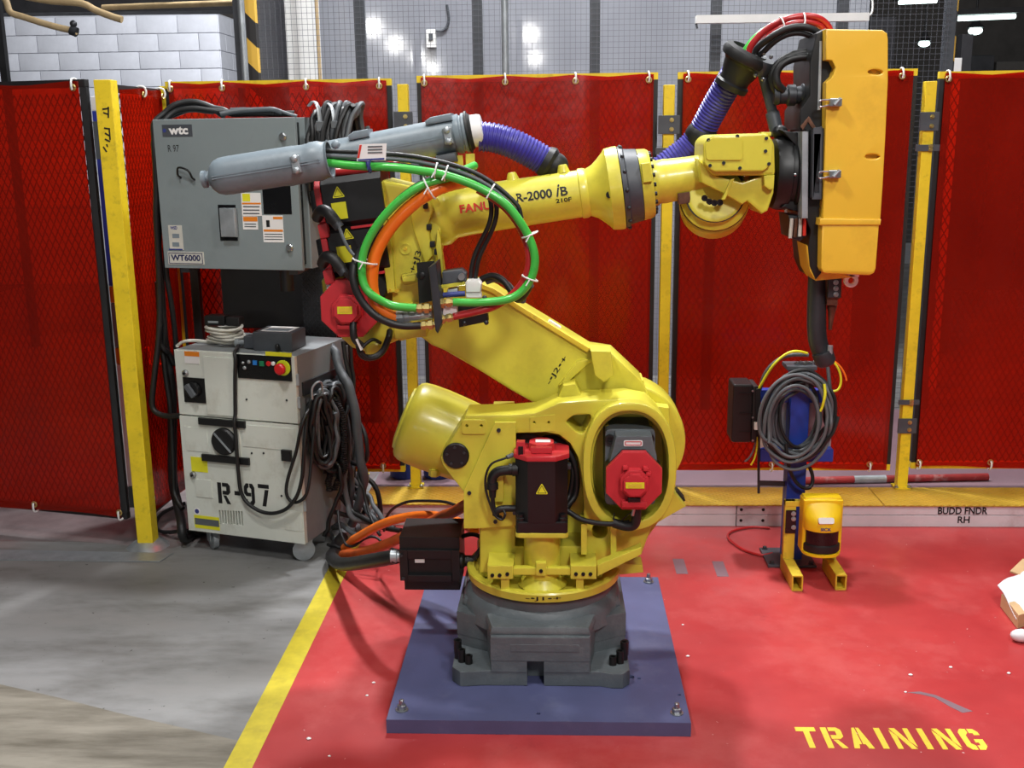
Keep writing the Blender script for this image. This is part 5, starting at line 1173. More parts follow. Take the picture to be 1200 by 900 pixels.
ziptie('white zip tie where the red hose meets the green loop', (621, 275, -.258), (.4, 0, -1), .026)
ziptie('white zip tie low on the green loop beside the red hose', (621, 326, -.26), (.4, 0, 1), .026)
ziptie('white zip tie where green and orange hoses join below the sleeve', (503, 219, -.25), (1, 0, .5), .042)
# tag with blue ribbon
tg = thing('cable_tag', 'white printed tag with blue ribbon tied to the green hose', 'tag', at(436, 180, -.275))
q = [at(421, 169, -.275), at(453, 168, -.275), at(452, 188, -.275), at(418, 189, -.275)]
part(MB().prism(WORLD_FRONT, [(p.x, p.z) for p in q], -.275, -.272), 'card', 'label_white', tg)
part(MB().prism(WORLD_FRONT, [(q[0].x + .001, q[0].z - .002), (q[0].x + .008, q[0].z - .002), (q[3].x + .009, q[3].z + .01), (q[3].x + .002, q[3].z + .01)], -.276, -.2755), 'print_block', 'ink_red', tg)
part(MB().prism(WORLD_FRONT, [(q[3].x + .004, q[3].z + .006), (q[2].x - .004, q[2].z + .008), (q[2].x - .004, q[2].z + .002), (q[3].x + .004, q[3].z + .001)], -.276, -.2755), 'print_block', 'label_blue', tg)
for k in range(3): part(MB().bar(at(431, 172 + k * 3.5, -.2757), at(448, 171.5 + k * 3.5, -.2757), .0012, .004), 'print_line', 'cable_grey', tg)
part(MB().tube([at(433, 193, -.25) + Vector((.0 + .003 * math.sin(k), .021 * math.cos(k * .5236), .021 * math.sin(k * .5236))) for k in range(12)], .006, 6, True), 'ribbon', 'label_blue', tg)
part(MB().bar(at(435, 186, -.276), at(431, 199, -.276), .016, .003), 'ribbon_tail', 'label_blue', tg)

# ------------------------------------------------------------------ hose bracket and fittings on the elbow
hb_ = thing('hose_bracket', 'black angle bracket with brass hose fittings on the robot elbow', 'bracket', at(505, 390, -.2))
part(MB().prism_px([(488, 308), (509, 306), (510, 352), (491, 356)], -.19, -.178, .002), 'back_plate', 'plastic_black', hb_)
part(MB().prism_px([(502, 314), (511, 308), (515, 345), (518, 378), (513, 391), (510, 387), (506, 350)], -.30, -.18, .003), 'angle_plate', 'dark_steel', hb_)
piece('hbb', lambda: hexbolt(.012, .008, True, (0, -1, 0)), 'bolt', 'plastic_black', hb_, at(494.5, 322.5, -.19))
part(MB().prism_px([(471, 325), (490, 321), (490, 329), (472, 331)], -.16, -.12, .003), 'stay', YEL, hb_)
def fitting(px0, py0, px1, py1, Y, r, nm='hose_fitting', mt='brass'):
    a, b_ = at(px0, py0, Y), at(px1, py1, Y); l = (b_ - a).length; d = b_ - a
    return part(MB().lathe(a, d, [(0, r * .8), (l * .12, r * .8), (l * .14, r), (l * .4, r), (l * .42, r * .72), (l * .55, r * .72), (l * .57, r * 1.1), (l * .85, r * 1.1), (l * .87, r * .7), (l, r * .7)], 6), nm, mt, hb_)
fitting(487, 361, 506, 361, -.26, .0155); fitting(531, 354, 512, 356, -.27, .0155); fitting(492, 381.5, 510, 380, -.26, .0155); fitting(532, 371, 512, 375, -.26, .0155)
part(MB().lathe(at(462, 372.5, -.24), at(506, 368, -.24) - at(462, 372.5, -.24), [(0, .021), (.03, .021), (.032, .018), (.035, .021), (.05, .022), (.052, .017), (.125, .017)], 8), 'swivel_fitting', 'galv', hb_, 'grey swivel hose fitting')
part(MB().bar(at(519, 364, -.25), at(536, 363, -.25), .026, .026, .003), 'white_plug', 'label_white', hb_)
part(MB().prism_px([(536, 358), (570, 353), (572, 377), (538, 384)], -.21, -.16, .004), 'connector_housing', 'plastic_black', hb_)
for (px, py) in ((544, 379), (570, 378), (568, 349)): piece('chb', lambda: MB().ball((0, 0, 0), .008, 10, 8), 'housing_screw', 'dark_steel', hb_, at(px, py, -.212))
part(MB().prism_px([(518, 319), (540, 316), (546, 321), (546, 330), (518, 334)], -.22, -.15, .004), 'valve_body', 'frame_grey', hb_, 'grey valve block')
part(MB().prism_px([(517, 334), (544, 330), (544, 334), (517, 338)], -.22, -.15, .001), 'valve_bracket', YEL, hb_)
part(MB().lathe(at(541, 324, -.225), (0, -1, 0), [(0, .011), (.012, .011), (.012, .007)], 14), 'valve_port', 'steel', hb_)
part(MB().prism_px([(524, 340), (536, 338), (537, 347), (525, 349)], -.23, -.17, .004), 'valve_body', 'galv', hb_)
part(MB().cyl(at(519, 346, -.23), at(545, 344, -.23), .009, 10), 'coupling', 'label_blue', hb_)
wp = part(MB().prism_px([(545, 332), (548, 328), (560, 328), (564, 333), (563, 343), (546, 343)], -.23, -.17, .005), 'white_connector', 'label_white', hb_, 'white cable connector')
part(MB().prism_px([(546, 343), (563, 343), (564, 349), (546, 349)], -.225, -.175, .003), 'connector_base', 'white', wp)

# hoses from the funnel into the gun
for k, (lab, pp, r, m_) in enumerate((
    ('red hose arching from the black funnel to the top of the gun cover', [(876, 64, .04), (884, 50, .03), (897, 36, .02), (918, 24, .0), (940, 20, .0), (958, 22, .0), (970, 30, .02), (974, 40, .03)], .011, 'hose_red'),
    ('second red hose arching close under the first to the gun cover', [(880, 66, .04), (888, 54, .03), (902, 39, .01), (922, 28, -.01), (942, 24, -.01), (960, 27, .0), (968, 40, .02)], .009, 'hose_red'),
    ('pale green hose rising from the black funnel behind the red ones', [(872, 64, .06), (879, 51, .06), (890, 40, .06), (905, 31, .06), (926, 26, .06), (950, 28, .05), (966, 40, .04)], .012, 'hose_green'),
    ('black hose arching from the funnel below the red hoses', [(882, 68, .02), (890, 57, .0), (905, 43, -.03), (924, 33, -.04), (944, 32, -.04), (960, 40, -.03), (966, 52, 0)], .011, 'rubber_black'),
    ('lower black hose arching from the funnel into the gun frame', [(885, 70, .02), (893, 59, -.0), (908, 47, -.02), (926, 38, -.03), (944, 38, -.03), (958, 46, -.02), (964, 56, 0)], .009, 'rubber_black'))):
    cable('gun_hose', lab, pp, r, m_, 'hose', n=12)
ziptie('white zip tie around the arching hoses near the black funnel', (917, 31, -.0), (1, 0, .3), .03)
ziptie('white zip tie around the arching hoses at the top of their arch', (941, 27, -.0), (1, 0, .0), .03)
# ------------------------------------------------------------------ robot controller on casters
CF = Frame((-1.640, .985, .105), math.radians(-16.5))
CW, CD = .605, .46
CH = CF.px(207, 410)[1]
ctl = thing('robot_controller', 'cream and grey robot controller cabinet on casters stencilled R-97', 'controller', (CF.pt(CW / 2, 0, CD / 2) - Vector((0, 0, .105))))
fr = CF.fr()
def pbox(F, parent, name, mat, x0, y0, x1, y1, d0, d1, b=.001, label=None, rnd=0):
    xm, ym = (x0 + x1) / 2, (y0 + y1) / 2
    a = F.px(x0, ym, d0)[0]; c = F.px(x1, ym, d0)[0]; z1 = F.px(xm, y0, d0)[1]; z0 = F.px(xm, y1, d0)[1]
    p = rect(min(a, c), min(z0, z1), max(a, c), max(z0, z1))
    if rnd: p = roundpoly(p, rnd, 3)
    return part(MB().prism(F.fr(), p, d0, d1, b), name, mat, parent, label)
part(MB().prism(fr, rect(0, 0, CW, CH), .0235, CD, .004), 'body', 'controller_grey', ctl, 'grey cabinet body')
zs = CF.px(280, 492)[1]
ud = part(MB().prism(fr, rect(.0, zs + .003, CW, CH), 0, .024, .004), 'upper_door', 'controller_white', ctl, 'cream upper door')
SLITS = []
for k in range(9):
    x0, x1, y0, y1 = 257 + k * 3.2, 258.9 + k * 3.2, 598 + k * .15, 613.5 + k * .25; xm = (x0 + x1) / 2
    SLITS.append(rect(CF.px(x0, 606)[0], CF.px(xm, y1)[1], CF.px(x1, 606)[0], CF.px(xm, y0)[1]))
ld = part(MB().prism(fr, rect(.0, .0, CW, zs - .003), 0, .024, .0006, holes=SLITS), 'lower_door', 'controller_white', ctl, 'cream lower door')
pbox(CF, ud, 'raised_panel', 'controller_white', 240, 419, 275, 487, -.005, .002, .003)
op = pbox(CF, ud, 'operator_panel', 'panel_black', 278, 417, 341, 445, -.006, .003, .002, 'black operator panel with buttons')
pbox(CF, ud, 'panel_label', 'label_yellow', 311, 413, 341, 417.5, -.004, .002, 0)
for (px, py, s, m_) in ((299, 425, .020, 'button_blue'), (307, 426, .022, 'button_green')):
    a, z = CF.px(px, py, -.006); part(MB().prism(fr, rect(a - s / 2, z - s / 2, a + s / 2, z + s / 2), -.012, -.005, .002), 'push_button', m_, op)
for (px, py, r, m_) in ((315, 426, .011, 'button_red'), (320.5, 426, .009, 'label_white'), (285, 425, .006, 'galv'), (292, 424, .008, 'galv'), (287, 431, .008, 'galv')):
    q = CF.pt(*CF.px(px, py, -.006), -.006); part(MB().lathe(q, -CF.n, [(0, r), (.005, r), (.007, r * .7)], 16), 'indicator', m_, op)
q = CF.pt(*CF.px(332, 431, -.006), -.006)
part(MB().lathe(q, -CF.n, [(0, .034), (.005, .034), (.006, .03)], 28), 'stop_ring', 'estop_yellow', op, 'yellow-green ring')
part(MB().lathe(q, -CF.n, [(.004, .014), (.02, .014), (.022, .025), (.034, .025), (.04, .018)], 24), 'stop_button', 'button_red', op, 'red emergency stop button')
s1 = pbox(CF, ud, 'caution_label', 'label_white', 216, 412, 233, 426, -.002, .002, 0); pbox(CF, s1, 'label_header', 'label_orange', 216, 412, 233, 417.5, -.0028, -.001, 0)
for (px, py) in ((218, 437), (227, 556)):
    l = part(MB().lathe(CF.pt(*CF.px(px, py)), -CF.n, [(0, .015), (.01, .015), (.014, .010)], 18), 'door_lock', 'steel', ud if py < 490 else ld)
    part(MB().lathe(CF.pt(*CF.px(px, py - 0), -.013), -CF.n, [(0, .006), (.006, .006)], 10), 'lock_core', 'ink_black', ctl)
sw = pbox(CF, ud, 'switch_plate', 'panel_black', 215, 443, 240, 472, -.006, .002, .002, 'black rotary switch plate')
q = CF.pt(*CF.px(227, 457, -.006), -.006)
part(MB().lathe(q, -CF.n, [(0, .036), (.015, .034), (.018, .03)], 24), 'switch_dial', 'plastic_black', sw)
up_ = (CF.u * .6 + CF.v * -.8); part(MB().bar(q - CF.n * .024 - up_ * .034, q - CF.n * .024 + up_ * .03, .018, .022, .003), 'switch_handle', 'cable_grey', sw)
for (x0, y0, x1, y1) in ((232, 492, 286, 500), (236, 535, 291, 543)): pbox(CF, ld, 'grab_rail', 'plastic_black', x0, y0, x1, y1, -.016, .0, .003)
fanp = pbox(CF, ld, 'fan_plate', 'controller_white', 247, 499, 281, 537, -.004, .002, .002)
q = CF.pt(*CF.px(263.5, 517, -.004), -.004)
part(MB().lathe(q, -CF.n, [(0, .062), (.012, .062), (.02, .055), (.02, .012)], 32), 'fan_guard', 'plastic_black', fanp, 'round black fan guard')
dd = (CF.u * .7 - CF.v * .72); part(MB().bar(q - CF.n * .023 - dd * .055, q - CF.n * .023 + dd * .06, .006, .006, .001), 'guard_bar', 'galv', fanp)
pbox(CF, ld, 'raised_panel', 'controller_white', 217, 501, 243, 529, -.003, .002, .002)
pbox(CF, ld, 'raised_panel', 'controller_white', 284, 500, 346, 526, -.003, .002, .002)
pbox(CF, ld, 'raised_panel', 'controller_white', 229, 562, 248, 583, -.004, .002, .002); pbox(CF, ld, 'raised_panel', 'controller_white', 333, 599, 354, 622, -.003, .002, .002)
pbox(CF, ld, 'usb_cap', 'panel_black', 329, 528, 340, 541, -.02, .0, .004)
pbox(CF, ld, 'notice_label', 'label_yellow', 224, 536, 243, 553, -.0015, .002, 0, 'yellow notice label')
pbox(CF, ld, 'rating_label', 'label_yellow', 228, 605, 257, 620, -.0015, .002, 0); pbox(CF, ld, 'rating_label', 'cable_grey', 228.5, 608.5, 256.5, 616, -.0022, .0, 0)
q = CF.pt(*CF.px(231, 599, 0), 0); r_ = part(MB().lathe(q, -CF.n, [(0, .0165), (.0012, .0165)], 20), 'round_sticker', 'label_white', ld); part(MB().lathe(q, -CF.n, [(.001, .011), (.0018, .011)], 16), 'sticker_symbol', 'label_blue', r_)
for (px, py) in ((295, 531), (309, 531), (289, 468), (336, 469), (330, 581)): piece('ctlb', lambda: MB().lathe((0, 0, 0), (0, -1, 0), [(0, .005), (.004, .004)], 10), 'panel_screw', 'ink_black', ctl, CF.pt(*CF.px(px, py), 0))
# R-97 stencil
for ch, (x0, x1, yt, yb) in (('R', (254.5, 271, 565, 591)), ('-', (273.5, 282.5, 563, 593)), ('9', (285.5, 299.5, 566, 593)), ('7', (302, 316.5, 567, 594))):
    a, z1 = CF.px(x0, yt); c, z0 = CF.px(x1, yb)
    part(poly_mb(fr, [[(a + p[0] * (c - a), z0 + p[1] * (z1 - z0)) for p in P] for P in STEN[ch]], -.0012, .001), 'stencil_letter', 'ink_black', ld, 'black stencilled character %s' % ch)
for z in (.15, .62, .72): part(MB().bar(CF.pt(CW + .004, z, .012), CF.pt(CW + .004, z + .05, .012), .012, .012, .003), 'hinge', 'galv', ctl)
# casters
for (u_, d_) in ((.08, .07), (CW - .05, .07), (.08, CD - .07), (CW - .05, CD - .07)):
    P = CF.pt(u_, 0, d_); P.z = 0; axl = (Vector((.82, .57, 0)) if u_ < .2 else Vector((.3, -.95, 0))).normalized()
    c_ = part(MB().lathe(P + Vector((0, 0, .05)) - axl * .014, axl, [(0, .03), (.002, .05), (.026, .05), (.028, .03)], 24), 'caster_wheel', 'galv', ctl, 'grey caster wheel')
    part(MB().prism((P + Vector((0, 0, .05)) - axl * .024, Vector((-axl.y, axl.x, 0)), CF.v, axl), [(-.02, -.01), (.02, -.01), (.045, .06), (-.035, .06)], 0, .006), 'caster_fork', 'galv', c_)
    part(MB().prism((P + Vector((0, 0, .05)) + axl * .018, Vector((-axl.y, axl.x, 0)), CF.v, axl), [(-.02, -.01), (.02, -.01), (.045, .06), (-.035, .06)], 0, .006), 'caster_fork', 'galv', c_)
# side rack with hooks on the controller's flank
for d_ in (.17, .21, .25):
    part(MB().bar(CF.pt(CW + .0, CH * .80, d_ + .05), CF.pt(CW + .07, CH * .80, d_ + .05), .05, .012, .002), 'hook', 'dark_steel', ctl)
part(MB().bar(CF.pt(CW + .004, CH * .82, .05), CF.pt(CW + .004, CH * .82, .40), .01, .06, .002), 'hook_rail', 'dark_steel', ctl)

# box with label, white cable coil and plug on top of the controller
TZ = .105 + CH
def top(px, py): return gr(px, py, TZ)
B0 = top(297, 411); B1 = top(346, 407); ub = (B1 - B0); ub.z = 0; bl = ub.length; yaw_b = math.atan2(ub.y, ub.x)
BF = Frame(B0, math.radians(-10))
jb2 = thing('junction_box', 'dark grey box with white printed lid on top of the controller', 'box', BF.pt(.09, 0, .07))
part(MB().prism(BF.fr(), roundpoly(rect(0, .0, .185, .085), .008, 2), 0, .15, .004), 'body', 'frame_grey', jb2)
part(MB().prism((BF.pt(0, .0852, 0), BF.u, BF.n, BF.v), rect(.03, .02, .165, .135), -.0005, .0012), 'label', 'label_white', jb2, 'white printed label'); part(MB().prism((BF.pt(0, .0862, 0), BF.u, BF.n, BF.v), rect(.04, .03, .155, .09), -.0005, .0008), 'print_block', 'sleeve_grey', jb2)
part(MB().prism(BF.fr(), roundpoly(rect(-.055, .005, -.002, .06), .006, 2), .02, .08, .004), 'plug_hood', 'frame_grey', jb2)
part(MB().cyl(BF.pt(-.055, .028, .05), BF.pt(-.085, .024, .05), .014, 12).cyl(BF.pt(-.085, .024, .05), BF.pt(-.105, .022, .05), .019, 12), 'cable_gland', 'galv', jb2)
part(MB().ball(BF.pt(.12, -.001, -.012) + Vector((0, 0, .02)), .014, 10, 8, (.8, 1, 1.3)), 'lid_clip', 'plastic_black', jb2)
cc = top(254, 408) + CF.n * .07
rr_ = random.Random(3)
pts = []
for k in range(60):
    a = k * .55; rx = .082 + .016 * math.sin(k * .37); ry = .06 + .012 * math.sin(k * .61)
    pts.append(cc + CF.u * (rx * math.cos(a)) + CF.n * (ry * math.sin(a)) + Vector((0, 0, .012 + .0013 * k + .006 * math.sin(k * 1.1))))
pts = [top(206, 409) + Vector((0, .02, .01)), top(222, 402) + Vector((0, 0, .012))] + pts
reg(catmull(pts, 4), .0075, 8, 'cable_coil', 'cable_white', 'white cable coiled untidily on top of the controller', 'cable', pin=False)
pl_ = thing('cable_plug', 'black rectangular plug lying on the white cable coil', 'plug', cc + Vector((0, 0, .09)))
PFr = Frame(cc + Vector((-.09, -.0, .091)), math.radians(-12))
part(MB().prism(PFr.fr(), roundpoly(rect(0, 0, .10, .045), .006, 2), 0, .06, .003), 'shell', 'plastic_black', pl_); part(MB().prism(PFr.fr(), roundpoly(rect(.105, .0, .17, .04), .006, 2), .005, .055, .003), 'hood', 'rubber_black', pl_)
part(MB().prism(PFr.fr(), rect(.02, .012, .07, .022), -.003, .002, .001), 'latch', 'galv', pl_)

# ------------------------------------------------------------------ grey weld control cabinet on its stand
WF = Frame(at(193, 314, 1.02), math.radians(-12))
WW = WF.px(355, 315)[0]; WH = WF.px(186, 140)[1]; WD = .26
wtc = thing('weld_control_cabinet', 'grey weld control cabinet with WTC badge mounted above the controller', 'cabinet', WF.pt(WW / 2, 0, WD / 2))
wf = WF.fr()
door = part(MB().prism(wf, rect(0, 0, WW, WH), 0, .022, .004), 'door', 'wtc_grey', wtc, 'grey cabinet door')
part(MB().prism(wf, rect(.02, .02, WW - .02, WH - .02), .022, .085, .002), 'door_gap_shade', 'panel_black', wtc)  # black block stands in for the shade in the open door gap
part(MB().prism(wf, rect(0, 0, WW + .006, WH), .08, WD, .004), 'body', 'wtc_grey', wtc)
bd = pbox(WF, door, 'badge', 'frame_grey', 190, 146, 225, 160, -.002, .001, .0005, 'dark badge reading wtc')
a, z1 = WF.px(197.5, 148.5); c, z0 = WF.px(221, 157.5)
part(text_mb('wtc', wf, a, z0, c - a, z1 - z0, d=-.0026, bold=.04), 'badge_lettering', 'label_white', bd)
q = WF.pt(*WF.px(193, 153), -.002); part(MB().lathe(q, -WF.n, [(0, .008), (.0007, .008)], 14), 'badge_emblem', 'label_blue', bd)
a, z1 = WF.px(196.5, 170); c, z0 = WF.px(210, 178); part(text_mb('R 97', wf, a, z0, c - a, z1 - z0, d=-.0006), 'marker_writing', 'ink_black', door, 'hand-written R 97')
nb = pbox(WF, door, 'nameplate', 'cable_white', 197, 295, 239, 310, -.002, .001, 0, 'WT6000 nameplate')
a, z1 = WF.px(198, 296); c, z0 = WF.px(238, 309.5); part(MB().prism(wf, rect(a - .001, z0, c + .001, z1), -.0027, -.001, holes=[rect(a + .002, z0 + .003, c - .002, z1 - .003)]), 'nameplate_border', 'ink_blue', nb)
a, z1 = WF.px(200.5, 298); c, z0 = WF.px(235.5, 306); part(text_mb('WT6000', wf, a, z0, c - a, z1 - z0, d=-.0028, bold=.03), 'nameplate_lettering', 'ink_blue', nb)
lb_ = pbox(WF, door, 'paper_label', 'cable_white', 198, 264, 214, 293, -.0015, .001, 0); a, z1 = WF.px(199.5, 265); c, z0 = WF.px(208, 269); part(text_mb('WSD', wf, a, z0, c - a, z1 - z0, d=-.0022, bold=.03), 'label_lettering', 'label_blue', lb_)
for (y0, y1) in ((274, 279), (284, 289)): pbox(WF, lb_, 'label_print', 'sleeve_grey', 202, y0, 210, y1, -.0022, -.001, 0)
pbox(WF, lb_, 'label_edge', 'label_blue', 198, 291.5, 214, 293, -.0022, -.001, 0)
wp = pbox(WF, door, 'warning_label', 'label_white', 283, 226, 306, 253, -.0015, .001, 0, 'white and orange warning label')
pbox(WF, wp, 'label_stripe', 'label_orange', 283.5, 237.5, 305.5, 239.5, -.0022, -.001, 0); pbox(WF, wp, 'label_symbol', 'label_yellow', 284, 227, 293, 236, -.0022, -.001, 0)
for k in range(3): pbox(WF, wp, 'label_print', 'cable_grey', 285, 241.5 + k * 4, 304, 243 + k * 4, -.0022, -.001, 0)
wp = pbox(WF, door, 'warning_label', 'label_white', 284.5, 253.5, 302, 269, -.0015, .001, 0); pbox(WF, wp, 'label_header', 'label_orange', 285, 254, 301.5, 259.5, -.0022, -.001, 0)
for k in range(2): pbox(WF, wp, 'label_print', 'cable_grey', 286.5, 262 + k * 3, 300, 263.2 + k * 3, -.0022, -.001, 0)
wp = pbox(WF, door, 'warning_label', 'label_white', 308, 252.5, 332, 284, -.0015, .001, 0)
pbox(WF, wp, 'label_header', 'label_orange', 320, 254, 331, 257, -.0022, -.001, 0); pbox(WF, wp, 'label_stripe', 'label_orange', 309, 269, 331.5, 271.5, -.0022, -.001, 0)
pbox(WF, wp, 'label_symbol', 'ink_black', 312, 258, 316, 266, -.0022, -.001, 0)
for k in range(3): pbox(WF, wp, 'label_print', 'cable_grey', 310, 274 + k * 3, 331, 275 + k * 3, -.0022, -.001, 0)
pbox(WF, door, 'display_window', 'panel_black', 308, 217, 341, 251, -.002, .002, .001, 'dark display window')
hp = pbox(WF, door, 'disconnect_plate', 'panel_black', 256.5, 240, 277, 282, -.004, .001, .002, 'disconnect handle on a black plate')
pbox(WF, hp, 'disconnect_handle', 'galv', 257, 244, 275.5, 278, -.03, -.003, .008, 'pale grey disconnect handle')
for (px, py) in ((332, 160), (340, 290)):
    lk = part(MB().lathe(WF.pt(*WF.px(px, py)), -WF.n, [(0, .016), (.006, .016), (.010, .011), (.02, .011)], 18), 'door_latch', 'steel', door)
q1, q2 = WF.pt(*WF.px(211, 199)), WF.pt(*WF.px(228, 208))
part(MB().tube(catmull([q1 + Vector((.002, .004, -.035)), q1 - WF.n * .02 + Vector((0, 0, -.02)), q1 - WF.n * .03 + Vector((.01, 0, .01)), q2 - WF.n * .03 + Vector((-.01, 0, .03)), q2 - WF.n * .02, q2 + Vector((0, .004, -.01))], 6), .0045, 8), 'wire_handle', 'plastic_black', door, 'small black wire handle')
# stand
sd = thing('cabinet_stand', 'dark perforated steel stand carrying the grey cabinet behind the controller', 'stand', (-1.05, 1.42, 0))
WB = WF.O.z
P0 = at(352, 330, 1.28)
part(MB().prism(WORLD_FRONT, rect(at(353, 330, 1.37).x, .55, at(391, 330, 1.37).x, WB - .03), 1.37, 1.38), 'perforated_plate', 'perforated', sd, 'dark perforated side plate')
part(diamond_mb(Vector((at(353, 330, 1.37).x, 1.367, 0)), Vector((at(391, 330, 1.37).x, 1.367, 0)), .56, WB - .04, Vector((0, 1, 0)), .026, .03, .005, .003), 'plate_pattern', 'dark_steel', sd, kind='stuff')
for X in (-1.13, -.98, -1.70): part(MB().box((X, 1.52, (WB - .0) / 2), (.04, .04, WB), .003), 'upright', 'frame_black', sd)
part(MB().box(((-1.70 - .98) / 2, 1.52, WB - .02), (.76, .05, .04), .003), 'cross_member', 'frame_grey', sd)
for u_ in (.08, WW - .06): part(MB().bar(WF.pt(u_, -.012, .03), Vector((WF.pt(u_, 0, 0).x + .05, 1.52, WB - .0)), .04, .02, .002), 'support_arm', 'frame_grey', sd)
part(MB().box((-1.36, 1.50, 1.13), (.40, .05, .34), .006), 'back_panel', 'frame_black', sd)
q = at(336, 325, 1.1); part(MB().cyl(Vector((q.x, q.y, WB + .003)), q - Vector((0, 0, .06)), .03, 16), 'cable_gland', 'dark_steel', sd)
# ------------------------------------------------------------------ cables around the two cabinets
def coil(name, label, c, u, v, rx, ry, turns, r, mat, spread, seed, group=None, cat='cable coil', tail=None, n=8, jit=1.0):
    rr = random.Random(seed); c, u, v = Vector(c), Vector(u).normalized(), Vector(v).normalized(); w = u.cross(v); P = []
    N = int(turns * 14); a0 = rr.uniform(0, 6.28)
    for k in range(N + 1):
        a = a0 + 2 * math.pi * k / 14; t = int(k / 14); q = random.Random(seed * 91 + t)
        f = 1 + jit * q.uniform(-.12, .08); g = 1 + jit * q.uniform(-.10, .08); s = spread * (k / N - .5)
        P.append(c + u * (rx * f * math.cos(a) + jit * q.uniform(-.1, .1) * rx) + v * (ry * g * math.sin(a) + (1 - jit) * -.35 * ry * q.uniform(-.2, .5)) + w * (s + .008 * math.sin(a * 2 + t)))
    if tail: P += ats(tail)
    reg(catmull(P, 4), r, n, name, mat, label, cat, group, pin=False)
# coil slung over the right end of the grey cabinet
hu = Vector((.45, .9, 0)); hv = Vector((.08, 0, 1))
c0 = WF.pt(WW + .065, 0, .13); c0.z = at(372, 172, 1.12).z - .05
for k in range(4):
    coil('cable_coil', ('black cable hank hung on the right end of the grey cabinet', 'grey cable hank hung in front of the black ones by the grey cabinet', 'outer black cable hank hung beside the grey cabinet towards the sleeve', 'pale grey cable hank squeezed between black ones by the grey cabinet')[k],
         c0 + Vector((.036 * k, .02 * (k % 2), -.0)), Vector((.3, .8, 0)), hv, .085, .205 + .01 * (k % 2), 5, .0105, ('rubber_black', 'rubber_grey', 'rubber_black', 'cable_grey')[k], .07, 11 + k)
hk = thing('cable_hook', 'grey steel hook strap holding the cable hanks on the grey cabinet', 'hook', at(366, 130, 1.0))
part(MB().tube(catmull(ats([(362, 124, 1.0), (367, 119, .96), (372, 124, .925), (375, 142, .92), (375, 165, .92)]), 6), .009, 8, flat=.4), 'strap', 'galv', hk); part(MB().box(at(375, 148, .912), (.03, .012, .04), .003), 'buckle', 'cable_grey', hk)
hk = thing('cable_hook', 'narrow grey strap around the outermost hank beside the sleeve', 'hook', at(386, 130, 1.05))
part(MB().tube(catmull(ats([(380, 126, 1.02), (384, 121, .98), (390, 130, .935), (393, 160, .925)]), 6), .008, 8, flat=.4), 'strap', 'galv', hk); part(MB().box(at(392, 146, .92), (.026, .012, .03), .003), 'buckle', 'cable_grey', hk)
# cables lying on the grey cabinet and dropping down its left side
LB = [('black cable looped highest over the top left corner of the grey cabinet', [(345, 133, 1.16), (300, 133, 1.14), (262, 132, 1.12), (240, 122, 1.1), (222, 119, 1.1), (206, 124, 1.1), (192, 138, 1.08), (186, 160, 1.05), (184, 220, 1.06), (186, 300, 1.1), (187, 380, 1.12), (181, 440, 1.10), (178, 470, 1.10), (180, 482, 1.10), (195, 488, 1.08), (212, 487, 1.06)]),
      ('black cable bent across the cabinet top then hanging by its left edge', [(320, 132, 1.12), (280, 132, 1.1), (250, 130, 1.08), (226, 127, 1.08), (204, 131, 1.08), (191, 145, 1.06), (188, 180, 1.06), (188, 260, 1.1), (190, 340, 1.14), (192, 420, 1.16), (200, 480, 1.15), (203, 540, 1.15), (205, 580, 1.15), (214, 596, 1.1)]),
      ('black cable close against the left edge of the grey cabinet', [(250, 131, 1.16), (225, 128, 1.12), (205, 132, 1.12), (194, 150, 1.1), (190, 200, 1.1), (192, 300, 1.12), (200, 350, 1.15), (206, 400, 1.2), (205, 430, 1.2), (197, 412, 1.17), (190, 410, 1.15), (187, 380, 1.14)]),
      ('thick black cable running down behind the controller to the floor', [(187, 330, 1.2), (192, 400, 1.2), (201, 450, 1.2), (202, 520, 1.2), (203, 570, 1.2), (212, 600, 1.1), (213, 625, 1.0), (217, 634, 1.06), (230, 634, 1.14), (252, 630, 1.22)]),
      ('black cable trailing on the floor left of the controller', [(216, 590, 1.2), (196, 598, 1.25), (184, 608, 1.28), (184, 620, 1.22), (196, 624, 1.15), (215, 622, 1.1), (236, 626, 1.15)])]
for k, (lab, pp) in enumerate(LB): cable('power_cable', lab, pp, (.0135, .0125, .012, .022, .009)[k], 'rubber_black')
for k in range(3):
    cable('power_cable', ('thin grey cable lying along the top of the grey cabinet', 'grey pigtail cable with fitting on the cabinet top', 'black cable ring lying on the cabinet top above the badge')[k],
      ([(270, 128, 1.13), (300, 128, 1.13), (330, 131, 1.14), (348, 136, 1.15)], [(258, 134, 1.06), (280, 130, 1.08), (310, 129, 1.1), (330, 131, 1.12)], [(200, 136, 1.1), (212, 124, 1.12), (232, 122, 1.14), (252, 130, 1.14), (262, 136, 1.12)])[k], (.007, .011, .012)[k], ('cable_grey', 'rubber_grey', 'rubber_black')[k])
# hanks on the controller's flank
hx = lambda d, z: CF.pt(CW + .045, CH * z, d)
for k in range(6):
    lab = ('black pendant cable hank on the hook at the front of the controller flank', 'grey cable hank behind the pendant cable on the controller flank', 'black cable hank on the middle hook of the controller flank', 'coiled grey cable hank drooping lowest on the controller flank', 'thin black cable hank behind the middle hook', 'grey cable hank on the rear hook of the controller flank')[k]
    coil('cable_hank', lab, hx(.10 + .045 * k, .80 - .18 - .012 * k) - Vector((0, 0, .02)), CF.n * .8 + CF.u * .3, Vector((0, 0, 1)), .052, .155 + .014 * k, 4, (.009, .0085, .0095, .011, .007, .009)[k], ('rubber_black', 'cable_grey', 'rubber_black', 'rubber_grey', 'rubber_black', 'cable_grey')[k], .03, 31 + k)
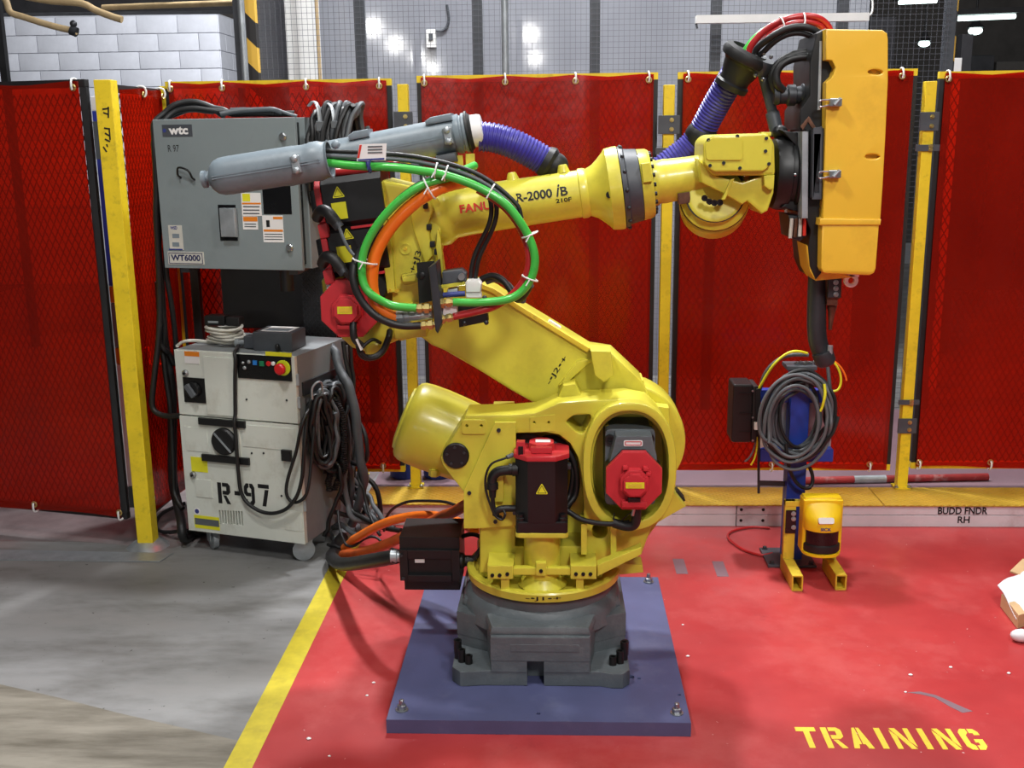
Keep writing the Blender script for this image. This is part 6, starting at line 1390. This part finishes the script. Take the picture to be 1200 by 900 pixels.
# spiral cords
for k in range(2):
    P = catmull(ats([(381 + k * 12, 466, .98), (386 + k * 12, 500, .98), (391 + k * 7, 540, .98), (386 + k * 6, 575, .98)]), 12)
    reg(P, .017, 5, 'spiral_cord', 'rubber_black', ('coiled spiral cord hanging on the controller flank', 'second coiled spiral cord nearest the thick grey cables')[k], 'cable', helix=.0038)
st = thing('hank_hook', 'bent steel rod hook holding the pendant cable hank', 'hook', at(368, 470, .9))
part(MB().tube(catmull(ats([(366, 468, .86), (366, 455, .86), (372, 448, .87), (377, 450, .9), (378, 465, .9)]), 6), .005, 8), 'rod', 'galv', st); part(MB().box(at(377, 462, .91), (.02, .02, .05), .003), 'mount', 'galv', st)
# pendant lead hanging over the controller front
def onfront(l, d=-.014): return [CF.pt(*CF.px(x, y, d), d) for x, y in l]
P = [top(282, 404) + CF.n * .05 + Vector((0, 0, .012)), top(279, 409) + Vector((0, 0, .012))] + onfront([(277, 416), (275.5, 440), (276, 490)], -.012) + onfront([(277, 520), (279.5, 555), (284, 582), (300, 597), (318, 602), (335, 597), (347, 584), (354, 560), (356, 530)], -.03) + ats([(358, 505, .80), (360, 482, .83)])
reg(catmull(P, 8), .0085, 10, 'pendant_lead', 'rubber_black', 'thin black lead draped down the middle of the controller front', 'cable')
P = ats([(362, 480, .84)]) + onfront([(353, 500), (347, 530), (338, 558), (335, 578), (341, 590), (350, 588)], -.025) + ats([(360, 578, .77), (365, 540, .80), (368, 500, .84)])
reg(catmull(P, 8), .0075, 10, 'pendant_lead', 'rubber_black', 'thin black lead looping beside the controller corner', 'cable')
# thick cables between elbow, controller and floor
RG = [('thick grey cable dropping behind the red elbow motor to the floor', [(388, 405, 1.15), (396, 425, 1.1), (406, 450, 1.05), (416, 480, 1.02), (422, 520, 1.0), (424, 560, 1.0), (422, 590, 1.05), (412, 615, 1.08)], .021, 'rubber_grey'),
      ('black cable dropping beside the thick grey cable', [(402, 400, 1.1), (406, 430, 1.08), (410, 460, 1.05), (418, 490, 1.03), (428, 515, 1.0), (430, 530, 1.0), (424, 545, 1.02), (405, 540, 1.1)], .010, 'rubber_black'),
      ('straight thin black cable hanging from the elbow to the floor', [(411, 400, 1.1), (413, 440, 1.08), (417, 500, 1.05), (424, 560, 1.0), (432, 600, .95), (442, 622, .85), (446, 628, .84)], .0075, 'rubber_black'),
      ('thin grey cable hanging behind the straight black one', [(406, 405, 1.2), (407, 450, 1.2), (406, 500, 1.2), (405, 552, 1.2), (409, 585, 1.2)], .007, 'cable_grey'),
      ('yellow-tipped wire slanting behind the thick grey cable', [(388, 452, 1.27), (399, 465, 1.27), (410, 479, 1.25), (418, 492, 1.24)], .006, 'label_yellow'),
      ('bright yellow wire slanting down behind the thick grey cable', [(399, 525, 1.2), (408, 535, 1.2), (420, 546, 1.2), (432, 556, 1.2)], .007, 'label_yellow'),
      ('grey cable slumping over the platform corner', [(404, 560, 1.1), (415, 580, 1.1), (430, 600, 1.05), (445, 612, 1.0), (462, 620, .95)], .014, 'rubber_grey'),
      ('black cable slumping over the platform corner', [(398, 580, 1.05), (415, 600, 1.05), (432, 610, 1.0), (448, 618, .95), (470, 622, .9)], .012, 'rubber_black'),
      ('black cable arching low over the tread plate', [(408, 575, 1.25), (418, 562, 1.28), (430, 560, 1.28), (440, 570, 1.27), (444, 582, 1.26), (446, 600, 1.26), (445, 619, 1.25)], .012, 'rubber_black'),
      ('black cable crossing the floor before the platform', [(392, 600, 1.0), (412, 604, 1.05), (430, 595, 1.1), (424, 575, 1.1), (410, 570, 1.12)], .011, 'rubber_black'),
      ('thin black cable arching from the floor over to the robot base', [(450, 622, .8), (453, 606, .7), (462, 595, .62), (478, 588, .55), (500, 587, .45), (520, 588, .35), (534, 592, .25)], .006, 'rubber_black'),
      ('thin black cable winding in front of the orange hoses', [(396, 598, .92), (398, 620, .86), (404, 634, .8), (412, 640, .76), (425, 632, .75), (440, 628, .74), (452, 640, .7), (468, 646, .5)], .006, 'rubber_black'),
      ('thick black hose from the connector box bending back under the controller', [(464, 652, .03), (448, 655, .08), (430, 658, .2), (410, 661, .42), (396, 660, .62), (389, 652, .78), (392, 641, .95), (402, 630, 1.1)], .028, 'rubber_black')]
RG += [('grey cable curving from the cable hanks down to the platform corner', [(398, 520, 1.02), (402, 560, 1.02), (408, 590, 1.04), (420, 606, 1.05), (436, 614, 1.02)], .013, 'cable_grey'),
      ('grey cable slanting across the tread plate end', [(404, 548, 1.12), (416, 566, 1.12), (432, 586, 1.1), (446, 604, 1.0), (452, 616, .9)], .011, 'cable_grey'),
      ('black cable dropping from the hanks to the heap of plugs', [(394, 540, .98), (396, 570, .98), (392, 595, .98), (384, 612, 1.0), (380, 628, 1.0)], .010, 'rubber_black'),
      ('pale grey cable lying among the plugs on the floor', [(368, 606, 1.2), (384, 604, 1.15), (398, 612, 1.1), (412, 624, 1.02), (424, 630, .98)], .012, 'cable_grey'),
      ('black cable trailing from the plugs over the yellow line', [(384, 638, .93), (396, 644, .88), (410, 638, .86), (420, 630, .86)], .007, 'rubber_black'),
      ('thick grey cable standing between the hanks and the thick cable', [(396, 440, 1.12), (402, 480, 1.1), (408, 530, 1.08), (412, 570, 1.08), (410, 600, 1.1)], .014, 'rubber_grey')]
for lab, pp, r, m_ in RG: cable('floor_cable', lab, pp, r, m_)
cable('water_hose', 'bright orange hose arching over the floor behind the connector box', [(404, 642, .84), (414, 634, .76), (432, 622, .66), (456, 611, .54), (482, 605, .46), (508, 604, .42), (530, 609, .36), (548, 617, .29), (556, 622, .2)], .019, 'hose_orange', 'hose', n=14)
cable('water_hose', 'dirty orange hose rising from the floor into the robot turret', [(402, 650, .78), (424, 647, .66), (450, 639, .54), (476, 627, .44), (505, 612, .34), (530, 599, .25), (550, 590, .15), (558, 586, .05)], .0215, 'hose_orange_dirty', 'hose', n=14)
cable('floor_cable', 'black cable sagging from the connector box under the turret', [(536, 632, .1), (548, 626, .1), (558, 626, .08), (566, 632, .05)], .008, 'rubber_black')
# heap of grey plugs and a clamp behind the controller's right caster
hp_ = [('grey connector hood lying behind the right caster', (402, 634, .92), (.10, .09, .05), .4), ('grey connector hood standing among the floor cables', (408, 612, 1.0), (.06, .06, .11), -.3), ('grey metal plug lying by the orange hose end', (368, 634, .98), (.11, .06, .05), 3.3), ('grey upright plug between the controller flank and the platform corner', (428, 625, 1.18), (.06, .06, .14), .1)]
for k, (lab, p, s, yw) in enumerate(hp_):
    q = gr(p[0], p[1], .0); q.z = 0
    t = thing('connector_hood', lab, 'plug', q)
    part(MB().box(q + Vector((0, 0, s[2] / 2)), s, .01, yw), 'hood', 'galv', t); part(MB().lathe(q + Vector((0, 0, s[2] * .6)), (math.cos(yw), math.sin(yw), .3), [(s[0] * .4, .02), (s[0] * .65, .02), (s[0] * .67, .026), (s[0] * .9, .024)], 14), 'gland', 'cable_grey', t)
q = gr(431, 612, .0)
fb = thing('pale_box', 'pale grey box end beside the platform corner', 'box', (q.x, q.y, 0))
part(MB().box((q.x, q.y, .04), (.10, .08, .08), .006), 'shell', 'cable_white', fb); part(MB().lathe((q.x + .01, q.y - .04, .045), (0, -1, 0), [(0, .012), (.003, .01)], 12), 'port', 'ink_black', fb)
# blue drums behind the fence, under the balancer
for k, (px, lab) in enumerate(((474, 'blue drum behind the fence beneath the balancer'), (513, 'second blue drum behind the fence beside the turret'))):
    q = at(px, 560, 1.80); t = thing('blue_drum', lab, 'drum', (q.x, 1.80, .105))
    part(MB().lathe((q.x, 1.80, .105), (0, 0, 1), [(0, .068), (.008, .074), (.09, .074), (.095, .078), (.10, .074), (.24, .074), (.25, .068)], 28), 'drum', 'stand_blue', t); part(MB().lathe((q.x, 1.80, .355), (0, 0, 1), [(0, .076), (.015, .076), (.02, .064)], 28), 'lid', 'frame_grey', t)

# ------------------------------------------------------------------ blue teaching stand
BX, BYY = at(934, 500, .93).x, .93
bst = thing('blue_stand', 'blue square steel stand with cable coil and dark cap plate', 'stand', (BX, BYY, 0))
ztop = at(935, 432, .9).z; w = .082
part(MB().prism(WORLD_TOP, roundpoly(rect(BX - w / 2, BYY - w / 2, BX + w / 2, BYY + w / 2), .006, 2), .012, ztop, .003), 'column', 'stand_blue', bst)
fp = part(MB().prism(WORLD_TOP, [(BX - .12, BYY - .11), (BX + .09, BYY - .11), (BX + .09, BYY + .1), (BX - .12, BYY + .1)], .001, .014, .003), 'foot_plate', 'frame_grey', bst)
for (sx_, sy_) in ((-.1, -.09), (.07, -.09), (-.1, .08)): piece('bsb', lambda: hexbolt(.009, .01), 'bolt', 'dark_steel', fp, (BX + sx_, BYY + sy_, .014))
part(MB().box((BX - .005, BYY - .01, ztop + .008), (.125, .11, .02), .004), 'cap_plate', 'frame_grey', bst, 'dark cap plate')
for k in range(7):
    part(MB().bar((BX - .03 + .014 * k, BYY - .03 + .01 * (k % 3), ztop + .02), (BX - .02 + .014 * k, BYY - .05 + .01 * (k % 2), ztop + .033), .008, .008, .001), 'loose_screw', 'steel', bst)
for (y0, y1) in ((456, 470), (524, 540)):
    a, b_ = at(890, (y0 + y1) / 2, BYY + .03), at(975, (y0 + y1) / 2, BYY + .03)
    part(MB().bar(a, b_, .05, .055, .004), 'cross_arm', 'stand_blue', bst)
part(MB().prism(WORLD_FRONT, rect(at(893, 500, 1.0).x, at(930, 538, 1.0).z, at(974, 500, 1.0).x, at(930, 462, 1.0).z), .985, 1.03, .003), 'back_panel', 'galv', bst, 'bare metal back panel')
part(MB().prism_px([(891, 508), (902, 505), (902, 523), (891, 525)], .93, .95, .002), 'tag_plate', 'cable_white', bst)
part(MB().bar(at(888, 500, .95), at(888, 530, .95), .012, .012).bar(at(889, 505, .95), at(889, 578, .95), .01, .01).bar(at(889, 566, .95), at(925, 567, .93), .014, .02), 'bent_bar', 'frame_black', bst)
bxx = thing('black_box', 'black ribbed plastic box on the side of the blue stand', 'box', at(872, 518, .95))
a, b_ = at(859, 450, .93), at(886, 518, .93)
part(MB().prism(WORLD_FRONT, roundpoly(rect(a.x, b_.z, b_.x - .022, a.z), .012, 3), .92, 1.06, .008), 'case', 'plastic_black', bxx)
part(MB().prism(WORLD_FRONT, roundpoly(rect(b_.x - .024, b_.z, b_.x, a.z - .006), .008, 2), .915, 1.05, .004), 'flange', 'rubber_black', bxx)
for py in (461, 484, 506): part(MB().bar(at(866, py, .918), at(884, py, .918), .004, .002), 'rib', 'motor_black', bxx)
for py in (458, 489, 516): piece('bxs', lambda: hexbolt(.005, .004, False, (0, -1, 0)), 'screw', 'steel', bxx, at(882, py, .915))
part(MB().bar(at(888, 455, .92), at(888, 500, .92), .022, .02, .003), 'cable_tail', 'rubber_black', bxx); part(MB().cyl(at(887, 494, .915), at(887, 503, .915), .013, 12), 'ferrule', 'white', bxx)
# cable coil on the blue stand
cc = at(939, 492, .84)
for k in range(3):
    coil('cable_coil', ('inner grey cable loops hung on the blue stand', 'black cable loops hung on the blue stand', 'outer grey cable loops hung on the blue stand')[k], cc + Vector((.0 - .01 * k, .02 - .02 * k, .0 - .004 * k)), (1, 0, .06), (0, .1, 1), (.118, .135, .145)[k], (.155, .17, .18)[k], (4, 3, 5)[k], .0075, ('rubber_grey', 'rubber_black', 'cable_grey')[k], .05, 51 + k, jit=2.3)
for k, (lab, pp, r, m_) in enumerate((
   ('grey lead hanging from the coil in front of the blue column', [(921, 520, .82), (924, 545, .82), (931, 563, .84), (942, 573, .84), (951, 572, .85), (953, 560, .86), (949, 548, .86)], .008, 'rubber_black'),
   ('yellow cable arching over the blue stand from the black box', [(889, 456, .92), (897, 442, .9), (906, 428, .88), (920, 415, .88), (932, 411, .88), (946, 414, .9)], .0055, 'label_yellow'),
   ('grey cable arching beside the yellow one over the blue stand', [(890, 458, .93), (896, 438, .92), (908, 424, .92), (924, 416, .92), (948, 416, .92)], .008, 'rubber_grey'),
   ('yellow wire end curling right of the blue stand', [(972, 420, .9), (982, 430, .9), (986, 444, .9), (984, 456, .9), (975, 459, .9)], .005, 'label_yellow'),
   ('orange wire end curling right of the blue stand', [(974, 421, .92), (984, 428, .92), (990, 438, .92), (992, 446, .92)], .004, 'hose_orange'),
   ('short yellow plug lead hanging inside the coil', [(966, 450, .83), (967, 464, .82), (965, 474, .82), (961, 482, .82)], .006, 'label_yellow'),
   ('grey cable dropping beside the blue column into the coil', [(970, 430, .88), (972, 450, .86), (972, 480, .84), (971, 505, .83)], .008, 'rubber_grey'),
   ('pink wire ends hanging below the black box', [(886, 512, .93), (884, 526, .93), (879, 536, .92), (873, 541, .92)], .004, 'cable_grey'),
   ('yellow wire end hanging below the black box', [(887, 512, .93), (887, 528, .93), (884, 538, .92), (880, 545, .92)], .004, 'label_yellow'))):
    cable('stand_cable', lab, pp, r, m_)
q1, q2 = gr(903, 650), gr(870, 622)
ring = [gr(*p) for p in ((905, 651), (892, 653), (872, 647), (856, 636), (853, 629), (860, 624), (880, 620), (902, 621))]
single(MB().tube(catmull([Vector((p.x, p.y, .010)) for p in ring], 7), .006, 8), 'floor_cable', 'hose_red', 'thin dark red wire curled on the floor behind the blue stand', 'cable')

# ------------------------------------------------------------------ laser scanner on its yellow foot stand
sc = thing('scanner_stand', 'yellow tube stand with two open feet in front of the blue column', 'stand', gr(955, 690))
f1, f2 = gr(934, 693), gr(985, 692)
fd_ = Vector((-.02, 1, 0)).normalized()
tubeframe = lambda w, h, t: (roundpoly(rect(-w / 2, 0, w / 2, h), .004, 2), [rect(-w / 2 + t, t, w / 2 - t, h - t)])
for F_ in (f1, f2):
    F_ = F_.copy(); F_.z = .0015
    o_, h_ = tubeframe(.046, .068, .006)
    ft_ = part(MB().prism((F_, Vector((1, 0, 0)), Vector((0, 0, 1)), Vector((0, 1, 0))), o_, 0, .812 - F_.y, 0, holes=h_), 'foot_tube', 'stand_yellow', sc)
    part(MB().prism((F_, Vector((1, 0, 0)), Vector((0, 0, 1)), Vector((0, 1, 0))), rect(-.018, .005, .018, .063), .806 - F_.y, .812 - F_.y), 'tube_plug', 'stand_yellow', ft_)
zt2 = at(928, 586, .78).z
for F_, yy in ((f1, .78), (f2, .78)):
    part(MB().box((F_.x, yy, (zt2 + .068) / 2), (.046, .03, zt2 - .068), .003), 'upright', 'stand_yellow', sc)
part(MB().box(((f1.x + f2.x) / 2, .78, zt2 - .012), (f2.x - f1.x + .046, .034, .024), .003), 'cross_bar', 'stand_yellow', sc)
part(MB().box((f1.x + .002, .762, (at(928, 598, .76).z + at(928, 625, .76).z) / 2), (.044, .01, at(928, 598, .76).z - at(928, 625, .76).z), .003), 'slot_plate', 'panel_black', sc)
for py in (602, 608, 618): piece('scb', lambda: hexbolt(.007, .006, True, (0, -1, 0)), 'bolt', 'galv', sc, at(930, py, .757))
ls = thing('laser_scanner', 'yellow safety laser scanner with black window on the foot stand', 'scanner', at(963, 652, .70))
SY = .70
def sp(l): return xz(l, SY - .06)
cx = at(963, 620, SY).x
zz = lambda py: at(963, py, SY - .05).z
part(MB().prism(WORLD_TOP, roundpoly(rect(cx - .083, SY - .01, cx + .083, SY + .07), .01, 3), zz(652), zz(590), .006), 'back_shell', 'scanner_yellow', ls)
prof = [(0, .072), (.012, .074)]
def dshape(r, d=.06, n=20): return [(cx - r, SY + d)] + [(cx - r * math.cos(math.pi * k / n), SY - r * .85 * math.sin(math.pi * k / n)) for k in range(n + 1)] + [(cx + r, SY + d)]
hd = MB(); rows = []
for (py, r, fs) in ((623, .078, 1), (621, .080, 1), (612, .081, .98), (606, .081, .72), (598, .080, .35), (590, .079, .05), (588, .075, .0)):
    z = zz(py); rows.append(len(hd.v)); hd.v += [Vector((x, SY + (y - SY) * (fs if y < SY else 1), z)) for (x, y) in dshape(r)]
nn = 23
for i in range(len(rows) - 1):
    for k in range(nn): j = (k + 1) % nn; hd.f.append((rows[i] + k, rows[i] + j, rows[i + 1] + j, rows[i + 1] + k))
hd.f.append(tuple(rows[0] + k for k in range(nn))); hd.f.append(tuple(rows[-1] + k for k in range(nn)))
part(hd, 'head', 'scanner_yellow', ls)
part(MB().prism(WORLD_TOP, dshape(.070), zz(640), zz(621), .002), 'scan_window', 'panel_black', ls, 'dark curved scan window')
part(MB().prism(WORLD_TOP, dshape(.077), zz(649), zz(639), .008), 'window_base', 'rubber_black', ls)
part(MB().prism(WORLD_TOP, dshape(.080), zz(652.5), zz(649), .002), 'lower_rim', 'scanner_yellow', ls)
sfy = SY - .0685
part(MB().prism((Vector((cx, sfy + .006, zz(609))), Vector((1, 0, 0)), Vector((0, .45, .89)).normalized(), Vector((0, .89, -.45)).normalized()), roundpoly(rect(-.032, -.014, .032, .012), .008, 2), -.006, .01), 'display', 'label_white', ls, 'small blue-grey display')
part(text_mb('SICK', (Vector((cx, sfy - .0005, zz(619))), Vector((1, 0, 0)), Vector((0, 0, 1)), Vector((0, 1, 0))), -.022, -.006, .044, .014, d=-.0006, bold=.03), 'lettering', 'label_blue', ls)

# ------------------------------------------------------------------ loose things on deck and floor
a, b_ = gr(944, 573, .113), gr(1157, 561, .113)
a.z = b_.z = .105 + .0195; a.y = 1.668; b_.y = 1.735
rp = thing('red_pipe', 'long scuffed red pipe lying on the platform behind the fence post', 'pipe', (a + b_) / 2 - Vector((0, 0, .0195)))
part(MB().cyl(a, b_, .019, 18, b=.001), 'pipe', 'pipe_red', rp)
part(MB().cyl(a + (b_ - a) * .28, a + (b_ - a) * .45, .0205, 18), 'tape_wrap', 'galv', rp, 'grey worn band')
bx_ = thing('paper_stack', 'crumpled white cardboard sheet lying on the red floor by the curb', 'cardboard', gr(1190, 715))
p = [gr(*q) for q in ((1167, 706), (1190, 736), (1240, 722), (1215, 690))]
mb = MB(); n_ = 8; vs_ = []
for j in range(n_ + 1):
    for i in range(n_ + 1):
        s, t = i / n_, j / n_; q = (p[0] * (1 - s) + p[3] * s) * (1 - t) + (p[1] * (1 - s) + p[2] * s) * t
        vs_.append(Vector((q.x, q.y, .075 + .05 * s - .03 * t * (1 - s) + .008 * math.sin(s * 9 + t * 5))))
fs_ = []
for j in range(n_):
    for i in range(n_): k = j * (n_ + 1) + i; fs_.append((k, k + 1, k + n_ + 2, k + n_ + 1))
m_ = len(vs_); vs_ += [v - Vector((0, 0, .004)) for v in vs_]; fs_ += [tuple(i + m_ for i in f) for f in fs_]
rim = [i for i in range(n_ + 1)] + [(j + 1) * (n_ + 1) - 1 for j in range(1, n_ + 1)] + [n_ * (n_ + 1) + i for i in range(n_ - 1, -1, -1)] + [j * (n_ + 1) for j in range(n_ - 1, 0, -1)]
for k in range(len(rim)): a_, c_ = rim[k], rim[(k + 1) % len(rim)]; fs_.append((a_, c_, c_ + m_, a_ + m_))
part(mb.add(vs_, fs_), 'sheet', 'paper', bx_)
q = [gr(*q) for q in ((1181, 694), (1196, 679), (1235, 690), (1210, 705))]
part(MB().prism(WORLD_TOP, [(v.x, v.y) for v in q], .085, .095, .002), 'brown_flap', 'cardboard', bx_, 'brown cardboard flap')
q = [gr(*q) for q in ((1172, 712), (1192, 738), (1235, 724), (1210, 700))]
part(MB().prism(WORLD_TOP, [(v.x, v.y) for v in q], .002, .06, .004), 'carton', 'cardboard', bx_)
q = gr(1196, 752); single(MB().ball((q.x, q.y, .025), .04, 12, 8, (1, .7, .6)), 'paper_ball', 'paper', 'small crumpled paper scrap beside the cardboard sheet', 'paper')
# ------------------------------------------------------------------ ease the cable runs apart, then build them
from mathutils.kdtree import KDTree
from mathutils.bvhtree import BVHTree
def solid(*objs):
    out = []
    for o in objs:
        w = WLOC[o.name]; out.append(BVHTree.FromPolygons([v.co + w for v in o.data.vertices], [tuple(p.vertices) for p in o.data.polygons]))
    return out
def kids(t, *names):
    return [c for c in t.children if c.name.split('.')[0] in names] + [g for c in t.children for g in c.children if g.name.split('.')[0] in names]
OB_WTC = solid(*kids(wtc, 'door', 'body', 'door_gap_shade')); OB_CTL = solid(*kids(ctl, 'body', 'upper_door', 'lower_door', 'grab_rail', 'operator_panel', 'usb_cap'))
OB_BLUE = solid(*kids(bst, 'column', 'cross_arm', 'back_panel', 'cap_plate')); OB_BOX = solid(jb); OB_TOP = solid(*kids(jb2, 'body', 'plug_hood', 'cable_gland')) + OB_CTL
OBS = {'power_cable': OB_WTC + OB_CTL, 'pendant_lead': OB_CTL, 'cable_hank': OB_CTL, 'spiral_cord': OB_CTL, 'floor_cable': OB_CTL + OB_BOX, 'water_hose': OB_BOX, 'stand_cable': OB_BLUE}
def obstacles(d):
    if d['name'] == 'cable_coil': return OB_TOP if 'controller' in d['label'] else OB_BLUE if 'blue' in d['label'] else OB_WTC
    if 'connector box' in d['label'] and d['name'] == 'floor_cable': return OB_CTL
    return OBS.get(d['name'], [])
def ease(rounds=46):
    pts = []; own = []
    for k, d in enumerate(REG):                      # resample evenly, about one radius apart
        P = d['P']; st = max(.011, d['r'] * .9); out = [P[0]]; acc = 0.0
        for i in range(1, len(P)):
            a, b = P[i - 1], P[i]; l = (b - a).length; t = st - acc
            while t <= l: out.append(a.lerp(b, t / l)); t += st
            acc = l - (t - st)
        if (out[-1] - P[-1]).length > st * .3: out.append(P[-1])
        d['P'] = out; d['st'] = st; m = len(out)
        d['w'] = [min(1, max(0, (min(i, m - 1 - i) - 1) / 4)) if d['pin'] else 1.0 for i in range(m)]
    rmax = max(d['r'] for d in REG)
    for it in range(rounds):
        pts = [(p, k, i) for k, d in enumerate(REG) for i, p in enumerate(d['P'])]
        kd = KDTree(len(pts))
        for q, (p, k, i) in enumerate(pts): kd.insert(p, q)
        kd.balance()
        mv = [[Vector((0, 0, 0)) for _ in d['P']] for d in REG]
        for q, (p, k, i) in enumerate(pts):
            d = REG[k]
            for (co, q2, ds) in kd.find_range(p, d['r'] + rmax):
                if q2 <= q: continue
                _, k2, i2 = pts[q2]; e = REG[k2]; need = (d['r'] + e['r']) * 1.02
                if ds >= need or (k2 == k and abs(i - i2) * d['st'] < 5 * d['r'] + .03): continue
                dr = (p - co) if ds > 1e-4 else Vector((.01, 1 if k < k2 else -1, .01))
                dr.normalize(); pu = dr * ((need - ds) * .5)
                a, b = d['w'][i], e['w'][i2]
                if a + b < .05: continue
                for (kk, ii, s) in ((k, i, a), (k2, i2, -b)):
                    v = pu * s
                    if v.length > mv[kk][ii].length: mv[kk][ii] = v
        for k, d in enumerate(REG):
            P = d['P']; m = len(P); V = mv[k]
            for _ in range(2): V = [V[i] * .5 + V[max(0, i - 1)] * .25 + V[min(m - 1, i + 1)] * .25 for i in range(m)]
            for i in range(m):
                P[i] = P[i] + V[i] * (d['w'][i] * 1.5)
                for t in obstacles(d):
                    if d['w'][i] < .2: continue
                    co, nr, _, ds = t.find_nearest(P[i], .09)
                    if co is not None:
                        sd = (P[i] - co).dot(nr)
                        if sd < 0 or ds < d['r']: P[i] = P[i].lerp(co + nr * (d['r'] + .0005), .6)
                lo = (.113 if P[i].x > DX0 and P[i].y > 1.325 else .0015) + d['r']
                if P[i].z < lo: P[i].z = lo
            if it % 3 == 2:
                Q = P[:]
                for i in range(1, m - 1): P[i] = Q[i].lerp((Q[i - 1] + Q[i + 1]) * .5, .25 * d['w'][i])
ease()
for d in REG:
    P = d['P']; n = d['n']
    if d['helix']:
        R_ = d['r'] - d['helix']; L = catmull(P, 10); H = []; s = 0.0
        for i, p in enumerate(L):
            if i: s += (p - L[i - 1]).length
            a = s * 2 * math.pi / .0105; H.append(p + CF.u * (R_ * math.cos(a)) + CF.n * (R_ * math.sin(a)))
        single(MB().tube(H, d['helix'], n), d['name'], d['mat'], d['label'], d['cat'], d['group']); continue
    single(MB().tube(catmull(P, 2 if d['st'] > .012 else 1), d['r'], n), d['name'], d['mat'], d['label'], d['cat'], d['group'])
